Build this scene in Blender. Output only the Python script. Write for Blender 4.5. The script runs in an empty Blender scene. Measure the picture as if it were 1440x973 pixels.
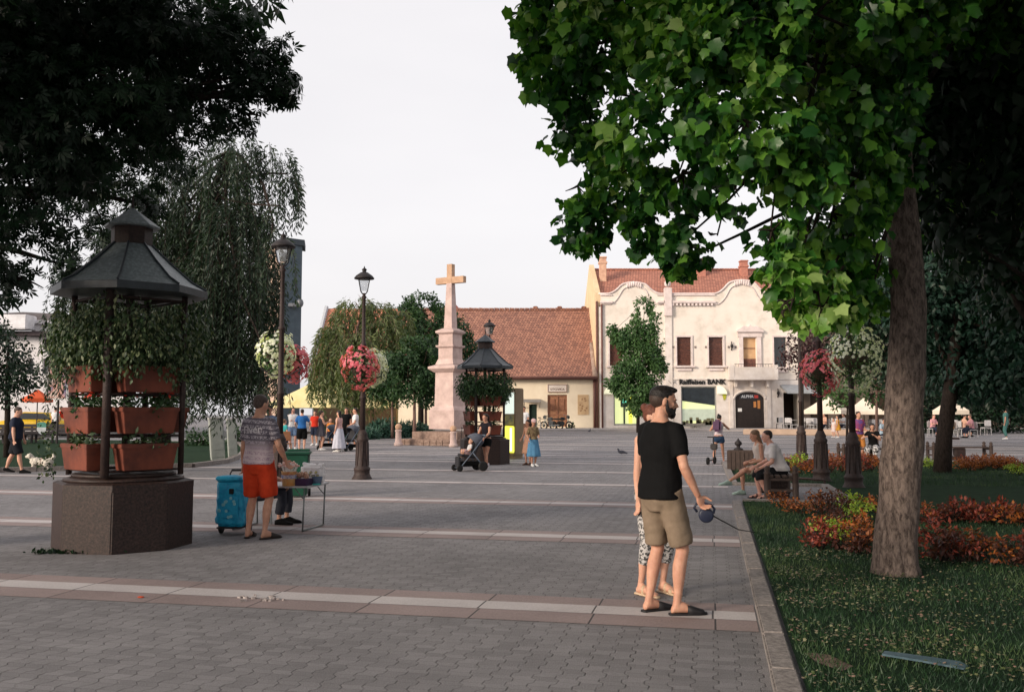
import bpy, bmesh, math, random
import numpy as np
from mathutils import Vector, Matrix, noise, Euler

R = math.radians
random.seed(7); rng = np.random.default_rng(7)
scn = bpy.context.scene
COL = scn.collection

# ------------------------------------------------------------------ camera
F = 1300.0; PITCH = math.atan(95.5 / F)
cam_d = bpy.data.cameras.new('camera'); cam = bpy.data.objects.new('camera', cam_d); COL.objects.link(cam)
cam.location = (0, 0, 1.6); cam.rotation_euler = (R(90) + PITCH, 0, 0)
cam_d.sensor_width = 36; cam_d.lens = F / 1440 * 36; cam_d.clip_start = .05; cam_d.clip_end = 3000
scn.camera = cam

# ------------------------------------------------------------------ world, sun, exposure
SUN_AZ, SUN_EL = R(-126), R(16)          # measured from +Y, clockwise positive: the sun is to the left, a little behind
w = bpy.data.worlds.new("World"); scn.world = w; w.use_nodes = True
nt = w.node_tree; nt.nodes.clear()
out = nt.nodes.new('ShaderNodeOutputWorld'); bg = nt.nodes.new('ShaderNodeBackground')
sky = nt.nodes.new('ShaderNodeTexSky'); sky.sky_type = 'NISHITA'; sky.sun_disc = False
sky.sun_elevation = SUN_EL; sky.sun_rotation = SUN_AZ; sky.dust_density = 4; sky.air_density = 1.0; sky.ozone_density = 1.0
hs = nt.nodes.new('ShaderNodeHueSaturation'); hs.inputs['Saturation'].default_value = .45
mixw = nt.nodes.new('ShaderNodeMix'); mixw.data_type = 'RGBA'; mixw.inputs[0].default_value = .72
mixw.inputs[7].default_value = (6.9, 6.75, 6.85, 1)        # thin bright overcast
nt.links.new(sky.outputs[0], hs.inputs['Color']); nt.links.new(hs.outputs[0], mixw.inputs[6])
tcw = nt.nodes.new('ShaderNodeTexCoord'); mpw = nt.nodes.new('ShaderNodeMapping'); mpw.inputs['Scale'].default_value = (1, 1, 3.2)
nzw = nt.nodes.new('ShaderNodeTexNoise'); nzw.inputs['Scale'].default_value = 2.2; nzw.inputs['Detail'].default_value = 4
rw = nt.nodes.new('ShaderNodeValToRGB'); rw.color_ramp.elements[0].position = .35; rw.color_ramp.elements[1].position = .65
rw.color_ramp.elements[0].color = (.965, .955, .96, 1); rw.color_ramp.elements[1].color = (1.03, 1.015, 1.01, 1)
mw = nt.nodes.new('ShaderNodeMix'); mw.data_type = 'RGBA'; mw.blend_type = 'MULTIPLY'; mw.inputs[0].default_value = 1
nt.links.new(tcw.outputs['Generated'], mpw.inputs[0]); nt.links.new(mpw.outputs[0], nzw.inputs['Vector']); nt.links.new(nzw.outputs['Fac'], rw.inputs[0])
nt.links.new(mixw.outputs[2], mw.inputs[6]); nt.links.new(rw.outputs[0], mw.inputs[7]); nt.links.new(mw.outputs[2], bg.inputs['Color']); bg.inputs['Strength'].default_value = .110
nt.links.new(bg.outputs[0], out.inputs[0])
sd = bpy.data.lights.new('sun', 'SUN'); sun = bpy.data.objects.new('sun', sd); COL.objects.link(sun)
sd.energy = 2.3; sd.angle = R(14); sd.color = (1, .86, .70)
sdir = Vector((math.sin(SUN_AZ) * math.cos(SUN_EL), math.cos(SUN_AZ) * math.cos(SUN_EL), math.sin(SUN_EL)))
sun.rotation_euler = sdir.to_track_quat('Z', 'Y').to_euler(); sun.location = sdir * 60
scn.view_settings.view_transform = 'Standard'; scn.view_settings.look = 'None'
scn.view_settings.exposure = 0.58; scn.view_settings.gamma = 1
scn.render.engine = 'CYCLES'
scn.cycles.max_bounces = 6; scn.cycles.diffuse_bounces = 3; scn.cycles.glossy_bounces = 2
scn.cycles.transmission_bounces = 3; scn.cycles.transparent_max_bounces = 6
scn.cycles.use_denoising = True

# ------------------------------------------------------------------ picture <-> place
def ray(px, py):
    cx = (px - 720) / F; cy = (486.5 - py) / F
    return Vector((cx, math.cos(PITCH) - cy * math.sin(PITCH), math.sin(PITCH) + cy * math.cos(PITCH)))
def at(px, py, Y):
    d = ray(px, py); return Vector((0, 0, 1.6)) + d * (Y / d.y)
def gz(y): return .012 * (min(max(y, 30), 75) - 30)
def G(px, py):
    d = ray(px, py); z = 0
    for _ in range(30):
        t = (z - 1.6) / d.z; z = gz(d.y * t)
    return Vector((d.x * t, d.y * t, z))
def foot(px, Y):
    p = at(px, 582, Y); return Vector((p.x, Y, gz(Y)))
AX = R(12.2); SA, CA = math.sin(AX), math.cos(AX)
def sv(s, v): return (s * CA + v * SA, -s * SA + v * CA)     # plaza axes: s across, v along the kerb

# ------------------------------------------------------------------ materials
MATS = {}
def N(nt, t, **kw):
    n = nt.nodes.new(t)
    for k, v in kw.items(): setattr(n, k, v)
    return n
def mk(name, c1, c2=None, scale=8, rough=.8, bump=0, bscale=40, spec=.3, metal=0, detail=4, emit=None, estr=0, c3=None, trans=0):
    if name in MATS: return MATS[name]
    m = bpy.data.materials.new(name); m.use_nodes = True; nt = m.node_tree; L = nt.links.new
    b = nt.nodes['Principled BSDF']
    b.inputs['Roughness'].default_value = rough; b.inputs['Specular IOR Level'].default_value = spec; b.inputs['Metallic'].default_value = metal
    tc = N(nt, 'ShaderNodeTexCoord')
    if c2 is None: c2 = tuple(x * .72 for x in c1)
    nz = N(nt, 'ShaderNodeTexNoise'); nz.inputs['Scale'].default_value = scale; nz.inputs['Detail'].default_value = detail; nz.inputs['Roughness'].default_value = .65
    L(tc.outputs['Object'], nz.inputs['Vector'])
    r = N(nt, 'ShaderNodeValToRGB'); r.color_ramp.elements[0].position = .33; r.color_ramp.elements[1].position = .67
    r.color_ramp.elements[0].color = (*c2, 1); r.color_ramp.elements[1].color = (*c1, 1)
    if c3: e = r.color_ramp.elements.new(.5); e.color = (*c3, 1)
    L(nz.outputs['Fac'], r.inputs[0]); L(r.outputs[0], b.inputs['Base Color'])
    if bump:
        n2 = N(nt, 'ShaderNodeTexNoise'); n2.inputs['Scale'].default_value = bscale; n2.inputs['Detail'].default_value = 5
        L(tc.outputs['Object'], n2.inputs['Vector'])
        bp = N(nt, 'ShaderNodeBump'); bp.inputs['Strength'].default_value = bump; bp.inputs['Distance'].default_value = .02
        L(n2.outputs['Fac'], bp.inputs['Height']); L(bp.outputs[0], b.inputs['Normal'])
    if emit: b.inputs['Emission Color'].default_value = (*emit, 1); b.inputs['Emission Strength'].default_value = estr
    MATS[name] = m; return m

def leafmat(name, cols, trans=.35, rough=.5):
    """leaf surface: hue varies from leaf to leaf (attribute 'v'); some light passes through"""
    if name in MATS: return MATS[name]
    m = bpy.data.materials.new(name); m.use_nodes = True; nt = m.node_tree; L = nt.links.new
    b = nt.nodes['Principled BSDF']; o = nt.nodes['Material Output']
    b.inputs['Roughness'].default_value = rough; b.inputs['Specular IOR Level'].default_value = .35
    a = N(nt, 'ShaderNodeAttribute'); a.attribute_name = 'v'
    r = N(nt, 'ShaderNodeValToRGB'); el = r.color_ramp.elements
    for i, c in enumerate(cols):
        p = i / (len(cols) - 1)
        e = el[0] if i == 0 else (el[1] if i == 1 else el.new(p))
        e.position = p; e.color = (*c, 1)
    L(a.outputs['Fac'], r.inputs[0]); L(r.outputs[0], b.inputs['Base Color'])
    if trans:
        t = N(nt, 'ShaderNodeBsdfTranslucent'); mx = N(nt, 'ShaderNodeMixShader'); mx.inputs[0].default_value = trans
        g = N(nt, 'ShaderNodeMix'); g.data_type = 'RGBA'; g.blend_type = 'MULTIPLY'; g.inputs[0].default_value = 1
        g.inputs[7].default_value = (1.3, 1.5, .55, 1)
        L(r.outputs[0], g.inputs[6]); L(g.outputs[2], t.inputs['Color'])
        L(b.outputs[0], mx.inputs[1]); L(t.outputs[0], mx.inputs[2]); L(mx.outputs[0], o.inputs['Surface'])
    MATS[name] = m; return m

def math_node(nt, op, a, b=None, c=None):
    n = N(nt, 'ShaderNodeMath', operation=op)
    for i, x in enumerate((a, b, c)):
        if x is None: continue
        if isinstance(x, (int, float)): n.inputs[i].default_value = x
        else: nt.links.new(x, n.inputs[i])
    return n.outputs[0]
def plaza_coords(nt):
    g = N(nt, 'ShaderNodeNewGeometry'); sp = N(nt, 'ShaderNodeSeparateXYZ'); nt.links.new(g.outputs['Position'], sp.inputs[0])
    x, y = sp.outputs[0], sp.outputs[1]; M_ = lambda *a: math_node(nt, *a)
    s = M_('SUBTRACT', M_('MULTIPLY', x, CA), M_('MULTIPLY', y, SA))
    v = M_('ADD', M_('MULTIPLY', x, SA), M_('MULTIPLY', y, CA))
    return g, s, v

def paver_material():
    m = bpy.data.materials.new('interlocking_pavers'); m.use_nodes = True; nt = m.node_tree; L = nt.links.new
    b = nt.nodes['Principled BSDF']; M_ = lambda *a: math_node(nt, *a)
    g, s, v = plaza_coords(nt)
    W, P = .135, .20
    wob = N(nt, 'ShaderNodeTexNoise'); wob.inputs['Scale'].default_value = 3; L(g.outputs['Position'], wob.inputs['Vector'])
    wv = M_('MULTIPLY', M_('SUBTRACT', wob.outputs['Fac'], .5), .025)
    zz = M_('MULTIPLY', M_('SUBTRACT', M_('PINGPONG', M_('ADD', v, wv), P / 2), P / 4), .42)
    # steepened zigzag: steps rather than a smooth saw
    zz = M_('MULTIPLY', M_('MINIMUM', M_('MAXIMUM', M_('MULTIPLY', zz, 2.2), -.015), .015), 1.0)
    s2 = M_('DIVIDE', M_('ADD', M_('ADD', s, zz), wv), W)
    col = M_('FLOOR', s2); fs = M_('SUBTRACT', s2, col)
    ds = M_('MULTIPLY', M_('MINIMUM', fs, M_('SUBTRACT', 1, fs)), W)
    v2 = M_('ADD', M_('DIVIDE', v, P / 2), M_('MULTIPLY', M_('MODULO', M_('ABSOLUTE', col), 2), 1.0))
    v2 = M_('ADD', v2, M_('MULTIPLY', zz, 5))
    row = M_('FLOOR', v2); fv = M_('SUBTRACT', v2, row)
    dv = M_('MULTIPLY', M_('MINIMUM', fv, M_('SUBTRACT', 1, fv)), P / 2)
    def step(d, wdt):
        mr = N(nt, 'ShaderNodeMapRange'); mr.interpolation_type = 'SMOOTHSTEP'
        mr.inputs['From Min'].default_value = wdt * .35; mr.inputs['From Max'].default_value = wdt; L(d, mr.inputs[0]); return mr.outputs[0]
    js = step(ds, .0075); jv = step(dv, .005)
    jn = N(nt, 'ShaderNodeTexNoise'); jn.inputs['Scale'].default_value = 9; jn.inputs['Detail'].default_value = 3; L(g.outputs['Position'], jn.inputs['Vector'])
    jvis = N(nt, 'ShaderNodeMapRange'); jvis.inputs[1].default_value = .38; jvis.inputs[2].default_value = .58; L(jn.outputs['Fac'], jvis.inputs[0])
    js_ = M_('SUBTRACT', 1, M_('MULTIPLY', M_('SUBTRACT', 1, js), M_('ADD', .20, M_('MULTIPLY', jvis.outputs[0], .48))))
    jv_ = M_('SUBTRACT', 1, M_('MULTIPLY', M_('SUBTRACT', 1, jv), .35))
    joint = M_('MULTIPLY', js_, jv_)
    cv = N(nt, 'ShaderNodeCombineXYZ'); L(col, cv.inputs[0]); L(row, cv.inputs[1])
    wn = N(nt, 'ShaderNodeTexWhiteNoise'); L(cv.outputs[0], wn.inputs['Vector'])
    big = N(nt, 'ShaderNodeTexNoise'); big.inputs['Scale'].default_value = .55; big.inputs['Detail'].default_value = 6; big.inputs['Roughness'].default_value = .7; L(g.outputs['Position'], big.inputs['Vector'])
    fine = N(nt, 'ShaderNodeTexNoise'); fine.inputs['Scale'].default_value = 170; fine.inputs['Detail'].default_value = 2; fine.inputs['Roughness'].default_value = .8; L(g.outputs['Position'], fine.inputs['Vector'])
    val = M_('ADD', M_('ADD', M_('MULTIPLY', M_('SUBTRACT', wn.outputs['Value'], .5), .20), M_('MULTIPLY', M_('SUBTRACT', big.outputs['Fac'], .5), .80)),
             M_('MULTIPLY', M_('SUBTRACT', fine.outputs['Fac'], .5), 3.0))
    r = N(nt, 'ShaderNodeValToRGB'); r.color_ramp.elements[0].color = (.078, .073, .076, 1); r.color_ramp.elements[1].color = (.365, .348, .355, 1)
    L(M_('ADD', val, .5), r.inputs[0])
    mx = N(nt, 'ShaderNodeMix'); mx.data_type = 'RGBA'; mx.inputs[6].default_value = (.045, .04, .041, 1)
    L(joint, mx.inputs[0]); L(r.outputs[0], mx.inputs[7]); L(mx.outputs[2], b.inputs['Base Color'])
    b.inputs['Roughness'].default_value = .82; b.inputs['Specular IOR Level'].default_value = .25
    bp = N(nt, 'ShaderNodeBump'); bp.inputs['Strength'].default_value = .7; bp.inputs['Distance'].default_value = .01
    L(M_('ADD', joint, M_('MULTIPLY', fine.outputs['Fac'], .5)), bp.inputs['Height']); L(bp.outputs[0], b.inputs['Normal'])
    return m

def slab_material(name, ca, cb, length=.95, off=0.0):
    m = bpy.data.materials.new(name); m.use_nodes = True; nt = m.node_tree; L = nt.links.new
    b = nt.nodes['Principled BSDF']; M_ = lambda *a: math_node(nt, *a)
    g, s, v = plaza_coords(nt)
    s2 = M_('DIVIDE', M_('ADD', s, off), length); c = M_('FLOOR', s2); f = M_('SUBTRACT', s2, c)
    d = M_('MULTIPLY', M_('MINIMUM', f, M_('SUBTRACT', 1, f)), length)
    mr = N(nt, 'ShaderNodeMapRange'); mr.inputs[1].default_value = .003; mr.inputs[2].default_value = .010; L(d, mr.inputs[0])
    cv = N(nt, 'ShaderNodeCombineXYZ'); L(c, cv.inputs[0]); wn = N(nt, 'ShaderNodeTexWhiteNoise'); L(cv.outputs[0], wn.inputs['Vector'])
    fine = N(nt, 'ShaderNodeTexNoise'); fine.inputs['Scale'].default_value = 90; fine.inputs['Detail'].default_value = 3; L(g.outputs['Position'], fine.inputs['Vector'])
    big = N(nt, 'ShaderNodeTexNoise'); big.inputs['Scale'].default_value = 1.6; big.inputs['Detail'].default_value = 6; L(g.outputs['Position'], big.inputs['Vector'])
    val = M_('ADD', M_('ADD', M_('MULTIPLY', wn.outputs['Value'], .25), M_('MULTIPLY', M_('SUBTRACT', fine.outputs['Fac'], .5), 1.2)), M_('MULTIPLY', big.outputs['Fac'], .75))
    r = N(nt, 'ShaderNodeValToRGB'); r.color_ramp.elements[0].color = (*cb, 1); r.color_ramp.elements[1].color = (*ca, 1); L(val, r.inputs[0])
    mx = N(nt, 'ShaderNodeMix'); mx.data_type = 'RGBA'; mx.inputs[6].default_value = (.04, .035, .035, 1)
    L(mr.outputs[0], mx.inputs[0]); L(r.outputs[0], mx.inputs[7]); L(mx.outputs[2], b.inputs['Base Color'])
    b.inputs['Roughness'].default_value = .8
    bp = N(nt, 'ShaderNodeBump'); bp.inputs['Strength'].default_value = .5; bp.inputs['Distance'].default_value = .008
    L(M_('ADD', mr.outputs[0], M_('MULTIPLY', fine.outputs['Fac'], .4)), bp.inputs['Height']); L(bp.outputs[0], b.inputs['Normal'])
    return m

def tile_material(name, c1, c2, c3, tw=.22, th=.2):
    """roof tiles in rows; object coordinates x and y-z along the slope"""
    m = bpy.data.materials.new(name); m.use_nodes = True; nt = m.node_tree; L = nt.links.new
    b = nt.nodes['Principled BSDF']; M_ = lambda *a: math_node(nt, *a)
    g = N(nt, 'ShaderNodeNewGeometry'); sp = N(nt, 'ShaderNodeSeparateXYZ'); L(g.outputs['Position'], sp.inputs[0])
    cv = N(nt, 'ShaderNodeCombineXYZ'); L(M_('ADD', sp.outputs[0], M_('MULTIPLY', sp.outputs[1], .2)), cv.inputs[0]); L(M_('MULTIPLY', sp.outputs[2], 1.25), cv.inputs[1])
    br = N(nt, 'ShaderNodeTexBrick'); br.inputs['Scale'].default_value = 1; br.inputs['Brick Width'].default_value = tw; br.inputs['Row Height'].default_value = th
    br.inputs['Mortar Size'].default_value = .02; br.inputs['Color1'].default_value = (0, 0, 0, 1); br.inputs['Color2'].default_value = (1, 1, 1, 1); br.inputs['Mortar'].default_value = (.1, .1, .1, 1)
    br.inputs['Bias'].default_value = 0; L(cv.outputs[0], br.inputs['Vector'])
    nz = N(nt, 'ShaderNodeTexNoise'); nz.inputs['Scale'].default_value = .8; nz.inputs['Detail'].default_value = 8; nz.inputs['Roughness'].default_value = .75; L(g.outputs['Position'], nz.inputs['Vector'])
    r = N(nt, 'ShaderNodeValToRGB'); e = r.color_ramp.elements; e[0].color = (*c2, 1); e[1].color = (*c1, 1); e[0].position = .2; e[1].position = .8
    q = e.new(.5); q.color = (*c3, 1)
    bw = N(nt, 'ShaderNodeRGBToBW'); L(br.outputs['Color'], bw.inputs[0])
    L(M_('ADD', M_('MULTIPLY', bw.outputs[0], .45), M_('MULTIPLY', nz.outputs['Fac'], .62)), r.inputs[0])
    mx = N(nt, 'ShaderNodeMix'); mx.data_type = 'RGBA'; mx.inputs[7].default_value = (*[x * .35 for x in c2], 1)
    L(M_('MULTIPLY', br.outputs['Fac'], .75), mx.inputs[0]); L(r.outputs[0], mx.inputs[6]); L(mx.outputs[2], b.inputs['Base Color'])
    bp = N(nt, 'ShaderNodeBump'); bp.inputs['Strength'].default_value = .6; bp.inputs['Distance'].default_value = .04; bp.invert = True
    L(br.outputs['Fac'], bp.inputs['Height']); L(bp.outputs[0], b.inputs['Normal']); b.inputs['Roughness'].default_value = .85
    return m

def bark_material(name, c1, c2, sc=14):
    m = bpy.data.materials.new(name); m.use_nodes = True; nt = m.node_tree; L = nt.links.new
    b = nt.nodes['Principled BSDF']; tc = N(nt, 'ShaderNodeTexCoord'); mp = N(nt, 'ShaderNodeMapping'); mp.inputs['Scale'].default_value = (1, 1, .38)
    L(tc.outputs['Object'], mp.inputs[0])
    vo = N(nt, 'ShaderNodeTexNoise'); vo.inputs['Scale'].default_value = sc * 2; vo.inputs['Detail'].default_value = 8; vo.inputs['Roughness'].default_value = .72; vo.inputs['Distortion'].default_value = .4
    L(mp.outputs[0], vo.inputs[0])
    r = N(nt, 'ShaderNodeValToRGB'); r.color_ramp.elements[0].position = .38; r.color_ramp.elements[1].position = .62
    r.color_ramp.elements[0].color = (*c2, 1); r.color_ramp.elements[1].color = (*c1, 1)
    L(vo.outputs['Fac'], r.inputs[0]); L(r.outputs[0], b.inputs['Base Color'])
    bp = N(nt, 'ShaderNodeBump'); bp.inputs['Strength'].default_value = .9; bp.inputs['Distance'].default_value = .03
    L(vo.outputs['Fac'], bp.inputs['Height']); L(bp.outputs[0], b.inputs['Normal']); b.inputs['Roughness'].default_value = .95
    b.inputs['Specular IOR Level'].default_value = .1
    MATS[name] = m; return m

# ------------------------------------------------------------------ mesh helpers
def obj(name, bm, mat, parent=None, smooth=False, bevel=0):
    me = bpy.data.meshes.new(name)
    bm.normal_update(); bm.to_mesh(me); bm.free()
    o = bpy.data.objects.new(name, me); COL.objects.link(o)
    for mm in (mat if isinstance(mat, (list, tuple)) else [mat]): me.materials.append(mm)
    if smooth: me.polygons.foreach_set('use_smooth', [True] * len(me.polygons))
    if parent: o.parent = parent
    return o
def thing(name, label, cat, loc=(0, 0, 0), rz=0, group=None):
    o = bpy.data.objects.new(name, None); COL.objects.link(o); o.empty_display_size = .1
    o.location = loc; o.rotation_euler = (0, 0, rz); o['label'] = label; o['category'] = cat
    if group: o['group'] = group
    return o
def tag(o, label=None, cat=None, group=None, kind=None):
    if label: o['label'] = label
    if cat: o['category'] = cat
    if group: o['group'] = group
    if kind: o['kind'] = kind
    return o
def dup(root, loc, rz=None, label=None, group=None):
    r = root.copy(); COL.objects.link(r); r.location = loc
    if rz is not None: r.rotation_euler = (0, 0, rz)
    if label: r['label'] = label
    if group: r['group'] = group
    for ch in list(root.children):
        c = ch.copy(); COL.objects.link(c); c.parent = r
        for g in list(ch.children):
            d = g.copy(); COL.objects.link(d); d.parent = c
    return r
BM = bmesh.new
def box(bm, c, s, rz=0, bev=0, rot=None, taper=None):
    r = bmesh.ops.create_cube(bm, size=1); vs = r['verts']
    if taper:
        for v in vs:
            if v.co.z < 0: v.co.x *= taper; v.co.y *= taper
    Mx = Matrix.Translation(Vector(c)) @ (rot.to_4x4() if rot else Matrix.Rotation(rz, 4, 'Z')) @ Matrix.Diagonal((*s, 1))
    bmesh.ops.transform(bm, matrix=Mx, verts=vs)
    if bev:
        es = list({e for v in vs for e in v.link_edges})
        bmesh.ops.bevel(bm, geom=es, offset=bev, segments=2, affect='EDGES', clamp_overlap=True)
def frame_ring(p, t, up=None):
    t = t.normalized(); a = Vector((0, 0, 1)) if abs(t.z) < .9 else Vector((0, 1, 0))
    if up is not None: a = up
    x = a.cross(t).normalized(); y = t.cross(x).normalized(); return x, y
def tube(bm, pts, rad, n=10, cap=True):
    pts = [Vector(p) for p in pts]
    if not hasattr(rad, '__len__'): rad = [rad] * len(pts)
    rings = []; x = None
    for i, p in enumerate(pts):
        t = (pts[min(i + 1, len(pts) - 1)] - pts[max(i - 1, 0)])
        if t.length < 1e-9: t = Vector((0, 0, 1))
        t.normalize()
        if x is None: x, y = frame_ring(p, t)
        else:
            x = (x - t * x.dot(t)).normalized(); y = t.cross(x)
        r = rad[i]
        rings.append([bm.verts.new(p + (x * math.cos(a) + y * math.sin(a)) * r) for a in (2 * math.pi * k / n for k in range(n))])
    for A, B in zip(rings, rings[1:]):
        for k in range(n): bm.faces.new((A[k], A[(k + 1) % n], B[(k + 1) % n], B[k]))
    if cap:
        bm.faces.new(rings[0][::-1]); bm.faces.new(rings[-1])
    return rings
def lathe(bm, prof, n=16, c=(0, 0, 0), rot=0, cap=True):
    c = Vector(c); rings = []
    for r, z in prof:
        rings.append([bm.verts.new(c + Vector((max(r, 1e-4) * math.cos(rot + 2 * math.pi * k / n), max(r, 1e-4) * math.sin(rot + 2 * math.pi * k / n), z))) for k in range(n)])
    for A, B in zip(rings, rings[1:]):
        for k in range(n): bm.faces.new((A[k], A[(k + 1) % n], B[(k + 1) % n], B[k]))
    if cap: bm.faces.new(rings[0][::-1]); bm.faces.new(rings[-1])
def ell(bm, c, r, M=None, sub=2):
    q = bmesh.ops.create_icosphere(bm, subdivisions=sub, radius=1)
    Mx = Matrix.Translation(Vector(c)) @ Matrix.Diagonal((*r, 1)) if not hasattr(r, 'to_4x4') else r
    if M is not None: Mx = M @ Mx
    bmesh.ops.transform(bm, matrix=Mx, verts=q['verts'])
def prism(bm, poly, y0, y1):
    """polygon in (x,z) extruded from y0 to y1"""
    A = [bm.verts.new((x, y0, z)) for x, z in poly]; B = [bm.verts.new((x, y1, z)) for x, z in poly]
    n = len(poly); bm.faces.new(A); bm.faces.new(B[::-1])
    for k in range(n): bm.faces.new((A[k], B[k], B[(k + 1) % n], A[(k + 1) % n]))
    bmesh.ops.recalc_face_normals(bm, faces=bm.faces[:])
def flat(bm, poly, z0, z1):
    A = [bm.verts.new((x, y, z0)) for x, y in poly]; B = [bm.verts.new((x, y, z1)) for x, y in poly]
    n = len(poly); bm.faces.new(A[::-1]); bm.faces.new(B)
    for k in range(n): bm.faces.new((A[k], A[(k + 1) % n], B[(k + 1) % n], B[k]))
def sheet(bm, poly, dz, thick=0):
    vs = [bm.verts.new((x, y, 0)) for x, y in poly]; bm.faces.new(vs)
def drape(bm, dz):
    for yy in (30, 75): bmesh.ops.bisect_plane(bm, geom=bm.verts[:] + bm.edges[:] + bm.faces[:], plane_co=(0, yy, 0), plane_no=(0, 1, 0))
    for v in bm.verts: v.co.z = v.co.z + gz(v.co.y) + dz
    bm.normal_update()
    for f in bm.faces:
        if f.normal.z < 0: f.normal_flip()
def text(body, size, loc, mat, parent=None, name='lettering', ext=.01, rot=(R(90), 0, 0), bold=0, sx=1):
    c = bpy.data.curves.new(name, 'FONT'); c.body = body; c.size = size; c.extrude = ext; c.align_x = 'CENTER'; c.align_y = 'CENTER'; c.offset = bold; c.resolution_u = 2
    t = bpy.data.objects.new(name, c); COL.objects.link(t); bpy.context.view_layer.update()
    me = bpy.data.meshes.new_from_object(t.evaluated_get(bpy.context.evaluated_depsgraph_get())); bpy.data.objects.remove(t)
    me.transform(Matrix.Translation(Vector(loc)) @ Euler(rot).to_matrix().to_4x4() @ Matrix.Diagonal((sx, 1, 1, 1)))
    me.materials.clear(); me.materials.append(mat)
    o = bpy.data.objects.new(name, me); COL.objects.link(o); o.parent = parent; return o
def explode(o):
    """one object per connected piece of a part whose pieces are separate things to see"""
    me = o.data; n = len(me.vertices); par = list(range(n))
    def f(i):
        while par[i] != i: par[i] = par[par[i]]; i = par[i]
        return i
    for e in me.edges: par[f(e.vertices[0])] = f(e.vertices[1])
    groups = {}
    for p in me.polygons: groups.setdefault(f(p.vertices[0]), []).append(p)
    name = me.name
    for g in groups.values():
        idx = {}; vs = []; fs = []
        for p in g:
            fs.append([idx.setdefault(v, len(idx)) for v in p.vertices])
        inv = sorted(idx, key=idx.get); m2 = bpy.data.meshes.new(name); m2.from_pydata([me.vertices[v].co for v in inv], [], fs)
        for m_ in me.materials: m2.materials.append(m_)
        q = bpy.data.objects.new(name, m2); COL.objects.link(q); q.parent = o.parent; q.location = o.location
    bpy.data.objects.remove(o)
def remeshed(name, bm, mat, voxel, parent, smooth=3, wr=0, wscale=6, k=1.0, head=None):
    me = bpy.data.meshes.new(name); bmesh.ops.recalc_face_normals(bm, faces=bm.faces[:]); bm.to_mesh(me); bm.free()
    t = bpy.data.objects.new(name, me); COL.objects.link(t)
    m = t.modifiers.new('r', 'REMESH'); m.mode = 'VOXEL'; m.voxel_size = voxel; m.use_smooth_shade = True
    if smooth: s = t.modifiers.new('s', 'SMOOTH'); s.factor = .5; s.iterations = smooth
    bpy.context.view_layer.update()
    m2 = bpy.data.meshes.new_from_object(t.evaluated_get(bpy.context.evaluated_depsgraph_get()))
    bpy.data.objects.remove(t); bpy.data.meshes.remove(me)
    if wr:
        for v in m2.vertices:
            p = v.co; d = noise.noise(Vector((p.x * wscale, p.y * wscale, p.z * wscale * 1.6))) + .5 * noise.noise(p * wscale * 2.7)
            v.co = p + v.normal * (d * wr + wr * .5)
    if k != 1: m2.transform(Matrix.Scale(k, 4))
    m2.name = name; m2.materials.clear(); m2.materials.append(mat)
    m2.polygons.foreach_set('use_smooth', [True] * len(m2.polygons))
    o = bpy.data.objects.new(name, m2); COL.objects.link(o); o.parent = parent
    return o

# ------------------------------------------------------------------ foliage
def maple_leaf():
    pts = [(0, 0), (.20, .01), (.46, .11), (.41, .31), (.55, .58), (.33, .66), (.19, .82), (0, 1.0), (-.19, .82), (-.33, .66), (-.55, .58), (-.41, .31), (-.46, .11), (-.20, .01)]
    v = [(0, .38, .0)] + [(x * .92, y, .30 * abs(x) - .35 * x * x - .30 * (y - .4) ** 2) for x, y in pts]
    f = [(0, i, i + 1) for i in range(1, len(pts))] + [(0, len(pts), 1)]
    return np.array(v, float), f
def simple_leaf():
    v = [(0, 0, 0), (.28, .45, -.06), (0, 1, -.1), (-.28, .45, -.06), (0, .45, .05)]
    return np.array(v, float), [(0, 1, 4), (1, 2, 4), (2, 3, 4), (3, 0, 4)]
def spray_leaf():
    """a twig tip with five leaflets"""
    v = []; f = []
    for a, l in ((-70, .6), (-35, .8), (0, 1), (35, .8), (70, .6)):
        c, s = math.cos(R(a)), math.sin(R(a)); i = len(v)
        for x, y, z in ((0, .1, 0), (.13, .55, -.03), (0, 1, -.12), (-.13, .55, -.03)):
            x *= l * 1.1; y *= l; v.append((x * c + y * s, -x * s + y * c, z))
        f.append((i, i + 1, i + 2, i + 3))
    return np.array(v, float), f
def narrow_leaf():
    v = [(0, 0, 0), (.12, .45, 0), (0, 1, 0), (-.12, .45, 0)]
    return np.array(v, float), [(0, 1, 2, 3)]
def flower_tpl():
    v = [(0, 0, .12)]
    for k in range(10):
        r = .5 if k % 2 == 0 else .33; v.append((r * math.cos(k * math.pi / 5), r * math.sin(k * math.pi / 5), 0))
    return np.array(v, float), [(0, 1 + k, 1 + (k + 1) % 10) for k in range(10)]

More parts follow.
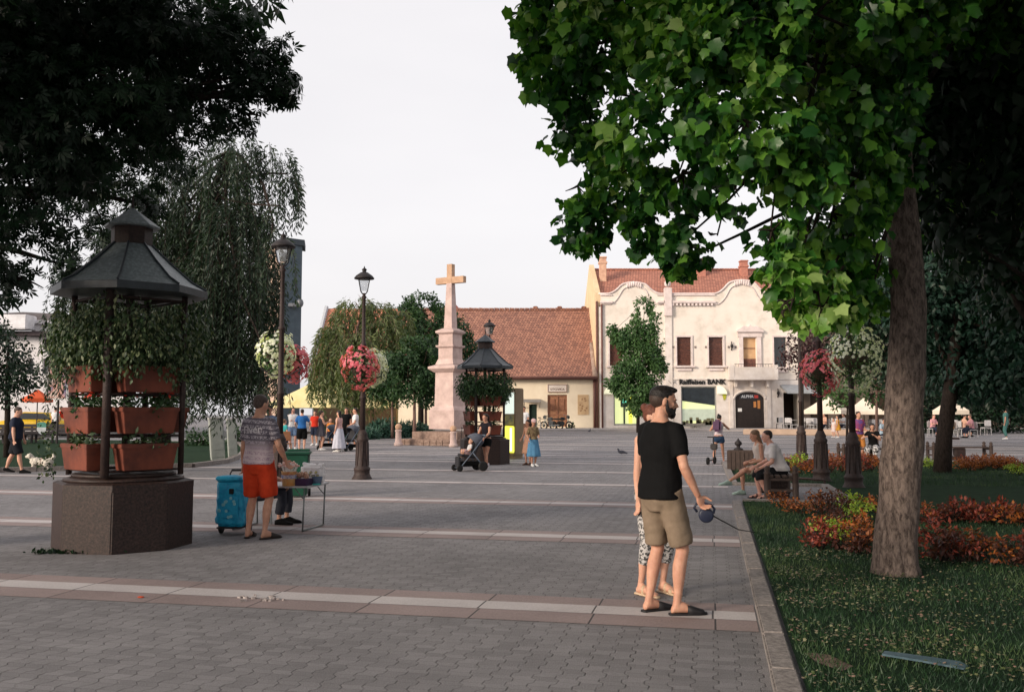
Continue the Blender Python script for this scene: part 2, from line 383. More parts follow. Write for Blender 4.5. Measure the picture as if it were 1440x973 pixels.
def scatter(name, P, Nn, T, size, tpl, mat, parent=None, var=None, svar=.35):
    """P points, Nn face normals, T tip directions -> one mesh of leaf faces"""
    P = np.asarray(P, float); n = len(P); tv, tf = tpl
    T = T / (np.linalg.norm(T, axis=1, keepdims=True) + 1e-9)
    X = np.cross(T, Nn); X /= (np.linalg.norm(X, axis=1, keepdims=True) + 1e-9); Z = np.cross(X, T)
    S = size * (1 + svar * (rng.random(n) * 2 - 1)) if not hasattr(size, '__len__') else np.asarray(size)
    V = P[:, None, :] + S[:, None, None] * (tv[None, :, 0, None] * X[:, None, :] + tv[None, :, 1, None] * T[:, None, :] + tv[None, :, 2, None] * Z[:, None, :])
    V = V.reshape(-1, 3); k = len(tv)
    fl = np.array([len(f) for f in tf]); idx = np.concatenate([np.array(f) for f in tf])
    I = (idx[None, :] + (np.arange(n) * k)[:, None]).ravel(); tot = np.tile(fl, n)
    me = bpy.data.meshes.new(name); me.vertices.add(len(V)); me.vertices.foreach_set('co', V.ravel().astype(np.float32))
    me.loops.add(len(I)); me.loops.foreach_set('vertex_index', I.astype(np.int32))
    me.polygons.add(len(tot)); st = np.concatenate([[0], np.cumsum(tot)[:-1]]); me.polygons.foreach_set('loop_start', st.astype(np.int32))
    me.update(calc_edges=True)
    a = me.attributes.new('v', 'FLOAT', 'POINT')
    vr = rng.random(n) if var is None else var
    a.data.foreach_set('value', np.repeat(vr, k).astype(np.float32))
    me.materials.append(mat); o = bpy.data.objects.new(name, me); COL.objects.link(o)
    if parent: o.parent = parent
    return o
def unit(n):
    d = rng.normal(size=(n, 3)); return d / np.linalg.norm(d, axis=1, keepdims=True)
def clump_points(clumps, dens, hollow=.45, gap=0, gs=1.5):
    """clumps (x,y,z,rx,ry,rz); dens = leaves per m2 of surface-ish; returns points and outward directions"""
    Ps, Os = [], []
    for c in clumps:
        x, y, z, rx, ry, rz = c; n = int(dens * (rx * ry + ry * rz + rx * rz) * 4.2)
        d = unit(n); rr = hollow + (1 - hollow) * rng.random(n) ** .6
        rr *= 1 + .22 * np.array([noise.noise(Vector(q * 2.3 + np.array([x, y, z]))) for q in d])
        p = np.array([x, y, z]) + d * rr[:, None] * np.array([rx, ry, rz])
        Ps.append(p); Os.append(d)
    P = np.concatenate(Ps); O = np.concatenate(Os)
    if gap > 0:
        q = np.array([noise.noise(Vector(p * gs)) for p in P]); keep = q > (gap - .5) * .9
        P, O = P[keep], O[keep]
    return P, O
def crown(name, clumps, dens, size, mat, parent, tpl, droop=.9, hollow=.45, gap=0, gs=1.5, out=.9, rnd=.75, svar=.35):
    P, O = clump_points(clumps, dens, hollow, gap, gs); n = len(P)
    T = unit(n) * .7 + O * .35 + np.array([0, 0, -droop]); Nn = O * out + unit(n) * rnd + np.array([0, 0, .45])
    var = np.clip(rng.random(n) * .6 + .2 + .45 * np.array([noise.noise(Vector(p * 1.1)) for p in P]), 0, 1)
    return scatter(name, P, Nn, T, size, tpl, mat, parent, var, svar)
def limb(bm, a, b, r0, r1, sag=.15, n=7, seg=6):
    a = Vector(a); b = Vector(b); pts = []; rr = []; j = Vector((random.uniform(-1, 1), random.uniform(-1, 1), random.uniform(-.3, 1))) * (b - a).length * sag
    for i in range(seg + 1):
        t = i / seg; pts.append(a.lerp(b, t) + j * math.sin(t * math.pi) * .6 + Vector((random.uniform(-1, 1), random.uniform(-1, 1), 0)) * (b - a).length * .012); rr.append(r0 + (r1 - r0) * t)
    tube(bm, pts, rr, n)
    return pts
def tree(name, label, cat, base, trunk_pts, trunk_r, clumps, dens, lsize, lm, bm_mat, tpl, group=None, droop=.9, hollow=.45, gap=0, gs=1.5, out=.9, limbs=True, tn=12, loc=None):
    root = thing(name, label, cat, base, 0, group); bv = Vector(base)
    t = BM(); tp = [Vector(p) - bv for p in trunk_pts]; tube(t, tp, trunk_r, tn)
    obj('trunk', t, bm_mat, root, True)
    cl = [(c[0] - bv.x, c[1] - bv.y, c[2] - bv.z, *c[3:]) for c in clumps]
    if limbs:
        lb = BM()
        for c in cl:
            k = random.randint(max(1, len(tp) // 2), len(tp) - 1); s = tp[k]
            limb(lb, s, Vector(c[:3]), trunk_r[k] * .42, .012, n=6)
            for _ in range(2):
                d = Vector(unit(1)[0]); limb(lb, Vector(c[:3]), Vector(c[:3]) + Vector((d.x * c[3], d.y * c[4], d.z * c[5])) * .8, .02, .006, n=4, seg=3)
        obj('branch', lb, bm_mat, root, True)
    crown('crown', cl, dens, lsize, lm, root, tpl, droop, hollow, gap, gs, out)
    return root
def pc(px, py, Y, rpx, ry=None, sy=1.0):
    """clump centred where a pixel ray meets depth Y, radius in pixels at that depth"""
    p = at(px, py, Y); r = rpx * Y / F
    return (p.x, p.y, p.z, r, ry if ry else r, r * sy)

# ------------------------------------------------------------------ shared materials
granite = mk('brown_granite', (.060, .034, .028), (.012, .008, .008), 38, .5, .15, 120, .3, c3=(.032, .019, .016), detail=12)
iron = mk('painted_iron', (.03, .024, .024), (.015, .012, .013), 20, .55, .2, 60)
ironb = mk('brown_black_iron', (.055, .034, .03), (.026, .018, .017), 20, .6, .25, 60)
copper = mk('dull_copper_sheet', (.24, .28, .29), (.10, .125, .135), 24, .45, .1, 30, .5, c3=(.15, .18, .19), detail=10)
darksheet = mk('black_sheet_metal', (.035, .045, .055), (.02, .026, .032), 10, .45, .1, 30, .5)
terra = mk('terracotta_plastic', (.21, .055, .03), (.10, .03, .02), 3.5, .55, .12, 60)
soil = mk('soil', (.05, .035, .025), None, 30, 1)
greenleaf = leafmat('planter_foliage', [(.012, .03, .012), (.03, .06, .022), (.06, .095, .04), (.17, .19, .10)], .15)
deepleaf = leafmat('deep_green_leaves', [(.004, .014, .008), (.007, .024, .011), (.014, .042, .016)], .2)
plane_leaf = leafmat('foreground_tree_leaves', [(.006, .030, .010), (.014, .062, .014), (.045, .15, .022), (.14, .30, .04), (.36, .46, .18)], .34, .34)
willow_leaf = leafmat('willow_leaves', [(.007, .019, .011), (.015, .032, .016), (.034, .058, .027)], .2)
gold_willow = leafmat('yellow_green_willow_leaves', [(.05, .075, .03), (.095, .125, .045), (.15, .17, .065)], .25)
mid_leaf = leafmat('mid_green_leaves', [(.010, .035, .012), (.022, .058, .018), (.045, .098, .026)], .2)
fresh_leaf = leafmat('fresh_green_leaves', [(.03, .075, .025), (.055, .12, .035), (.09, .17, .055)], .25)
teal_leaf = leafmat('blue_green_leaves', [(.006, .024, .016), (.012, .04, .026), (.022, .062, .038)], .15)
purple_leaf = leafmat('purple_leaves', [(.025, .01, .012), (.045, .016, .018), (.07, .025, .025)], .15)
bark_near = bark_material('pale_brown_bark', (.22, .17, .145), (.05, .038, .034), 13)
bark = bark_material('dark_bark', (.05, .038, .032), (.02, .015, .013), 10)
bark_pink = bark_material('reddish_bark', (.26, .16, .13), (.12, .08, .07), 10)
cream = mk('cream_stucco', (.80, .74, .66), (.64, .57, .49), .9, .9, .15, 20, .1, c3=(.79, .70, .62), detail=10)
white_stucco = mk('off_white_stucco', (.80, .73, .68), (.62, .54, .48), 1.3, .9, .15, 20, .1, detail=8)
barnwall = mk('warm_cream_limewash', (.84, .73, .56), (.72, .60, .45), .6, .9, .2, 15, .1, detail=8)
black = mk('black_void', (.012, .012, .012), None, 5, .6)
glassd = mk('dark_glass', (.02, .024, .026), (.012, .014, .016), 3, .08, 0, 1, .8)
white = mk('white_paint', (.8, .79, .77), (.72, .7, .68), 8, .5)

# ================================================================== SETTING
b = BM(); sheet(b, [(-500, -30), (500, -30), (500, 900), (-500, 900)], 0); drape(b, 0)
tag(obj('ground', b, paver_material()), kind='structure')
pinkm = slab_material('pink_stone_slabs', (.36, .275, .262), (.16, .12, .115), .95, 0)
whitem = slab_material('white_stone_slabs', (.60, .555, .55), (.35, .315, .31), .95, .02)
bp_, bw_ = BM(), BM()
for k in range(-1, 15):
    v0 = 7.68 + 4.45 * k; s0, s1 = (-46, .31) if v0 < 34 else (-30, 40)
    if v0 > 60: s0, s1 = -30, 40
    pk = .36 if k < 3 else .10
    for a, c_, tgt in ((-.16 - pk, -.155, bp_), (.165, .16 + pk * .85, bp_), (-.15, .16, bw_)):
        sheet(tgt, [sv(s0, v0 + a), sv(s1, v0 + a), sv(s1, v0 + c_), sv(s0, v0 + c_)], 0)
# thinner pale rows between the bands on the far half of the square
for k in range(9, 18):
    v0 = 30 + 2.3 * (k - 9) + 1
    sheet(bw_, [sv(-30, v0), sv(40, v0), sv(40, v0 + .22), sv(-30, v0 + .22)], 0)
drape(bp_, .004); drape(bw_, .005)
tag(obj('pink_slab_bands', bp_, pinkm), kind='structure'); tag(obj('white_slab_bands', bw_, whitem), kind='structure')
# far road on the left and pale pavement before the houses
b = BM(); sheet(b, [(-200, 52), (-13, 52), (-13, 64), (-200, 64)], 0); drape(b, .009)
tag(obj('road', b, mk('asphalt', (.06, .06, .062), (.045, .045, .047), 20, .9, .2, 80)), kind='structure')
b = BM()
for x0, x1, y0, y1 in ((-12, 60, 63.5, 69.95),):
    A = [(x0, y0), (x1, y0), (x1, y1), (x0, y1)]; flat(b, A, gz(66) - .2, gz(69) + .08)
tag(obj('house_pavement', b, mk('pale_pavement', (.42, .385, .375), (.32, .29, .28), 3, .9, .2, 60)), kind='structure')

# lawns
grass_base = mk('lawn_soil_and_moss', (.018, .045, .02), (.009, .022, .011), 4, 1, .5, 60, .1, c3=(.013, .032, .014), detail=8)
def lawn(name, poly, kerb_edges, kw=.17, kh=.07, top=.035):
    b = BM(); sheet(b, poly, 0); drape(b, top); tag(obj(name, b, grass_base), kind='structure')
lawnA = [sv(.50, -3), sv(16, -3), sv(30, 33), sv(1.0, 33), sv(.42, 31.5), sv(.5, 21.7), sv(2.35, 21.6), sv(2.35, 17.3), sv(.50, 17.3)]
lawn('lawn_under_the_big_tree', lawnA, None)
lawnL_px = [(-420, 690), (-200, 674), (0, 664), (150, 660), (270, 657), (318, 651), (338, 643), (346, 634), (338, 626), (325, 622), (100, 619), (-260, 619)]
lawnL = [tuple(G(*p)[:2]) for p in lawnL_px]
lawn('lawn_by_the_willow', lawnL, None)
islandM = [tuple(G(*p)[:2]) for p in [(455, 612), (500, 611), (560, 609), (600, 607), (612, 601), (540, 598), (455, 600)]]
lawn('green_island', islandM, None)
kerbm = slab_material('granite_kerb', (.47, .40, .355), (.24, .20, .18), .8, .3)
kerbm2 = mk('granite_kerbstone', (.32, .285, .265), (.14, .122, .115), 26, .85, .35, 90)
def kerb(name, pts, w, h, L=.95):
    """row of kerb stones, each a block with a thin open joint"""
    b = BM()
    for (a, c) in zip(pts, pts[1:]):
        a = Vector((*a, 0)); c = Vector((*c, 0)); d = c - a; n = max(1, round(d.length / L)); st = d / n; ang = math.atan2(d.y, d.x)
        for i in range(n):
            m = a + st * (i + .5); hh = h + random.uniform(-.006, .006)
            box(b, (m.x, m.y, gz(m.y) + hh / 2 - .05), (st.length - .012, w + random.uniform(-.006, .006), hh + .1), ang, .012)
    return tag(obj(name, b, kerbm2), kind='structure')
kerb('kerb_by_the_path', [sv(.40, y) for y in (-2.5, 17.35)], .155, .05)
kerb('kerb_of_the_bench_bay', [sv(.5, 17.38), sv(2.4, 17.38), sv(2.4, 21.55), sv(.45, 21.6), sv(.35, 31.5), sv(1.0, 33), sv(9, 33), sv(28, 33)], .16, .07)
kerb('kerb_of_the_left_lawn', lawnL[:10], .2, .13)
kerb('kerb_of_the_island', islandM[:5], .2, .12)
# broken patch and paving repairs in the first band
b = BM()
for i in range(16):
    p = G(365 + random.uniform(-28, 34), 841 + random.uniform(-3, 5)); r = random.uniform(.012, .035)
    q = [(p.x + r * math.cos(a) * random.uniform(.6, 1.2), p.y + r * math.sin(a) * random.uniform(.6, 1.2)) for a in np.linspace(0, 5.4, 6)]
    flat(b, q, 0, .012 + random.uniform(0, .012))
tag(obj('broken_paving_chips', b, mk('broken_stone', (.5, .44, .42), (.2, .17, .16), 30, .9, .3, 60)), 'scatter of broken stone chips on the edge of the nearest pink band', 'stone chips', kind='stuff')
b = BM(); p = G(198, 841); ell(b, (p.x, p.y, .012), (.03, .018, .008)); tag(obj('fallen_leaf', b, mk('red_leaf', (.55, .08, .03))), 'small orange red fallen leaf on the nearest pink band', 'leaf')

# grass blades (near lawn) and pale fallen petals
def blades(name, region, n, h, mat, zt=.035, label=None):
    pts = []
    while len(pts) < n:
        s, v = region(rng.random(), rng.random()); pts.append((*sv(s, v), 0))
    P = np.array(pts); P[:, 2] = [gz(y) + zt - .003 for y in P[:, 1]]
    T = unit(n) * .55 + np.array([0, 0, 1.0]); Nn = unit(n)
    var = np.clip(rng.random(n) * .5 + .25 + .8 * np.array([noise.noise(Vector((p[0] * .9, p[1] * .9, 0))) for p in P]), 0, 1)
    return scatter(name, P, Nn, T, h, (np.array([(-.07, 0, 0), (.07, 0, 0), (.03, .6, .06), (0, 1, .18)]), [(0, 1, 2), (0, 2, 3)]), mat, None, var, .5)
grassm = leafmat('grass_blades', [(.008, .026, .012), (.015, .044, .018), (.028, .064, .022), (.06, .095, .035)], .15)
near = lambda a, c: (.52 + (a ** 1.15) * 7.5, 4.2 + c ** 1.35 * 13)
o = blades('grass', near, 90000, .046, grassm); tag(o, 'short dense dark green grass of the near lawn under the tree', 'grass', kind='stuff')
far_ = lambda a, c: (.6 + a * 14, 21.8 + c * 11)
o = blades('grass', far_, 26000, .07, grassm); tag(o, 'dark green grass behind the bench bay', 'grass', kind='stuff')
def petals():
    P = []; 
    while len(P) < 3000:
        s = .5 + abs(rng.normal()) * 1.35; v = 5.0 + rng.random() ** 1.1 * 6.2
        x, y = sv(s, v)
        if noise.noise(Vector((x * 1.3, y * 1.3, 3))) + .3 * rng.random() > .02: P.append((x, y, .05 + rng.random() * .03))
    n = len(P)
    o = scatter('clover', P, unit(n) * .5 + np.array([0, 0, 1.0]), unit(n) * [1, 1, .2], .024, flower_tpl(),
                leafmat('clover_and_petals', [(.07, .10, .035), (.14, .16, .07), (.26, .24, .15), (.28, .15, .13)], .2), None)
    tag(o, 'tiny pale clover heads and petals strewn in the near grass', 'clover', kind='stuff')
petals()
b = BM()
for i in range(2):
    pass
pp = [G(1165, 928), G(1200, 945), G(1185, 952), G(1150, 940), G(1130, 925)]
sheet(b, [(p.x, p.y) for p in pp], 0); drape(b, .0385)
bmesh.ops.subdivide_edges(b, edges=b.edges[:], cuts=2)
tag(obj('bare_earth', b, mk('bare_earth', (.22, .15, .12), (.12, .08, .065), 14, 1, .6, 40)), kind='structure')
# blue-grey folded strip of sheet lying in the grass
t = BM(); p0, p1 = G(1240, 938), G(1362, 948)
a0 = math.atan2(p1.y - p0.y, p1.x - p0.x); m = (p0 + p1) / 2; Ls = (p1 - p0).length
pro = [(-.5, -.035), (-.46, .03), (-.30, .038), (.1, .05), (.42, .055), (.5, .0), (.44, -.06), (0, -.045), (-.3, -.038)]
Ap = [(x * Ls, y) for x, y in pro]; flat(t, Ap, 0, .012)
bmesh.ops.rotate(t, verts=t.verts[:], matrix=Matrix.Rotation(R(5), 3, 'Y'))
o = obj('plastic_strip', t, mk('blue_grey_plastic', (.10, .15, .18), (.06, .10, .12), 9, .4)); o.location = (m.x, m.y, .065); o.rotation_euler = (R(6), 0, a0)
tag(o, 'blue grey flat plastic strip lying in the grass near the camera', 'plastic strip')

# ================================================================== BUILDINGS
def wall_holes(bm, x0, x1, z0, z1, holes, y, depth, fy=None):
    """front wall at y with rectangular openings; jambs go back by depth"""
    xs = sorted({x0, x1, *[h[0] for h in holes], *[h[1] for h in holes]}); zs = sorted({z0, z1, *[h[2] for h in holes], *[h[3] for h in holes]})
    def inh(x, z): return any(h[0] < x < h[1] and h[2] < z < h[3] for h in holes)
    for xa, xb in zip(xs, xs[1:]):
        for za, zb in zip(zs, zs[1:]):
            if not inh((xa + xb) / 2, (za + zb) / 2):
                bm.faces.new([bm.verts.new(p) for p in ((xa, y, za), (xb, y, za), (xb, y, zb), (xa, y, zb))])
    for (xa, xb, za, zb) in holes:
        q = [(xa, za), (xb, za), (xb, zb), (xa, zb)]
        for (a, c) in zip(q, q[1:] + q[:1]):
            bm.faces.new([bm.verts.new(p) for p in ((a[0], y, a[1]), (a[0], y + depth, a[1]), (c[0], y + depth, c[1]), (c[0], y, c[1]))])
YB = 70.0
def bx(px): return at(px, 582, YB).x
def bz(py): return at(720, py, YB).z
def rect(px0, px1, py0, py1): return (bx(px0), bx(px1), bz(py1), bz(py0))
Z0 = gz(70) - .02
trim = mk('pinkish_white_trim', (.80, .69, .66), (.60, .50, .47), 2, .85, .2, 25, .1, detail=8)
tile_red = tile_material('terracotta_tiles', (.52, .22, .145), (.30, .12, .085), (.43, .17, .115))
tile_brown = tile_material('old_brown_tiles', (.42, .20, .135), (.17, .08, .062), (.31, .14, .098))
shutter = mk('worn_brown_shutter', (.20, .085, .06), (.09, .04, .035), 9, .7, .2, 20)
wood_or = mk('orange_brown_timber', (.42, .21, .11), (.30, .14, .08), 5, .7, .2, 20)
ply = mk('raw_plywood', (.60, .42, .24), (.46, .30, .17), 3, .8)
lit = mk('lit_shop_interior', (.6, .62, .25), (.5, .52, .3), .9, .7, emit=(.74, .80, .40), estr=.55)
litw = mk('lit_panel', (.8, .8, .7), None, 3, .5, emit=(1, .97, .8), estr=1.0)
lity = mk('lit_yellow_panel', (.8, .8, .1), None, 3, .5, emit=(.92, .95, .08), estr=1.0)
pipe = mk('red_brown_downpipe', (.17, .075, .06), None, 6, .5)

# --- bank building -------------------------------------------------
bank = thing('town_house', 'two storey cream baroque house with bank signage and red tiled roof', 'building', (bx(980), YB, 0))
def B(name, bm, mat, parent=None, smooth=False):
    for v in bm.verts: v.co.x -= bx(980); v.co.y -= YB
    return obj(name, bm, mat, parent or bank, smooth)
xL, xR = bx(843), bx(1127)
wins = [rect(953, 973, 474, 514), rect(998, 1018, 474, 514), rect(858, 876, 474, 514), rect(905, 923, 474, 514), rect(1090, 1108, 474, 516)]
balc = rect(1047, 1065, 475, 521)
shopL = rect(863, 897, 552, 598); shopM = rect(958, 1008, 543, 600); door = rect(1034, 1075, 551, 603.4); opening = rect(1102, 1124, 552, 603.4)
b = BM(); wall_holes(b, xL, xR, Z0 - .3, bz(430), wins + [balc, shopL, shopM, door, opening], YB, .35)
# side walls, back
for x in (xL, xR):
    b.faces.new([b.verts.new(p) for p in ((x, YB, Z0 - .3), (x, YB + 11, Z0 - .3), (x, YB + 11, bz(430)), (x, YB, bz(430)))])
b.faces.new([b.verts.new(p) for p in ((xL, YB + 11, Z0 - .3), (xR, YB + 11, Z0 - .3), (xR, YB + 11, bz(430)), (xL, YB + 11, bz(430)))])
B('wall', b, cream)
# parapet with two curved gables
def curve_gable(c, hw, top, base):
    pts = []
    for t in np.linspace(-1, 1, 29):
        a = abs(t); x = c + t * hw
        if a < .42: z = top - (top - base) * .16 * (a / .42) ** 2
        elif a < .5: z = top - (top - base) * (.16 + .14 * (a - .42) / .08)
        else: q = (a - .5) / .5; z = base + (top - base) * .70 * (1 - q) ** 1.9
        pts.append((x, z))
    return pts
pz = bz(412)
poly = [(bx(843), bz(431)), (bx(843), pz)] + curve_gable(bx(893), bx(931) - bx(893), bz(396), pz) + [(bx(933), pz), (bx(1002), pz)] + curve_gable(bx(1046), bx(1086) - bx(1046), bz(393), pz) + [(bx(1127), pz), (bx(1127), bz(431))]
b = BM(); prism(b, poly, YB + .003, YB + .38); B('parapet', b, cream)
# raised moulding that follows the gables
b = BM()
def follow(line, r=.09, y=YB - .04):
    tube(b, [Vector((x, y, z)) for x, z in line], r, 6)
follow([(x, z - .06) for x, z in poly[1:-1]], .075, YB - .03)
gl = [(x, z) for x, z in curve_gable(bx(893), bx(928) - bx(893), bz(402), bz(428))]; follow([(bx(845), bz(428))] + gl + [(bx(937), bz(428))], .045)
gl = [(x, z) for x, z in curve_gable(bx(1046), bx(1082) - bx(1046), bz(400), bz(428))]; follow([(bx(945), bz(428))] + gl + [(bx(1125), bz(428))], .045)
B('cornice', b, trim, None, True)
b = BM()
for px0, px1 in ((845, 862), (926, 936), (946, 1008), (1088, 1126)):
    box(b, ((bx(px0) + bx(px1)) / 2, YB - .10, bz(425)), (bx(px1) - bx(px0), .24, .16)); box(b, ((bx(px0) + bx(px1)) / 2, YB - .05, bz(415)), (bx(px1) - bx(px0), .12, .08))
x = 948
while x < 1008:
    box(b, (bx(x), YB - .10, bz(428.5)), (.14, .18, .18)); x += 5.5
for px in (941,): box(b, (bx(px), YB - .12, (bz(405) + bz(445)) / 2), (.62, .3, bz(405) - bz(445)), 0, .05); 
lathe(b, [(.05, 0), (.22, .1), (.26, .3), (.16, .5), (.2, .6), (.02, .75)], 10, (bx(941), YB, bz(404)))
for cx_, ty in ((893, 397.5), (1046, 395)):      # shell ornament on each gable
    for k in range(-3, 4): ell(b, (bx(cx_) + k * .17, YB - .08, bz(ty) - .1 - .05 * abs(k)), (.10, .10, .22), None, 1)
explode(B('ornament', b, trim))
b = BM()
for px0, px1 in ((936, 946), (843, 847), (1026, 1031), (1078, 1084)):
    z1 = bz(432) if px0 < 1000 else bz(535); box(b, ((bx(px0) + bx(px1)) / 2, YB - .05, (Z0 + z1) / 2), (bx(px1) - bx(px0), .12, z1 - Z0))
for px0, px1 in ((848, 935), (947, 1025), (1085, 1126)):
    box(b, ((bx(px0) + bx(px1)) / 2, YB - .03, bz(533)), (bx(px1) - bx(px0), .08, .10)); 
explode(B('pilaster', b, white_stucco))
# ground floor lighter render (thin raised render panel round the openings)
b = BM(); hs2 = [shopL, shopM, door, opening]; wall_holes(b, bx(847.3), bx(1125), Z0, bz(534.6), hs2, YB - .03, .03); B('plinth_render', b, white_stucco)
for i, (x0, x1, z0, z1) in enumerate(wins):
    fr = BM(); w_ = x1 - x0; zc = (z0 + z1) / 2
    for xx in (x0 - .06, x1 + .06): box(fr, (xx, YB - .03, zc), (.12, .1, z1 - z0 + .2))
    box(fr, ((x0 + x1) / 2, YB - .03, z1 + .07), (w_ + .24, .12, .14)); box(fr, ((x0 + x1) / 2, YB - .10, z0 - .08), (w_ + .5, .3, .12)); box(fr, ((x0 + x1) / 2, YB - .06, z0 - .30), (w_ + .1, .12, .26), 0, .05)
    f = B('window', fr, trim)
    g = BM(); box(g, ((x0 + x1) / 2, YB + .22, zc), (w_, .04, z1 - z0)); B('pane', g, glassd, f)
    s = BM(); z = z0 + .02; sl = 0
    if i == 4: continue
    while z < z1:
        d = math.sin(i * 2 + z * 1.7) * .03; box(s, ((x0 + x1) / 2, YB + .16 + d, z + .035), (w_ - .04, .025, .055), rot=Euler((R(25), R(random.uniform(-2, 2) + (3 if z < zc else 0)), 0)).to_matrix()); z += .075
    B('shutter', s, shutter, f)
x0, x1, z0, z1 = balc
fr = BM()
for xx in (x0 - .2, x1 + .2): box(fr, (xx, YB - .06, (z0 + z1) / 2), (.32, .16, z1 - z0 + .1))
box(fr, ((x0 + x1) / 2, YB - .06, z1 + .22), (x1 - x0 + .9, .18, .32))
xm = (x0 + x1) / 2; prism(fr, [(xm - 1.0, z1 + .42), (xm + 1.0, z1 + .42), (xm + 1.0, z1 + .52), (xm + .45, z1 + .92), (xm + .2, z1 + .78), (xm, z1 + .98), (xm - .2, z1 + .78), (xm - .45, z1 + .92), (xm - 1.0, z1 + .52)], YB - .3, YB - .002)
bd = B('balcony_door', fr, trim)
g = BM(); box(g, (xm, YB + .2, (z0 + z1) / 2), (x1 - x0, .05, z1 - z0)); B('blind', g, mk('tan_blind', (.62, .40, .22), (.48, .28, .15), 2, .8), bd)
g = BM(); box(g, (xm, YB + .165, z0 + (z1 - z0) * .68), (x1 - x0, .04, .06)); box(g, (xm, YB + .16, z0 + .45), (x1 - x0, .03, .9)); B('rail', g, shutter, bd)
# balcony
bb = BM(); q0, q1 = bx(1022), bx(1090); zt, zb = bz(517), bz(535)
box(bb, ((q0 + q1) / 2, YB - .55, zb + .12), (q1 - q0, 1.1, .24), 0, .03)
box(bb, ((q0 + q1) / 2, YB - 1.02, (zt + zb) / 2 + .1), (q1 - q0 - .1, .12, zt - zb - .2)); 
for xx in (q0 + .2, q1 - .2): box(bb, (xx, YB - 1.0, (zt + zb) / 2 + .16), (.4, .22, zt - zb), 0, .03); box(bb, (xx, YB - .5, (zt + zb) / 2 + .1), (.12, .94, zt - zb - .2))
for k in (-1, 0, 1): prism(bb, [((q0 + q1) / 2 + k * 1.2 - .12, zb), ((q0 + q1) / 2 + k * 1.2 + .12, zb), ((q0 + q1) / 2 + k * 1.2 + .08, zb - .5), ((q0 + q1) / 2 + k * 1.2 - .08, zb - .5)], YB - .5, YB - .05)
B('balcony', bb, white_stucco)
rb = BM()
for k in range(14): xx = q0 + .5 + k * (q1 - q0 - 1.0) / 13; tube(rb, [(xx, YB - 1.02, zt - .1), (xx, YB - 1.02, zt + .22)], .012, 5)
tube(rb, [(q0 + .4, YB - 1.02, zt + .22), (q1 - .4, YB - 1.02, zt + .22)], .018, 5); B('railing', rb, iron)
# shop fronts
def shopfront(r, blind):
    x0, x1, z0, z1 = r; f = BM()
    for xx in (x0 + .05, x1 - .05): box(f, (xx, YB + .12, (z0 + z1) / 2), (.1, .1, z1 - z0))
    box(f, ((x0 + x1) / 2, YB + .12, z1 - .05), (x1 - x0 - .2, .1, .1)); box(f, ((x0 + x1) / 2, YB + .12, z0 + .06), (x1 - x0 - .2, .12, .12)); fo = B('shop_window', f, mk('grey_frame', (.35, .35, .33)))
    g = BM(); box(g, ((x0 + x1) / 2, YB + .25, (z0 + z1) / 2), (x1 - x0, .04, z1 - z0)); B('lit_pane', g, lit, fo)
    if blind:
        g = BM(); prism(g, [(x0 + .1, z1 - .1), (x1 - .1, z1 - .1), (x1 - .1, z1 - 1.45), (x0 + .1, z1 - 1.1)], YB + .16, YB + .20); B('dark_blind', g, mk('dark_glass_blind', (.035, .045, .055), (.02, .025, .03), 2, .3), fo)
        g = BM()
        for k in range(26): xx = random.uniform(x0 + .2, x1 - .2); h = random.uniform(.12, .6); box(g, (xx, YB + .2, z0 + .12 + h / 2), (random.uniform(.08, .3), .05, h), 0, .02)
        B('window_display', g, mk('display_goods', (.25, .22, .12), (.05, .06, .04), 12), fo)
        g = BM(); box(g, ((x0 + x1) / 2, YB + .21, z0 + .9), (x1 - x0 - .2, .03, .9)); B('frosted_band', g, mk('frosted_film', (.40, .44, .36), None, 2, .6, emit=(.5, .56, .42), estr=.35), fo)
    return fo
fo = shopfront(shopM, True); fo2 = shopfront(shopL, False)
x0, x1, z0, z1 = shopL
g = BM(); box(g, ((x0 + x1) / 2 - .1, YB + .15, (z0 + z1) / 2), (.12, .1, z1 - z0 - .2)); box(g, (x0 + .82, YB + .16, z0 + 1.75), (.55, .12, .75), 0, .03); B('cash_machine', g, mk('atm_dark', (.03, .05, .04)), fo2)
g = BM(); box(g, (x0 + .82, YB + .09, z0 + 1.85), (.3, .02, .3)); B('screen', g, mk('screen', (.1, .4, .3), None, 4, .4, emit=(.15, .75, .5), estr=.7), fo2)
g = BM(); box(g, (x0 + 1.28, YB + .14, (z0 + z1) / 2), (.28, .06, z1 - z0 - .3)); B('sign_panel', g, lity, fo2)
# rounded lit canopies beside the shop window
for px, s in ((1009, 1), (862, -1)):
    g = BM(); zc = bz(554); pts = [(0, 0)] + [(s * .68 * math.cos(a) , .62 * math.sin(a)) for a in np.linspace(0, math.pi / 2, 9)]
    prism(g, [(bx(px) + x, zc + z) for x, z in pts], YB - .3, YB - .035); B('corner_light', g, mk('glowing_canopy', (.85, .84, .62), None, 2, .6, emit=(.95, .93, .66), estr=.3))
g = BM(); xx, zz = bx(1019), bz(557); prism(g, [(xx - .16, zz + .1), (xx, zz + .3), (xx + .16, zz + .1), (xx + .08, zz - .25), (xx - .06, zz - .3)], YB - .07, YB - .032); B('emblem', g, mk('yellow_green_emblem', (.5, .5, .05)))
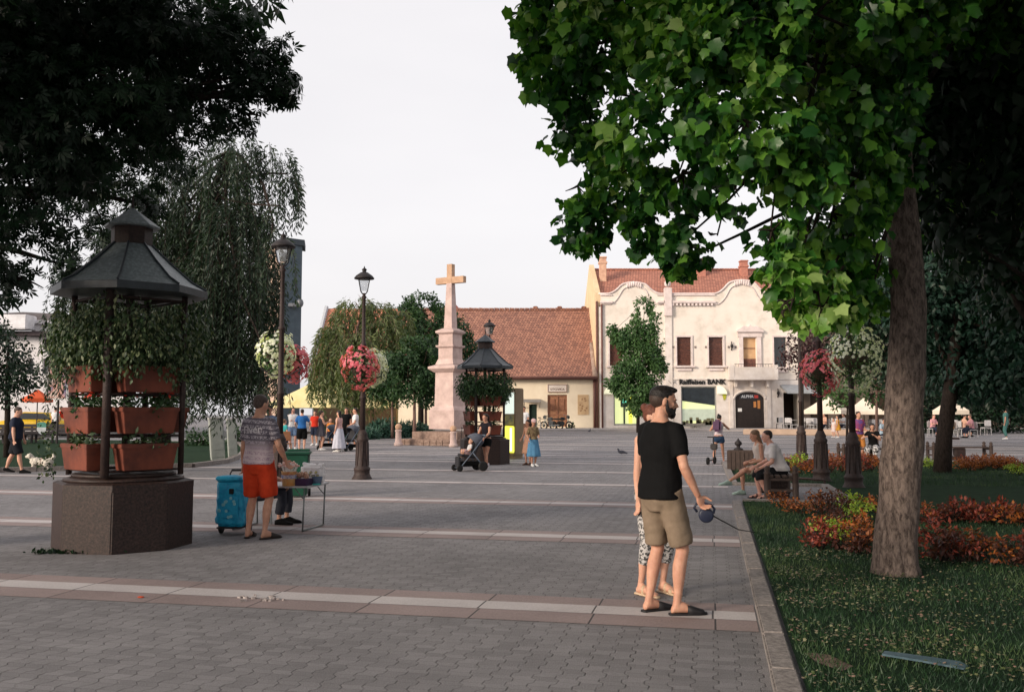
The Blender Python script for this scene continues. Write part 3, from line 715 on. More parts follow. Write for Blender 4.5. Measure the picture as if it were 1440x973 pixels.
# arched door
x0, x1, z0, z1 = door; xm = (x0 + x1) / 2; hw = (x1 - x0) / 2
arch = [(x0 - .001, z0), (x0 - .001, z1 - .55)] + [(xm - hw * math.cos(a), z1 - .55 + .55 * math.sin(a)) for a in np.linspace(0.15, math.pi - .15, 13)] + [(x1, z1 - .55), (x1, z0)]
g = BM(); prism(g, arch, YB + .12, YB + .22); dd = B('arched_door', g, mk('black_brown_door', (.035, .025, .022), (.02, .015, .014), 6, .3))
g = BM()
for sgn in (-1, 1):
    pts = [(xm + sgn * hw, z1 - .55)] + [(xm + sgn * hw * math.cos(a), z1 - .55 + .55 * math.sin(a)) for a in np.linspace(0, math.pi / 2, 7)] + [(xm + sgn * hw, z1)]
    prism(g, pts, YB - .028, YB + .1)
B('arch_spandrel', g, white_stucco, dd)
ring = BM(); tube(ring, [Vector((xm - (hw + .12) * math.cos(a), YB - .05, z1 - .55 + .67 * math.sin(a))) for a in np.linspace(0, math.pi, 15)], .09, 6); B('arch_trim', ring, white_stucco, dd, True)
g = BM(); box(g, (xm, YB + .10, z1 - .35), (1.45, .05, .34)); B('name_board', g, mk('board_dark', (.05, .05, .06)), dd)
text('ALPHA', .3, (xm - .15 - bx(980), YB + .06 - YB, z1 - .35), mk('grey_white_letters', (.6, .62, .66)), dd, bold=.006)
g = BM(); box(g, (xm + .52, YB + .06, z1 - .35), (.3, .03, .22)); B('red_mark', g, mk('red_letters', (.5, .06, .05)), dd)
g = BM(); box(g, (x0 + .38, YB + .105, z0 + 1.45), (.3, .02, .25)); B('notice', g, white, dd)
for k, xx in enumerate((xm + .42, xm + .72)):
    g = BM(); box(g, (xx, YB + .108, z1 - .95), (.2, .02, .62 if k else .45), 0, .0); B('poster', g, mk('orange_poster', (.6, .25, .08)), dd)
text('Raiffeisen BANK', .52, (bx(988) - bx(980), -.09, bz(537.2)), mk('black_letters', (.02, .02, .02)), bank, bold=.022, sx=1.0)
g = BM()
for k in (0, 1): box(g, (bx(942 + k * 6), YB - .09, bz(537)), (.05, .03, .3), rot=Euler((0, R(45), 0)).to_matrix()); box(g, (bx(942 + k * 6), YB - .12, bz(537)), (.05, .03, .3), rot=Euler((0, R(-45), 0)).to_matrix())
B('crossed_emblem', g, mk('grey_metal_mark', (.4, .38, .36)))
# right opening with awning
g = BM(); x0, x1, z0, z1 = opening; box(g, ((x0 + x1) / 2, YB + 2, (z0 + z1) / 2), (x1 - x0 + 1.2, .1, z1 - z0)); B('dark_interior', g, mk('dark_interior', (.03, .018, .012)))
g = BM(); a = [(YB - .02, bz(541)), (YB - 1.8, bz(551)), (YB - 1.8, bz(554)), (YB - .02, bz(544))]
vs = [[g.verts.new((xx, y, z)) for y, z in a] for xx in (bx(1098), bx(1140))]; g.faces.new(vs[0][::-1]); g.faces.new(vs[1])
for k in range(4): g.faces.new((vs[0][k], vs[0][(k + 1) % 4], vs[1][(k + 1) % 4], vs[1][k]))
aw = B('awning', g, mk('grey_awning_cloth', (.38, .40, .42), (.3, .31, .33), 2))
# wall lamps, plates
g = BM()
for px, py in ((1094, 553), (1030, 487)): tube(g, [(bx(px), YB - .03, bz(py) - .3), (bx(px), YB - .2, bz(py)), (bx(px), YB - .12, bz(py) + .35)], .04, 6); lathe(g, [(.03, -.2), (.12, 0), (.08, .15)], 8, (bx(px), YB - .2, bz(py)))
B('wall_lamp', g, iron)
g = BM()
for px, py in ((948, 488), (979, 488), (994, 488), (1026, 488), (1036, 488)): box(g, (bx(px), YB - .03, bz(py)), (.14, .06, .16), 0, .02)
explode(B('wall_anchor', g, mk('grey_anchor', (.25, .2, .18))))
# roof
def gable_roof(name, x0, x1, ye, ze, yr, zr, yb, mat, put, ov=.0, th=.12, parent=None):
    b = BM(); prof = [(ye, ze), (yr, zr), (yb, ze), (yb, ze - th), (yr, zr - th), (ye, ze - th)]
    A = [b.verts.new((x0, y, z)) for y, z in prof]; C = [b.verts.new((x1, y, z)) for y, z in prof]
    for k in range(6): b.faces.new((A[k], C[k], C[(k + 1) % 6], A[(k + 1) % 6]))
    b.faces.new((A[0], A[1], A[4], A[5])); b.faces.new((A[1], A[2], A[3], A[4])); b.faces.new((C[0], C[5], C[4], C[1])); b.faces.new((C[1], C[4], C[3], C[2]))
    bmesh.ops.recalc_face_normals(b, faces=b.faces[:])
    return put(name, b, mat, parent)
zrid = at(720, 380, YB + 5.5).z; rf = gable_roof('roof', bx(847), xR, YB + .4, bz(414), YB + 5.5, zrid, YB + 11, tile_red, B)
r_ = BM(); x = bx(847)
while x < xR - .2: tube(r_, [(x, YB + 5.5, zrid + .04), (x + .38, YB + 5.5, zrid + .05)], [.12, .10], 6); x += .4
B('ridge_tiles', r_, tile_red, rf)
for pxa, pxb, top in ((843, 852.5, 364), (979, 992, 367), (1041, 1051, 369)):
    c = BM(); yy = YB + 4.5 if pxa > 900 else YB + 3.4; X0 = at(pxa, 400, yy).x; X1 = at(pxb, 400, yy).x; zt = at(720, top, yy).z
    box(c, ((X0 + X1) / 2, yy, zt - 1.5), (X1 - X0, .6, 3.0), 0, .02); box(c, ((X0 + X1) / 2, yy, zt - .35), (X1 - X0 + .14, .72, .14)); box(c, ((X0 + X1) / 2, yy, zt + .08), (X1 - X0 + .1, .7, .12), 0, .03)
    B('chimney', c, mk('chimney_plaster', (.70, .46, .32), (.5, .28, .2), 3, .9) if pxa < 900 else mk('chimney_brick', (.50, .22, .16), (.38, .16, .12), 6, .9), rf)
g = BM(); A = [(YB, bz(431)), (YB, bz(412)), (YB + 5.5, zrid + .45), (YB + 11, bz(412)), (YB + 11, bz(431))]
for xx0, xx1 in ((bx(838.5), bx(845.5)),):
    va = [g.verts.new((xx0, y, z)) for y, z in A]; vb = [g.verts.new((xx1, y, z)) for y, z in A]; g.faces.new(va); g.faces.new(vb[::-1])
    for k in range(5): g.faces.new((va[k], vb[k], vb[(k + 1) % 5], va[(k + 1) % 5]))
    box(g, ((xx0 + xx1) / 2, YB + 5.5, (Z0 + bz(431)) / 2 - .1), (xx1 - xx0, 10.99, bz(431) - Z0 + .19))
bmesh.ops.recalc_face_normals(g, faces=g.faces[:]); B('gable_wall', g, mk('sunlit_yellow_stucco', (.74, .57, .36), (.62, .45, .28), 1, .9))  # yellow of the warm side light is put into this wall colour
g = BM(); tube(g, [(bx(847), YB - .12, bz(428)), (bx(847), YB - .12, Z0)], .07, 8); tube(g, [(bx(840), YB - .12, bz(424)), (bx(840), YB - .12, Z0)], .08, 8); B('downpipe', g, pipe, None, True)
# bench-like flower troughs outside the bank window
g = BM(); box(g, (bx(976), YB - .5, Z0 + .35), (1.4, .4, .18), 0, .02); box(g, (bx(976), YB - .5, Z0 + .2), (.15, .3, .24)); B('window_ledge', g, mk('weathered_grey', (.22, .2, .18)))

# --- long barn-like house -------------------------------------------
barn = thing('tiled_house', 'long single storey cream house under a big old brown tiled roof', 'building', (bx(740), YB, 0))
def Bb(name, bm, mat, parent=None, smooth=False):
    for v in bm.verts: v.co.x -= bx(740); v.co.y -= YB
    return obj(name, bm, mat, parent or barn, smooth)
XL, XR = bx(560), bx(838.3)
wd = rect(770, 797.5, 555, 600); d1 = rect(744, 755, 568.5, 602.5); d2 = rect(722, 735, 555, 602.5)
b = BM(); wall_holes(b, XL, XR, Z0 - .3, bz(531), [wd, d1, d2], YB, .3)
b.faces.new([b.verts.new(p) for p in ((XL, YB, Z0 - .3), (XL, YB + 12, Z0 - .3), (XL, YB + 12, bz(531)), (XL, YB, bz(531)))])
b.faces.new([b.verts.new(p) for p in ((XL, YB + 12, Z0 - .3), (XR, YB + 12, Z0 - .3), (XR, YB + 12, bz(531)), (XL, YB + 12, bz(531)))])
Bb('wall', b, barnwall)
zr = at(720, 436, YB + 6).z; rf = gable_roof('roof', XL, XR + .05, YB - .55, bz(530), YB + 6, zr, YB + 12.5, tile_brown, Bb, th=.16)
r_ = BM(); x = XL
while x < XR: tube(r_, [(x, YB + 6, zr + .05 + random.uniform(-.02, .02)), (x + .40, YB + 6, zr + .05)], [.15, .12], 6); x += .42
for px in (753, 787, 821): box(r_, (at(px, 436, YB + 6).x, YB + 6, zr + .2), (.4, .3, .22), 0, .05)
Bb('ridge_tiles', r_, tile_brown, rf)
g = BM(); tube(g, [(XL, YB - .6, bz(531.5)), (XR, YB - .6, bz(531.5))], .1, 8); tube(g, [(XR - .12, YB - .1, bz(531)), (XR - .12, YB - .1, Z0)], .1, 8); box(g, ((XL + XR) / 2, YB - .25, bz(533.5)), (XR - XL, .5, .07)); Bb('gutter', g, pipe, None, True)
g = BM(); tube(g, [(XR - .1, YB - .5, bz(530)), (XR - .1, YB + 2.6, bz(530) + (zr - bz(530)) * .46)], .22, 6); Bb('roof_edge', g, mk('roof_edge_mortar', (.42, .3, .24), (.25, .17, .13), 4), rf, True)
x0, x1, z0, z1 = wd
g = BM(); box(g, ((x0 + x1) / 2, YB + .2, (z0 + z1) / 2), (x1 - x0, .06, z1 - z0)); wdo = Bb('gate', g, wood_or)
g = BM()
for xx in (x0 + .06, x1 - .06, (x0 + x1) / 2): box(g, (xx, YB + .14, (z0 + z1) / 2), (.12, .07, z1 - z0))
for zz in (z0 + .2, z0 + .9, z1 - .08): box(g, ((x0 + x1) / 2, YB + .135, zz), (x1 - x0, .05, .11))
for xx in (x0 + .38, x1 - .38): box(g, (xx, YB + .15, z1 - .75), (.4, .06, .9), 0, .02)
Bb('gate_frame', g, mk('dark_orange_timber', (.33, .15, .085), (.2, .09, .055), 6), wdo)
g = BM(); box(g, ((x0 + x1) / 2, YB - .05, bz(546)), (1.5, .1, .62), 0, .02); pl = Bb('plaque', g, white_stucco)
g = BM()
for zz in (.27, -.27): box(g, ((x0 + x1) / 2, YB - .115, bz(546) + zz), (1.44, .03, .05))
for s in (-1, 1): box(g, ((x0 + x1) / 2 + s * .7, YB - .115, bz(546)), (.05, .03, .48))
Bb('plaque_border', g, mk('plaque_brown', (.35, .22, .16)), pl)
text('STOVKA', .24, ((x0 + x1) / 2 - bx(740), -.115, bz(547.5)), mk('plaque_letters', (.25, .15, .11)), pl, sx=1.2)
for r, m_ in ((d1, mk('green_black_door', (.012, .03, .022))), (d2, mk('oxblood_door', (.17, .065, .055), (.11, .04, .035), 5))):
    g = BM(); box(g, ((r[0] + r[1]) / 2, YB + .2, (r[2] + r[3]) / 2), (r[1] - r[0], .06, r[3] - r[2])); do = Bb('door', g, m_)
    g = BM(); ell(g, (r[1] - .1, YB + .15, r[2] + .95), (.04, .04, .04)); Bb('handle', g, iron, do)
r = rect(812.5, 828, 555, 583); g = BM(); box(g, ((r[0] + r[1]) / 2, YB - .02, (r[2] + r[3]) / 2), (r[1] - r[0], .05, r[3] - r[2])); pb = Bb('boarded_window', g, ply)
g = BM()
for k in range(9): box(g, (random.uniform(r[0] + .15, r[1] - .15), YB - .048, random.uniform(r[2] + .3, r[3] - .3)), (.1, .006, .14), rot=Euler((0, random.random() * 3, 0)).to_matrix())
Bb('torn_paper', g, mk('torn_paper', (.35, .2, .1)), pb)
g = BM(); box(g, (bx(747), YB - .7, bz(563.5)), (bx(761) - bx(735), 1.4, .06), rot=Euler((R(8), 0, 0)).to_matrix()); 
for px in (737, 759): tube(g, [(bx(px), YB, bz(573)), (bx(px), YB - 1.2, bz(565))], .03, 5)
Bb('door_canopy', g, mk('grey_canopy', (.3, .28, .26)))
# small red turret roof beyond the ridge
g = BM(); p = at(634, 434, 84); lathe(g, [(1.9, -1), (1.9, 0), (1.3, .35), (.7, 1.0), (.2, 1.6), (.05, 2.2)], 8, (p.x, 84, p.z - .9)); tag(obj('turret_roof', g, mk('faded_red_roof', (.45, .14, .11), (.36, .1, .08), 1)), 'small faded red turret roof peeping over the brown tiled roof behind the cross', 'turret')

# --- gabled house on the left of the square --------------------------
gh = thing('gabled_house', 'house with steep orange tiled roof and white verge behind the mid willow', 'building', (at(500, 582, 74).x, 74, 0))
def Bg(name, bm, mat, parent=None):
    for v in bm.verts: v.co.x -= gh.location.x; v.co.y -= 74
    return obj(name, bm, mat, parent or gh)
g = BM(); a = at(437, 531, 74); c = at(461, 434, 80); e = at(600, 434, 80); f_ = at(600, 531, 74)
q = [a, c, e, f_]; vs = [g.verts.new(p) for p in q]; g.faces.new(vs); vs2 = [g.verts.new(p + Vector((0, .2, -.2))) for p in q]; g.faces.new(vs2[::-1])
for k in range(4): g.faces.new((vs[k], vs2[k], vs2[(k + 1) % 4], vs[(k + 1) % 4]))
bmesh.ops.recalc_face_normals(g, faces=g.faces[:]); rg = Bg('roof', g, tile_material('orange_tiles', (.62, .25, .15), (.42, .15, .09), (.52, .20, .12)))
g = BM(); tube(g, [a + Vector((-.12, -.1, .05)), c + Vector((-.12, 0, .12))], .19, 6); Bg('verge', g, mk('pale_blue_grey_verge', (.5, .52, .56)), rg)
g = BM(); box(g, ((a.x + f_.x) / 2, 77.5, (a.z + gz(75)) / 2 - .1), (f_.x - a.x - .4, 6.4, a.z - gz(75) + .15)); Bg('wall', g, mk('yellow_stucco', (.75, .58, .28), (.6, .45, .22), 1))
g = BM()
for k in range(4): box(g, (a.x + 1.3 + k * 2.25, 74.22, gz(75) + 1.35), (2.1, .14, 2.6)); 
explode(Bg('window', g, mk('wall_darkening_panel', (.10, .06, .03), None, 3, .3)))  # panels widened over most of the wall to paint in the dark under the parasols
for px, py in ((521, 573), (578, 578)):
    pass

# --- tall slab tower at the left -------------------------------------
YT = 90.0
p = at(396, 342, YT); zt = p.z; tw = thing('tower_block', 'tall narrow tower with tan side and dark slate side behind the left flower lamp', 'building', (p.x, YT, 0))
def Bt(name, bm, mat, parent=None):
    for v in bm.verts: v.co.x -= p.x; v.co.y -= YT
    return obj(name, bm, mat, parent or tw)
def facequad(bm, a, c, z0, z1, th=.3):
    a = Vector((*a, 0)); c = Vector((*c, 0)); d = (c - a); nrm = Vector((d.y, -d.x, 0)).normalized()
    m = (a + c) / 2 - nrm * th / 2; box(bm, (m.x, m.y, (z0 + z1) / 2), (d.length, th, z1 - z0), math.atan2(d.y, d.x))
xl = at(371, 400, YT + 1.5).x; xr = at(424, 400, YT + 1.5).x
g = BM(); prL = [(xl, YT + 1.6), (p.x - .02, YT), (p.x + .3, YT + 3.5), (xl + .8, YT + 4)]
flat(g, prL, gz(90) - .2, zt - .1); Bt('tan_side', g, mk('tan_render', (.55, .40, .31), (.45, .32, .25), 2))
g = BM(); flat(g, [(p.x, YT), (xr, YT + 1.6), (xr - .7, YT + 4.6), (p.x + .32, YT + 3.5)], gz(90) - .2, zt); Bt('slate_side', g, mk('slate_cladding', (.085, .115, .14), (.06, .085, .105), 2, .6))
g = BM(); flat(g, [(p.x - .1, YT - .15), (xr + .25, YT + 1.5), (xr - .4, YT + 4.8), (p.x + .2, YT + 3.7)], zt + .01, zt + .6); Bt('cap', g, mk('slate_cap', (.07, .085, .10)))
g = BM(); flat(g, [(at(365, 400, YT + 2).x, YT + 3), (xl - .5, YT + 2.2), (xl - .1, YT + 5), (xl - .6, YT + 5)], 0, at(720, 355, YT).z); Bt('pale_annex', g, mk('peach_render', (.70, .50, .38), None, 2))
g = BM(); q = at(421, 428, YT); box(g, (q.x - .6, YT + .6, q.z), (1.2, .5, .35), 0, .05); ell(g, (q.x - .1, YT + .7, q.z + .2), (.35, .35, .45)); Bt('antenna', g, mk('dull_metal', (.16, .17, .19), None, 5, .4))

# --- white building far left ------------------------------------------
YW = 62.0
wx = lambda px: at(px, 582, YW).x
wz = lambda py: at(720, py, YW).z
wb = thing('white_building', 'white plastered town building with long flat band behind the left trees', 'building', (wx(30), YW, 0))
def Bw(name, bm, mat, parent=None):
    for v in bm.verts: v.co.x -= wx(30); v.co.y -= YW
    return obj(name, bm, mat, parent or wb)
g = BM(); hol = [(wx(57), wx(65), wz(526), wz(504)), (wx(57), wx(65), wz(492), wz(476)), (wx(36), wx(44), wz(526), wz(504)), (wx(10), wx(20), wz(526), wz(504)), (wx(-30), wx(-18), wz(526), wz(504)), (wx(88), wx(104), wz(526), wz(504)), (wx(125), wx(140), wz(526), wz(504))]
wall_holes(g, wx(-170), wx(182), gz(62) - .2, wz(472), hol, YW, .3)
Bw('wall', g, mk('white_render', (.72, .69, .70), (.6, .57, .58), 1.2))
g = BM()
for h in hol: box(g, ((h[0] + h[1]) / 2, YW + .28, (h[2] + h[3]) / 2), (h[1] - h[0], .06, h[3] - h[2]))
explode(Bw('window', g, glassd))
g = BM(); box(g, ((wx(-170) + wx(46)) / 2, YW - .6, wz(455)), (wx(46) - wx(-170), 1.4, wz(444) - wz(464)), 0, .05); Bw('balcony_band', g, mk('white_band', (.78, .76, .78), None, 2))
g = BM(); box(g, ((wx(-170) + wx(78)) / 2, YW - .35, wz(470)), (wx(78) - wx(-170), .7, .3)); Bw('dark_soffit', g, mk('dark_soffit', (.06, .045, .05)))
g = BM(); gv = [g.verts.new(v_) for v_ in ((wx(-60), YW - .2, wz(444)), (wx(68), YW - .2, wz(458)), (wx(60), YW + 6, wz(430)), (wx(-40), YW + 6, wz(425)))]; g.faces.new(gv); Bw('roof', g, tile_material('grey_brown_tiles', (.14, .11, .10), (.08, .06, .06), (.11, .085, .08)))
g = BM(); box(g, (wx(100), YW + .1, wz(462)), (wx(180) - wx(60), .2, wz(450) - wz(474))); Bw('upper_wall', g, mk('white_render', (.7, .7, .7)))
# billboard hanging before it
p = at(82, 525, 44); bb_ = thing('banner_sign', 'tall framed colourful banner sign on a pole left of the big planter kiosk', 'sign', (p.x, 44, gz(44)))
g = BM(); wd_, ht_ = 25 * 44 / F, 70 * 44 / F; box(g, (0, 0, p.z - gz(44)), (wd_ + .12, .1, ht_ + .12), 0, .02); obj('frame', g, white, bb_)
g = BM(); box(g, (0, -.055, p.z - gz(44)), (wd_, .02, ht_)); obj('picture', g, mk('banner_print', (.55, .50, .46), (.10, .16, .35), 1.6, .5, c3=(.5, .25, .2), detail=2), bb_)
g = BM(); tube(g, [(0, .1, 0), (0, .1, p.z - gz(44) + ht_ / 2)], .05, 8); obj('post', g, iron, bb_)
# --- dim building row on the right ------------------------------------
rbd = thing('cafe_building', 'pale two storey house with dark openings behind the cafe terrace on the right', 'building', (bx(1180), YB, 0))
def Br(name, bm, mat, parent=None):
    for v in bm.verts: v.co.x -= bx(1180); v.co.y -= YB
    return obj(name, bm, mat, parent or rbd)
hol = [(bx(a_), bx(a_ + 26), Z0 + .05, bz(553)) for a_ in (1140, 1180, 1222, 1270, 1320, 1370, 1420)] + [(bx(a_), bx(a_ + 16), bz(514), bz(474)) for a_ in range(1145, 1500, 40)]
g = BM(); wall_holes(g, bx(1127.3), bx(1560), Z0 - .3, bz(428), hol, YB + .02, .3); Br('wall', g, mk('shade_darkened_render', (.15, .11, .085), (.10, .075, .06), 1))  # wall colour darkened to hold the deep shade of the trees
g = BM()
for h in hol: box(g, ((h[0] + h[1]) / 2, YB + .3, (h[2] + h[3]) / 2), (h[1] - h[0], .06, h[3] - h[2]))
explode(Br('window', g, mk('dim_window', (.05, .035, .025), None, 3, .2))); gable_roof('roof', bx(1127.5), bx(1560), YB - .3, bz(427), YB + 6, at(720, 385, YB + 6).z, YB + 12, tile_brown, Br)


# ================================================================== TREES
# --- foreground tree on the right
base = G(1259, 811); Yt = base.y
tp = [base + Vector((0, 0, -.1)), base + Vector((.0, 0, .12)), at(1264, 700, Yt), at(1273, 560, Yt), at(1278, 430, Yt), at(1271, 330, Yt), at(1262, 250, Yt + .1), at(1255, 120, Yt + .3), at(1250, -60, Yt + .6), at(1240, -260, Yt + .9)]
fore = thing('leafy_tree', 'big foreground tree with broad lobed green leaves and pale brown trunk in the lawn', 'tree', base)
t = BM(); rr = [.26, .212, .196, .184, .168, .16, .155, .14, .12, .08]
fine = []; fr_ = []
for i in range(len(tp) - 1):
    for k in range(8): fine.append(tp[i].lerp(tp[i + 1], k / 8) - base); fr_.append(rr[i] + (rr[i + 1] - rr[i]) * k / 8)
tube(t, fine, fr_, 40)
for v in t.verts:
    d = noise.noise(Vector((v.co.x * 9, v.co.y * 9, v.co.z * 2.2))) * .022 + noise.noise(v.co * 2.2) * .03
    ax = Vector((v.co.x, v.co.y, 0)); v.co += ax.normalized() * d if v.co.z < 2 else Vector((0, 0, 0))
    if v.co.z < .35:
        an = math.atan2(v.co.y, v.co.x); v.co += ax.normalized() * (.35 - v.co.z) * .08 * (math.sin(an * 5 + 1) * .5 + .4)
obj('trunk', t, bark_near, fore, True)
CL = [pc(775, 30, 8.6, 52), pc(735, 25, 8.7, 17), pc(738, 85, 8.8, 26), pc(757, 125, 8.8, 18), pc(800, 110, 8.5, 52), pc(850, 60, 8, 85), pc(815, 195, 8.6, 50), pc(812, 262, 8.5, 34), pc(822, 318, 8.4, 40), pc(870, 250, 8.4, 55), pc(895, 325, 8.2, 36),
      pc(960, 345, 8.0, 44), pc(960, 240, 7.7, 70), pc(920, 160, 7.4, 85), pc(950, 30, 7.4, 95), pc(1040, 40, 7.0, 100), pc(1050, 170, 6.9, 95), pc(1035, 258, 7.4, 50), pc(1085, 325, 7.2, 42),
      pc(1105, 385, 7.2, 40), pc(1100, 438, 7.0, 18), pc(1150, 412, 7.3, 44), pc(1170, 300, 7.8, 80), pc(1170, 150, 7.8, 125), pc(1210, 390, 9.6, 60), pc(1205, 430, 8.6, 26), pc(1106, 425, 7.1, 24), pc(1158, 432, 7.4, 32), pc(1213, 438, 8.4, 28), pc(1180, 400, 8.4, 50), pc(1130, 380, 8.8, 40), pc(880, -60, 7.8, 110), pc(1060, -90, 7.2, 130), pc(1240, -100, 8.6, 170), pc(1420, -60, 10.5, 150),
      pc(960, 370, 8.0, 22), pc(1000, 330, 8, 18), pc(1140, 350, 8.4, 60), pc(1260, -10, 7.4, 110), pc(1150, 20, 6.9, 95), pc(1120, 230, 7.1, 70), pc(1258, 230, 8.2, 48), pc(1225, 260, 8.0, 40), pc(1235, 130, 8.3, 60), pc(1122, 436, 8, 26), pc(1097, 415, 8, 20)]
cl = [(c[0] - base.x, c[1] - base.y, c[2] - base.z, *c[3:]) for c in CL]
lb = BM()
for c in cl:
    s = fine[random.randint(46, 68)]; limb(lb, s, Vector(c[:3]), .032, .007, n=6)
    for _ in range(4):
        d = Vector(unit(1)[0]); limb(lb, Vector(c[:3]), Vector(c[:3]) + Vector((d.x * c[3], d.y * c[4], d.z * c[5])) * .55, .012, .004, n=4, seg=3)
obj('branch', lb, bark, fore, True)
crown('crown', cl, 280, .097, plane_leaf, fore, maple_leaf(), .8, .3, .33, 1.9, .5, 1.0, .5)
up = [(base.x + x, base.y + y, z, r, r, r * .6) for x, y, z, r in ((6, 3, 6, 2.6), (7.5, 7, 6, 3), (6, -2, 5.5, 2.8), (8, 12, 7, 3), (0, -8, 6, 2.6), (-3, -2.5, 7.2, 2.2), (0, -2, 7.8, 2.4), (2, -6, 6.5, 2.5), (-1.2, -6.5, 6.8, 2.2), (-2.2, 1.2, 7.6, 2.0), (2.6, 1, 7.4, 2.4), (4, -3, 6, 2.4), (.5, 3.5, 8, 2.4), (3.5, 5, 6.5, 2.4))]  # leaf masses overhead and behind the camera, added to shade the foreground
crown('shade_crown', [(c[0] - base.x, c[1] - base.y, c[2] - base.z, *c[3:]) for c in up], 26, .34, plane_leaf, fore, maple_leaf(), .6, .5)

# --- big dark tree reaching in from the left
Y0 = 10.0
LC = [(20, 40, 10, 120), (120, 30, 10.5, 120), (220, 60, 10.6, 110), (300, 70, 10.8, 75), (352, 100, 11, 52), (392, 70, 11, 22), (388, 120, 11.1, 36), (412, 108, 11.2, 14), (410, 135, 11.2, 16), (300, 160, 10.9, 50), (350, 160, 11, 26), (120, 150, 10.2, 110), (220, 165, 10.8, 80), (40, 200, 10, 100), (140, 245, 12.8, 70), (230, 225, 12.8, 42),
      (60, 300, 10.2, 75), (20, 390, 10.3, 50), (150, 330, 13.2, 34), (95, 375, 13.4, 30), (205, 290, 13.2, 28), (-60, 300, 10, 110), (-80, 100, 10, 160), (190, 20, 10.3, 60), (330, 30, 11, 22), (20, 130, 9.6, 90), (90, 200, 9.7, 80), (180, 120, 10.1, 80)]
cl = [pc(a, b_, c, d) for a, b_, c, d in LC]
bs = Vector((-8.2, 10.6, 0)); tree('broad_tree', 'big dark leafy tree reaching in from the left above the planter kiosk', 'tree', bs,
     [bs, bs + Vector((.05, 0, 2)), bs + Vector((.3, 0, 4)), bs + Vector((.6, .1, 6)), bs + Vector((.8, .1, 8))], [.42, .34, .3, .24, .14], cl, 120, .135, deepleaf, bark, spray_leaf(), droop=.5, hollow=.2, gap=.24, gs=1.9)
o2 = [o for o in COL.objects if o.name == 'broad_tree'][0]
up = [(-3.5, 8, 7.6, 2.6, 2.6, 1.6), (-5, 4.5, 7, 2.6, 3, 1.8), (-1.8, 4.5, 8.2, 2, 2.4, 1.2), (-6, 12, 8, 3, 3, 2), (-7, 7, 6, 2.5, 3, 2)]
crown('shade_crown', [(c[0] - bs.x, c[1] - bs.y, c[2] - bs.z, *c[3:]) for c in up], 16, .36, deepleaf, o2, spray_leaf(), .5, .4)

# --- weeping trees: strands with narrow leaves
def weeping(name, label, base, trunk, tr, tops, lm, lsize, bm_, group=None, step=.07):
    """tops: (x,y,z,spread,length,count)"""
    root = thing(name, label, 'tree', base, 0, group); bv = Vector(base)
    t = BM(); tube(t, [Vector(p) - bv for p in trunk], tr, 10); obj('trunk', t, bm_, root, True)
    lb = BM(); P, T_, Nn, V_ = [], [], [], []
    for (x, y, z, sp, ln, cnt) in tops:
        s = Vector(trunk[random.randint(len(trunk) // 2, len(trunk) - 1)]) - bv; limb(lb, s, Vector((x, y, z)) - bv, .06, .02, n=5)
        for _ in range(cnt):
            a = random.random() * 6.28; r = sp * random.random() ** .5; p = Vector((x + r * math.cos(a), y + r * math.sin(a), z + random.uniform(-.3, .3) * sp + (sp - r) * .35)) - bv
            L_ = ln * random.uniform(.55, 1.0); q = p.copy(); sway = Vector((math.cos(a), math.sin(a), 0)) * .25; n = int(L_ / step); hue = random.random()
            strand = [q.copy()]
            for i in range(n):
                f = i / n; d = (sway * (1 - f) ** 2 + Vector((0, 0, -1)) * (.25 + f) + Vector((random.uniform(-.12, .12), random.uniform(-.12, .12), 0))).normalized() * step; q = q + d
                if i % 6 == 5: strand.append(q.copy())
                for _k in range(2):
                    o_ = Vector(unit(1)[0]); P.append(tuple(q + o_ * .03)); dd = d.normalized() * .8 + o_ * .6; T_.append(tuple(dd)); nn = o_.cross(d) + Vector(unit(1)[0]) * .5; Nn.append(tuple(nn)); V_.append(min(1, max(0, hue * .7 + random.random() * .3)))
            if len(strand) > 1 and random.random() < .5: tube(lb, strand, .006, 3, False)
    obj('branch', lb, bm_, root)
    scatter('crown', P, np.array(Nn), np.array(T_), lsize, narrow_leaf(), lm, root, np.array(V_)); return root
def W(px, py, Y, spx, lpx, n): p = at(px, py, Y); return (p.x, p.y, p.z, spx * Y / F, lpx * Y / F, n)
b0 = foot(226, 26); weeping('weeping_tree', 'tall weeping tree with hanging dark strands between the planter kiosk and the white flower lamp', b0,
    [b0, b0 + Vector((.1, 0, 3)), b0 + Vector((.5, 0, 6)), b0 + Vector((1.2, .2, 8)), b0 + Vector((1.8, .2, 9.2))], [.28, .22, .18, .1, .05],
    [W(330, 205, 25, 45, 150, 60), W(378, 220, 25, 34, 110, 50), W(403, 245, 24.5, 14, 95, 16), W(290, 230, 26, 50, 230, 90), W(240, 260, 26, 55, 280, 90), W(335, 300, 24.5, 36, 250, 95), W(310, 380, 25, 60, 230, 130), W(250, 400, 25.5, 60, 190, 120), W(328, 420, 24.6, 26, 150, 60), W(215, 330, 27, 60, 260, 90), W(170, 380, 27, 60, 200, 80), W(318, 480, 25, 38, 120, 90), W(280, 480, 25, 50, 120, 100), W(385, 335, 23, 16, 110, 9), W(130, 400, 27, 45, 200, 45), W(385, 540, 23, 24, 50, 14), W(392, 290, 23, 16, 60, 10), W(300, 300, 27, 60, 240, 110), W(260, 330, 27, 50, 250, 90), W(320, 520, 25.5, 40, 90, 60)], willow_leaf, .15, bark, step=.085)
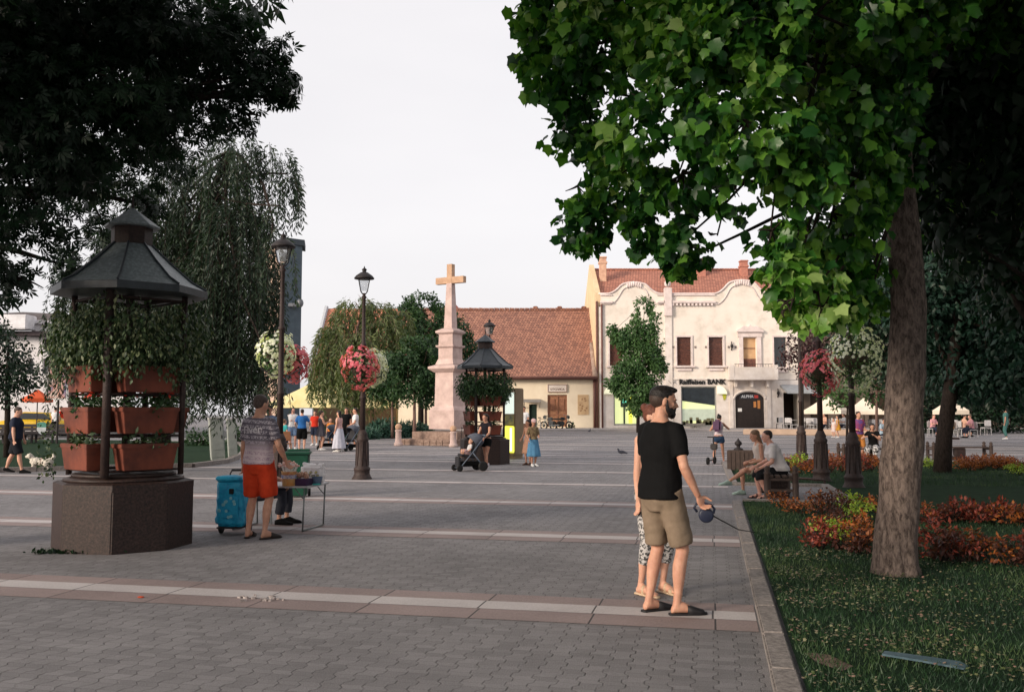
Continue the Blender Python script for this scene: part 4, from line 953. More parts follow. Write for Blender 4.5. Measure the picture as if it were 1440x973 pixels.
b0 = foot(498, 55); weeping('weeping_willow', 'golden green weeping willow in the island between the flower lamp and the round trees', b0,
    [b0, b0 + Vector((.1, 0, 3)), b0 + Vector((0, 0, 5.2)), b0 + Vector((.3, .2, 7))], [.3, .24, .18, .1],
    [W(500, 425, 55, 22, 110, 60), W(530, 430, 55, 20, 110, 55), W(470, 465, 54, 22, 120, 75), W(500, 480, 53, 30, 110, 90), W(540, 450, 54, 20, 120, 60), W(455, 500, 54, 12, 80, 28), W(520, 500, 53, 30, 90, 80), W(480, 440, 55, 12, 40, 20), W(560, 440, 56, 14, 90, 30)], gold_willow, .30, bark_pink, step=.16)

def simple_tree(label, px, Y, cls, lsize, lm, tr=.12, bm_=None, name='broadleaf_tree', dens=45, h=None, group=None, gap=.3, tpx=None):
    b0 = foot(px, Y); top = max(at(px, c[1], Y).z for c in cls); p2 = at(tpx or px, 486, Y).x
    cl = [pc(c[0], c[1], Y + (c[4] if len(c) > 4 else 0), c[2], None, c[3] if len(c) > 3 else 1) for c in cls]
    return tree(name, label, 'tree', b0, [b0, b0.lerp(Vector((p2, Y, top)), .35), Vector((p2, Y, top * .7)), Vector((p2, Y, top - .2))], [tr, tr * .8, tr * .55, tr * .25], cl, dens, lsize, lm, bm_ or bark, simple_leaf(), group, droop=.4, hollow=.25, gap=gap, gs=.9)
simple_tree('darker tall leafy tree rising behind the round trees left of the cross', 592, 60, [(590, 440, 30, 1, 0), (565, 455, 28), (620, 450, 26), (600, 470, 40), (575, 430, 14), (603, 425, 16), (640, 470, 26), (655, 490, 22), (645, 520, 25), (625, 500, 30)], .24, mid_leaf, .2, dens=60)
simple_tree('low round topped tree with dense foliage directly left of the cross monument', 583, 50, [(580, 500, 32), (600, 495, 28), (560, 510, 26), (600, 525, 30), (575, 535, 36), (615, 520, 22), (598, 548, 24)], .19, mid_leaf, .1, bark_pink, dens=75)
simple_tree('small round dense tree with reddish trunk beside the weeping willow', 552, 51, [(548, 515, 22), (540, 535, 22), (560, 540, 22), (552, 555, 18), (530, 550, 14)], .19, mid_leaf, .08, bark_pink, dens=70)
simple_tree('slim round tree whose trunk stands just behind the left side of the cross pedestal', 599, 54, [(603, 505, 20), (608, 540, 24), (600, 560, 14)], .2, deepleaf, .09, bark_pink, dens=60)
simple_tree('young irregular green tree growing in front of the bank facade', 897, 61, [(905, 428, 13), (908, 452, 22), (893, 470, 20), (915, 478, 20), (875, 480, 18), (862, 465, 10), (900, 505, 30), (880, 525, 22), (862, 535, 14), (917, 520, 20), (898, 550, 28), (875, 550, 12), (922, 505, 14), (915, 560, 14), (897, 572, 14), (935, 515, 6), (926, 470, 8)], .22, fresh_leaf, .12, bark, dens=100, gap=.22)
simple_tree('dark purple leaved tree between the bank balcony and the lamp posts', 1128, 50, [(1120, 490, 24), (1105, 505, 14), (1140, 500, 24), (1150, 475, 25), (1125, 525, 9), (1165, 505, 20)], .2, purple_leaf, .09, bark, name='purple_leaf_tree', dens=30)
simple_tree('small bright green tree hanging over the cafe terrace between two flower lamps', 1190, 44, [(1165, 548, 16), (1185, 555, 18), (1200, 540, 20), (1175, 568, 10)], .18, fresh_leaf, .07, bark, dens=34)
simple_tree('airy dark tree with pale trunk over the cafe tables beside the big trunk', 1232, 40, [(1225, 520, 28), (1245, 500, 30), (1215, 500, 22), (1235, 550, 24), (1220, 480, 24), (1245, 460, 30)], .18, mid_leaf, .07, bark_pink, dens=34)
simple_tree('dark bushy tree at the left edge of the picture in front of the white building', 12, 33, [(10, 500, 38), (35, 530, 26), (-15, 530, 40), (20, 550, 28), (-10, 470, 30), (-40, 500, 40)], .15, deepleaf, .12, dens=75)
simple_tree('slender leafy tree left of the kiosk roof behind the banner', 108, 34, [(105, 450, 26), (90, 480, 16), (120, 490, 20), (100, 420, 20), (80, 440, 8)], .13, mid_leaf, .08, dens=24, gap=.4)
# dark trees behind on the right
def dark_tree(label, px, Y, cls, tr, lean=0, lm=None, dens=62, lsize=.19):
    b0 = foot(px, Y); cl = [pc(c[0], c[1], Y + c[3], c[2]) for c in cls]; m = cl[0]
    return tree('park_tree', label, 'tree', b0, [b0, b0 + Vector((lean * .15, 0, 1)), b0 + Vector((lean * .6, 0, 2.6)), b0 + Vector((lean, 0, 4.2)), b0 + Vector((lean * 1.2, 0, 7))], [tr, tr * .85, tr * .75, tr * .6, tr * .3], cl, dens, lsize, lm or teal_leaf, bark, simple_leaf(), 'dark park trees on the right', droop=.5, hollow=.2, gs=.8)
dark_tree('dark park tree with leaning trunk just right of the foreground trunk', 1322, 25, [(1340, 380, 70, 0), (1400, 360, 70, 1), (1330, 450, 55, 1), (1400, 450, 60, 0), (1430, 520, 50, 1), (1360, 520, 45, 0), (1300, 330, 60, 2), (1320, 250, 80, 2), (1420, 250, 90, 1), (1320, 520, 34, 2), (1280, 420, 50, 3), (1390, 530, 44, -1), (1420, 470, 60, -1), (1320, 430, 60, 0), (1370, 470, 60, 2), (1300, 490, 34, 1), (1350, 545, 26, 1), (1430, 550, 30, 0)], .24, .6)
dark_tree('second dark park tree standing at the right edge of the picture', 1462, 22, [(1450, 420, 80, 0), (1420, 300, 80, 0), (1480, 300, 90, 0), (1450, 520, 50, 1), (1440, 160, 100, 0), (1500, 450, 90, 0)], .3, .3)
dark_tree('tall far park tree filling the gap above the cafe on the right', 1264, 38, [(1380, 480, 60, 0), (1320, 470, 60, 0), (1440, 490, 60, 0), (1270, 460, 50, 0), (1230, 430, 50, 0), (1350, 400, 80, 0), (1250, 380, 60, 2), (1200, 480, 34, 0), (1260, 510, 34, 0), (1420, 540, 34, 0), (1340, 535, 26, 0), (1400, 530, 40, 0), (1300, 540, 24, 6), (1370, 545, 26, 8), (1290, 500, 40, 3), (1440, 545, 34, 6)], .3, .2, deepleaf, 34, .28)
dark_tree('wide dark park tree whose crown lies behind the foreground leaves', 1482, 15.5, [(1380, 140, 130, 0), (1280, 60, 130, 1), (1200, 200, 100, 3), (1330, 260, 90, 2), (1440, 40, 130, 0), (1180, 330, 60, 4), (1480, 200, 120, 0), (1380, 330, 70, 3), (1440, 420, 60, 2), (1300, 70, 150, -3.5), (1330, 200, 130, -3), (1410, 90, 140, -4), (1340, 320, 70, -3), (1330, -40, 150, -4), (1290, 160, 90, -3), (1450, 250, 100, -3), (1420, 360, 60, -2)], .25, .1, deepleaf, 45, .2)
# trunk just outside the frame feeds that crown

hd_ = thing('shade_screen', 'dark foliage screen added for shade behind the far cafe guests on the right', 'shade_screen', foot(1370, 60))  # foliage screen added to darken the gap under the trees
crown('foliage', [(x_, 0, 2.0, 1.2, .9, 2.3) for x_ in np.linspace(-4.5, 6, 9)], 95, .2, deepleaf, hd_, simple_leaf(), .2, .4)
b = BM()
for x_ in np.linspace(-4.5, 6, 9): tube(b, [(x_, 0, 0), (x_, 0, 1.2)], .05, 5)
obj('stem', b, bark, hd_)
# juniper mounds
def mound(label, px, Y, wpx, hpx, lm, name='juniper_bush', ls=.22, dens=70, group=None):
    b0 = foot(px, Y); r = wpx * Y / F; h = hpx * Y / F; root = thing(name, label, 'bush', b0, 0, group)
    st = BM()
    for k in range(6): a = k; tube(st, [(0, 0, 0), (r * .4 * math.cos(a), r * .4 * math.sin(a), h * .6)], [.03, .01], 5)
    obj('stem', st, bark, root)
    crown('foliage', [(0, 0, h * .35, r, r * .7, h * .65), (-r * .5, .2, h * .25, r * .5, r * .5, h * .5), (r * .55, 0, h * .25, r * .5, r * .5, h * .45)], dens, ls, lm, root, narrow_leaf() if 'juniper' in name else simple_leaf(), -.2, .3, 0)
    return root
jun = leafmat('juniper_needles', [(.02, .06, .045), (.04, .10, .075), (.07, .15, .11)], .15)
mound('low spreading blue green juniper left of the stone bollard', 505, 50, 26, 14, jun, ls=.28, dens=150)
mound('taller blue green juniper mound behind the stone bollard', 545, 52, 32, 24, jun, ls=.28, dens=150)
mound('blue green juniper mound between the bollard and the cross steps', 582, 53, 26, 20, jun, ls=.28, dens=150)
mound('dark green shrub on the left lawn right of the planter kiosk', 283, 42, 26, 26, mid_leaf, 'shrub', .16, 60)
mound('dark green shrub behind the two grey cabinets', 340, 44, 22, 30, mid_leaf, 'shrub', .16, 60)
mound('small dark pot plant standing by the cream wall right of the motorbikes', 804, 68.5, 5, 9, mid_leaf, 'pot_plant', .16, 60)

# ================================================================== KIOSKS WITH PLANTERS
def planter_box():
    b = BM(); L_, D_, H_ = .72, .28, .31
    def ringv(sx, sy, z): return [b.verts.new((x * sx / 2, y * sy / 2, z)) for x, y in ((-1, -1), (1, -1), (1, 1), (-1, 1))]
    rs = [ringv(L_ * .84, D_ * .74, 0), ringv(L_ * .95, D_ * .93, H_ - .05), ringv(L_, D_, H_ - .05), ringv(L_, D_, H_), ringv(L_ - .06, D_ - .06, H_), ringv(L_ - .08, D_ - .08, H_ - .06)]
    for A, C in zip(rs, rs[1:]):
        for k in range(4): b.faces.new((A[k], A[(k + 1) % 4], C[(k + 1) % 4], C[k]))
    b.faces.new(rs[0][::-1]); 
    bmesh.ops.bevel(b, geom=b.edges[:], offset=.008, segments=2, affect='EDGES', clamp_overlap=True)
    for k in ():   # ribs on the long faces
        for s in (-1, 1): box(b, (-.33 + k * .11, s * (D_ * .42 + .002), H_ * .45), (.012, .012, H_ * .6), rot=Euler((-s * R(6), 0, 0)).to_matrix())
    s = BM(); box(s, (0, 0, H_ - .05), (L_ - .1, D_ - .08, .02)); return b, s
pb_, ps_ = planter_box(); me_pb = obj('box_body', pb_, terra); me_ps = obj('soil', ps_, soil)
pink_f = leafmat('pink_petals', [(.60, .10, .15), (.75, .16, .22), (.82, .32, .36)], .35)
white_f = leafmat('white_petals', [(.62, .62, .50), (.82, .81, .76), (.88, .87, .84)], .35)
red_f = leafmat('red_petals', [(.55, .04, .02), (.75, .10, .04)], .2)
def flowers(name, P, O, size, mat, parent, jitter=.35):
    n = len(P); return scatter(name, P, unit(n), unit(n), size, flower_tpl(), mat, parent) if False else scatter(name, P, O + unit(n) * jitter, np.cross(O, unit(n)), size, flower_tpl(), mat, parent)
kiosk_boxes = {}
def mk_planter(kind):
    root = thing('planter_box', 'terracotta planter box', 'planter box', (0, 0, 0))
    for src in (me_pb, me_ps): c = src.copy(); COL.objects.link(c); c.parent = root
    if kind == 'hang':
        crown('foliage', [(0, 0, .48, .40, .22, .22), (-.28, -.04, .42, .16, .18, .20), (.30, -.08, .34, .14, .16, .30), (0, .1, .6, .3, .2, .26)], 190, .062, greenleaf, root, simple_leaf(), .7, .3)
    else:
        crown('foliage', [(0, 0, .36, .32, .14, .11), (-.18, -.02, .38, .14, .13, .13), (.20, -.04, .38, .13, .14, .15), (.05, -.13, .30, .10, .06, .10)], 130, .075, greenleaf if kind == 'low' else mid_leaf, root, simple_leaf(), -.1, .2)
        n = 9 if kind == 'flower' else 3; P = np.array([(random.uniform(-.30, .30), random.uniform(-.14, .05), random.uniform(.40, .52)) for _ in range(n)])
        explode(flowers('flower', P, unit(n) * .5 + np.array([0, -.6, .6]), .06, red_f, root))
    return root
protos = {k: mk_planter(k) for k in ('hang', 'flower', 'low')}
me_pb.name = 'x'; bpy.data.objects.remove(me_pb); bpy.data.objects.remove(me_ps)
def kiosk(label, px, Y, scale_r, roofmat, post_angle, which, fol_scale=1.0, base_rot=-9, hang=True, bR=.81):
    c = foot(px, Y); root = thing('planter_kiosk', label, 'kiosk', c, 0); vw = -math.degrees(math.atan((px - 720) / F)); post_angle += vw
    d0 = R(-90 + base_rot + vw); n = 8
    b = BM(); lathe(b, [(bR, 0), (bR, .70), (bR + .0, .78), (bR - .05, .80)], 8, rot=d0)
    bmesh.ops.bevel(b, geom=[e for e in b.edges if abs(e.verts[0].co.z - e.verts[1].co.z) > .3], offset=.012, segments=2, affect='EDGES')
    obj('stone_base', b, granite, root)
    b = BM(); lathe(b, [(bR - .12, .802), (bR - .12, .83), (bR - .2, .85)], 32); lathe(b, [(.60, .852), (.60, .885), (.56, .89)], 32); obj('base_ring', b, granite, root, True)
    ang = [R(-90 + post_angle + 90 * k) for k in range(4)]
    for i, a in enumerate(ang):
        b = BM(); tube(b, [(.67 * math.cos(a), .67 * math.sin(a), .86), (.67 * math.cos(a), .67 * math.sin(a), 3.10)], .036 if i else .05, 10); obj('post', b, ironb, root, True)
    b = BM()
    for z in (.95, 1.36, 1.86, 3.02):
        for k in range(4):
            p, q = ang[k], ang[(k + 1) % 4]; tube(b, [(.66 * math.cos(p), .66 * math.sin(p), z - .025), (.66 * math.cos(q), .66 * math.sin(q), z - .025)], .014, 6)
            tube(b, [(.42 * math.cos(p), .42 * math.sin(p), z - .025), (.42 * math.cos(q), .42 * math.sin(q), z - .025)], .014, 6); tube(b, [(.66 * math.cos(p), .66 * math.sin(p), z - .025), (.2 * math.cos(p), .2 * math.sin(p), z - .025)], .014, 6)
    tube(b, [(0, 0, .86), (0, 0, 3.1)], .05, 8); obj('shelf_frame', b, ironb, root)
    b = BM(); prof = [(.87, 3.07), (.905, 3.06), (.905, 3.145), (.74, 3.235), (.47, 3.47), (.24, 3.70)]
    lathe(b, prof, 8, rot=d0, cap=True); rf_ = obj('roof', b, roofmat, root)
    b = BM(); lathe(b, [(.91, 3.055), (.92, 3.055), (.92, 3.14), (.905, 3.148)], 8, rot=d0); obj('eave_band', b, darksheet, rf_)
    b = BM()
    for k in range(8):
        a = d0 + k * R(45); tube(b, [(r * math.cos(a), r * math.sin(a), z + .012) for r, z in prof[2:]], .016, 5)
    obj('roof_seam', b, darksheet, rf_)
    b = BM(); lathe(b, [(.245, 3.70), (.245, 3.92), (.27, 3.925)], 8, rot=d0); obj('neck', b, ironb, root)
    b = BM(); lathe(b, [(.33, 3.915), (.335, 3.935), (.01, 4.18)], 8, rot=d0); obj('cap_roof', b, roofmat, root)
    b = BM(); tube(b, [(0, 0, 4.16), (0, 0, 4.34)], [.02, .008], 6); obj('finial', b, ironb, root)
    # planter boxes in three tiers between the posts
    tiers = (('hang', 1.86, 'top'), ('flower', 1.37, 'middle'), ('low', .94, 'bottom'))
    for kind, z, tn in tiers:
        for k in range(4):
            am = (ang[k] + ang[(k + 1) % 4]) / 2 if k < 3 else ang[3] + R(45)
            am = ang[k] + R(45); side = {0: 'right front', 3: 'left front', 1: 'right rear', 2: 'left rear'}[k]
            if kind != 'hang' and k in (1, 2) and which != 'near': continue
            if kind == 'low' and k in (1, 2): continue
            r_ = .48 if kind == 'hang' else .50
            lab = f'terracotta planter box on the {tn} tier at the {side} of the {which} planter kiosk'
            dup(protos[kind], c + Vector((r_ * math.cos(am), r_ * math.sin(am), z)), am + R(90), lab, 'planter boxes of the kiosks')
    if hang:
        pass
    return root
kiosk('large planter kiosk with brown granite base and grey green copper roof near the camera', 178, 11.45, 1, copper, -19, 'near')
kiosk('smaller looking far planter kiosk with black roof behind the woman with the pushchair', 682, 30, 1, darksheet, -25, 'far')
for p_ in protos.values():
    for ch in list(p_.children): bpy.data.objects.remove(ch)
    bpy.data.objects.remove(p_)
# cushion of ivy round the crown of the near kiosk: trailing plants hanging from the roof
for px, Y, lab, sc in ((178, 11.45, 'full ring of trailing greenery hanging under the roof of the near planter kiosk', 1), (682, 30, 'full ring of trailing greenery hanging under the roof of the far planter kiosk', 1)):
    c = foot(px, Y); P = []; 
    cls = [(.66 * math.cos(a), .66 * math.sin(a), 2.55 + .1 * math.sin(a * 3), .34, .34, .44) for a in np.linspace(0, 6.28, 13)[:-1]] + [(.66 * math.cos(a + .2), .66 * math.sin(a + .2), 2.30 + .14 * math.sin(a * 5), .20, .20, .26) for a in np.linspace(0, 6.28, 15)[:-1]]
    P, O = clump_points(cls, 300 if Y < 20 else 170, .3, 0); n = len(P)
    keep = np.ones(n, bool)
    o = scatter('hanging_plant', P, O * .7 + unit(n) * .8 + np.array([0, 0, .4]), unit(n) * .5 + O * .3 + np.array([0, 0, -.9]), .062 if Y < 20 else .08, simple_leaf(), greenleaf if Y < 20 else mid_leaf)
    o.location = c; tag(o, lab, 'hanging plant')
o_ = G(100, 779); blw = blades('weeds', lambda a, c_: (0, 0), 1, .05, grassm); bpy.data.objects.remove(blw)
P = np.array([(G(random.gauss(105, 26), 779 - random.random() * 3)) for _ in range(500)]); n = len(P)
o = scatter('weeds', P, unit(n), unit(n) * .8 + np.array([0, 0, .6]), .06, simple_leaf(), deepleaf); tag(o, 'dark weeds growing at the foot of the granite base', 'weeds', kind='stuff')
# trailing vine at the lower left of the near kiosk
c = foot(178, 11.45); P, O = clump_points([(-.92, -.1, 1.15, .14, .14, .3), (-.86, -.2, 1.45, .12, .12, .2), (-.9, -.1, .95, .12, .12, .2)], 150, .2); n = len(P)
o = scatter('trailing_vine', P + np.array(c), unit(n), unit(n) + np.array([0, 0, -.6]), .05, simple_leaf(), greenleaf); tag(o, 'thin trailing vine hanging at the left side of the near planter kiosk', 'vine')

# ================================================================== LAMPS AND BASKETS
def street_lamp():
    root = thing('street_lamp', 'cast iron street lamp', 'street lamp')
    b = BM(); lathe(b, [(.25, 0), (.25, .05), (.22, .09), (.19, .16), (.19, .24), (.205, .26), (.20, .30), (.165, .34), (.15, .60), (.14, .95), (.155, .98), (.155, 1.03), (.12, 1.07), (.13, 1.12), (.10, 1.18), (.075, 1.24)], 16)
    for k in range(8):
        a = k * math.pi / 4; tube(b, [(.155 * math.cos(a), .155 * math.sin(a), .36), (.142 * math.cos(a), .142 * math.sin(a), .94)], .018, 5)
    obj('base', b, ironb, root, True)
    b = BM(); lathe(b, [(.07, 1.23), (.062, 2.0), (.08, 2.02), (.08, 2.06), (.06, 2.08), (.052, 3.3), (.075, 3.33), (.075, 3.37), (.05, 3.4), (.042, 4.5), (.07, 4.54), (.03, 4.60), (.06, 4.64)], 12); obj('pole', b, ironb, root, True)
    b = BM()
    for k in range(4):
        a = k * math.pi / 2 + .785; tube(b, [(.05 * math.cos(a), .05 * math.sin(a), 4.62), (.12 * math.cos(a), .12 * math.sin(a), 4.70), (.20 * math.cos(a), .20 * math.sin(a), 5.02)], .011, 5)
    tube(b, [(.2 * math.cos(k * math.pi / 2 + .785), .2 * math.sin(k * math.pi / 2 + .785), 5.02) for k in range(5)], .012, 5, False); obj('lantern_frame', b, iron, root)
    b = BM(); lathe(b, [(.105, 4.70), (.185, 5.01)], 4, rot=math.pi / 4, cap=False)
    g = bpy.data.materials.get('lantern_glass')
    if not g:
        g = mk('lantern_glass', (.8, .82, .84), None, 3, .15, 0, 1, .6)
        g.node_tree.nodes['Principled BSDF'].inputs['Transmission Weight'].default_value = .85; g.node_tree.nodes['Principled BSDF'].inputs['IOR'].default_value = 1.05
    obj('lantern_glass', b, g, root)
    b = BM(); lathe(b, [(.25, 5.0), (.25, 5.03), (.20, 5.09), (.10, 5.16), (.05, 5.18), (.05, 5.22), (.07, 5.24), (.02, 5.28), (.005, 5.33)], 12); obj('lantern_cap', b, iron, root, True)
    b = BM()
    for z in (2.42,):
        for s in (-1, 1): tube(b, [(0, 0, z), (s * .16, 0, z - .02), (s * .42, 0, z + .14)], .014, 6)
    obj('basket_bracket', b, iron, root); return root
lp = street_lamp()
LAMPS = [(394, 18.6, 'street lamp with its head in the willow, behind the man in red shorts'), (510, 23, 'street lamp with clear lantern against the sky and pink basket, left of the cross'),
         (1126, 31, 'slim dark street lamp without baskets in front of the cafe awning'), (1153, 21.9, 'street lamp with the pink flower basket on the right lawn'), (1198, 20, 'street lamp with the white flower basket nearest the big tree trunk'), (688, 36.5, 'street lamp whose lantern shows above the roof of the far planter kiosk')]
for i, (px, Y, lab) in enumerate(LAMPS):
    p = foot(px, Y) - Vector((0, 0, .03))
    r = lp if i == 0 else dup(lp, p, R(10 * i), lab); r.location = p; r['label'] = lab; r['group'] = 'cast iron street lamps'
    if i in (2, 5):
        for ch in list(r.children):
            if ch.name.startswith('basket_bracket'): bpy.data.objects.remove(ch)
def basket(label, px, py, Y, rpx, fmat, fcount, lm, flat_=1.0):
    p = at(px, py, Y); r = rpx * Y / F; root = thing('flower_basket', label, 'flower basket', p, 0, 'hanging flower baskets on the street lamps'); fcount = int(fcount * 1.6)
    b = BM(); lathe(b, [(r * .3, -r * .5), (r * .5, -r * .25), (r * .55, r * .05)], 14); obj('bowl', b, mk('basket_liner', (.06, .045, .03)), root, True)
    b = BM()
    for k in range(3): a = k * 2.1; tube(b, [(r * .5 * math.cos(a), r * .5 * math.sin(a), 0), (0, 0, r * 1.15)], .006, 4)
    obj('chain', b, iron, root)
    crown('foliage', [(0, 0, 0, r * .92, r * .92, r * 1.0 * flat_), (0, 0, -r * .4, r * .7, r * .7, r * .7), (0, 0, r * .4, r * .7, r * .7, r * .55)], 210, .055, lm, root, simple_leaf(), .5, .55)
    n = fcount; d = unit(n); rr = r * (1.0 + .22 * np.array([noise.noise(Vector(q * 3)) for q in d]) + .04 * rng.random(n)); P = d * rr[:, None] * np.array([1, 1, 1.08 * flat_]) * np.where(d[:, 2:] < -.3, [.93, .93, 1.12], 1)
    keep = np.array([noise.noise(Vector(q * 2.2 + 5)) for q in d]) > -.22
    flowers('flowers', P[keep], d[keep], .074, fmat, root)['kind'] = 'stuff'; return root
basket('white flower basket, left one on the lamp behind the man in red shorts', 388, 497, 19.1, 27, white_f, 420, fresh_leaf)
basket('pink flower basket, right one on the lamp behind the man in red shorts', 413, 511, 19.6, 22, pink_f, 420, mid_leaf)
basket('ball shaped basket of pink flowers on the lamp with the clear lantern', 506, 516, 22.8, 26, pink_f, 620, mid_leaf)
basket('white flower basket half hidden behind the pink one on the lamp with the clear lantern', 523, 516, 23.4, 22, white_f, 600, mid_leaf)
basket('pink flower basket on the right lamps, left of the big white one', 1154, 523, 21.6, 27, pink_f, 480, mid_leaf)
basket('tall overflowing white flower basket nearest the big tree trunk', 1203, 502, 19.7, 35, white_f, 560, fresh_leaf, 1.15)

# ================================================================== CROSS MONUMENT
YC = 44.0; c = foot(633, YC); mon = thing('cross_monument', 'tall pink stone cross on a stepped pedestal in the middle of the square', 'monument', c, R(31), )
mon.rotation_euler = (0, 0, R(-31)); u = YC / F
pinkst = mk('pink_stone', (.62, .49, .44), (.40, .30, .265), 1.8, .85, .3, 25, .15, c3=(.54, .40, .365), detail=9)
tanst = mk('tan_orange_stone', (.55, .36, .24), (.42, .26, .17), 3, .85, .3, 30, .15)
H_ = lambda py: at(720, py, YC).z - c.z
def tier(b, w0, w1, ya, yb, bev=.02):
    z0, z1 = H_(ya), H_(yb); A = [b.verts.new((x * w0 / 2, y * w0 / 2, z0)) for x, y in ((-1, -1), (1, -1), (1, 1), (-1, 1))]; C = [b.verts.new((x * w1 / 2, y * w1 / 2, z1)) for x, y in ((-1, -1), (1, -1), (1, 1), (-1, 1))]
    b.faces.new(A[::-1]); b.faces.new(C)
    for k in range(4): b.faces.new((A[k], A[(k + 1) % 4], C[(k + 1) % 4], C[k]))
b = BM()
K = u / 1.373     # apparent width of a square turned by 31 degrees = 1.373 sides
for w0, w1, ya, yb in ((58, 58, 603, 577), (58, 46, 577, 571), (43, 41, 571, 524), (44, 62, 524, 519), (62, 62, 519, 516), (62, 44, 516, 513.5)): tier(b, w0 * K, w1 * K, ya, yb)
obj('pedestal', b, pinkst, mon)
b = BM()
for w0, w1, ya, yb in ((42, 34, 513, 505), (33, 33, 505, 490), (34, 41, 490, 488), (41, 41, 488, 486), (33, 32, 486, 471), (32, 42, 471, 468.5), (42, 42, 468.5, 466), (42, 22, 466, 462)): tier(b, w0 * K, w1 * K, ya, yb)
obj('upper_pedestal', b, pinkst, mon)
b = BM(); tier(b, 18.5 * K, 12 * K, 462, 399); obj('shaft', b, pinkst, mon)
b = BM(); box(b, (0, 0, (H_(399) + H_(372)) / 2), (11.5 * K, 11 * K, H_(372) - H_(399))); 
for s in (-1, 1): box(b, (s * (5.76 * K + .33), 0, H_(394.5)), (.66, 10 * K, H_(390) - H_(399)))
obj('cross', b, tanst, mon)
b = BM(); brick = mk('worn_brick_steps', (.36, .26, .21), (.18, .125, .10), 9, .9, .5, 14, c3=(.28, .19, .15), detail=9); box(b, (0, 0, .30), (2.55, 2.55, .62)); box(b, (-.1, -.1, .12), (3.3, 3.3, .30)); 
for k in range(9):
    for s in range(2): box(b, (-1.5 + k * .36, -1.76, .05 + s * .13), (.34, .06, .12), 0, .01)
obj('steps', b, brick, mon)
b = BM()
for k in range(9): tube(b, [(1.75, -1.6 + k * .35, 0), (1.75, -1.6 + k * .35, .85)], .015, 5)
for z in (.2, .8): tube(b, [(1.75, -1.65, z), (1.75, 1.3, z)], .02, 5)
obj('iron_rail', b, iron, mon)
def bollard(label, px, Y, hpx, m_):
    r = thing('stone_bollard', label, 'bollard', foot(px, Y), 0, 'stone bollards by the cross'); h = hpx * Y / F; b = BM()
    lathe(b, [(.20, 0), (.20, h * .12), (.15, h * .16), (.13, h * .62), (.16, h * .66), (.16, h * .7), (.11, h * .73)], 14); obj('shaft', b, m_, r, True); b = BM(); lathe(b, [(.11, h * .73), (.15, h * .80), (.15, h * .9), (.08, h * .98), (.01, h)], 14); obj('head', b, tanst, r, True)
bollard('pinkish stone bollard with round head standing alone left of the cross steps', 560.5, 42.5, 31, pinkst)
bollard('square looking stone bollard right in front of the corner of the cross steps', 637.5, 41.3, 30, pinkst)

# ================================================================== SMALL THINGS ON THE SQUARE
# two utility cabinets, tilted
cabm = mk('grey_green_cabinet', (.36, .38, .35), (.27, .29, .27), 5, .6, .1, 30)
for i, (px, Y, wpx, hpx, tilt, rz, lab) in enumerate(((308, 31.5, 25, 54, 4.5, 28, 'wider grey leaning utility cabinet, left one of the pair on the lawn'), (329, 32.6, 15, 50, 4, 28, 'narrow grey utility cabinet, right one of the leaning pair on the lawn'))):
    r = thing('utility_cabinet', lab, 'utility cabinet', foot(px, Y) + Vector((0, 0, .02)), 0, 'utility cabinets on the left lawn'); r.rotation_euler = (0, R(-tilt), R(rz))
    h = hpx * Y / F; w_ = wpx * Y / F * (.78 if i == 0 else .85); b = BM(); box(b, (0, 0, .1 + h / 2), (w_ * .95, w_ * .62, h), 0, .015); obj('housing', b, cabm, r)
    b = BM(); box(b, (0, 0, h + .12), (w_ * 1.03, w_ * .70, .05), 0, .01); obj('lid', b, mk('pale_cabinet_lid', (.5, .49, .46)), r)
    b = BM(); box(b, (0, 0, .06), (w_ * .9, w_ * .58, .16)); obj('foot', b, cabm, r)
    b = BM(); box(b, (0, -w_ * .315, h * .62), (w_ * .8, .012, h * .7), 0, .004); d_ = obj('door', b, cabm, r); b = BM(); box(b, (w_ * .3, -w_ * .335, h * .6), (.03, .03, .12)); obj('handle', b, iron, d_)
# wheelie bin
r = thing('litter_bin', 'dark green plastic wheeled bin behind the vendor table', 'bin', foot(420, 18.0), R(8)); r.scale = (.88, .88, .86); binm = mk('dark_green_plastic', (.012, .075, .045), (.008, .05, .03), 5, .45)
b = BM(); box(b, (0, 0, .50), (.50, .50, .92), 0, .02, taper=.82); obj('body', b, binm, r); b = BM(); box(b, (0, .0, .99), (.58, .60, .06), 0, .02); box(b, (0, .2, 1.04), (.5, .2, .06), 0, .02); obj('lid', b, binm, r)
for s in (-1, 1): b = BM(); lathe(b, [(.09, -.025), (.09, .025)], 14); bmesh.ops.rotate(b, verts=b.verts[:], matrix=Matrix.Rotation(R(90), 3, 'Y')); bmesh.ops.translate(b, verts=b.verts[:], vec=(s * .24, .24, .09)); obj('wheel', b, black, r)
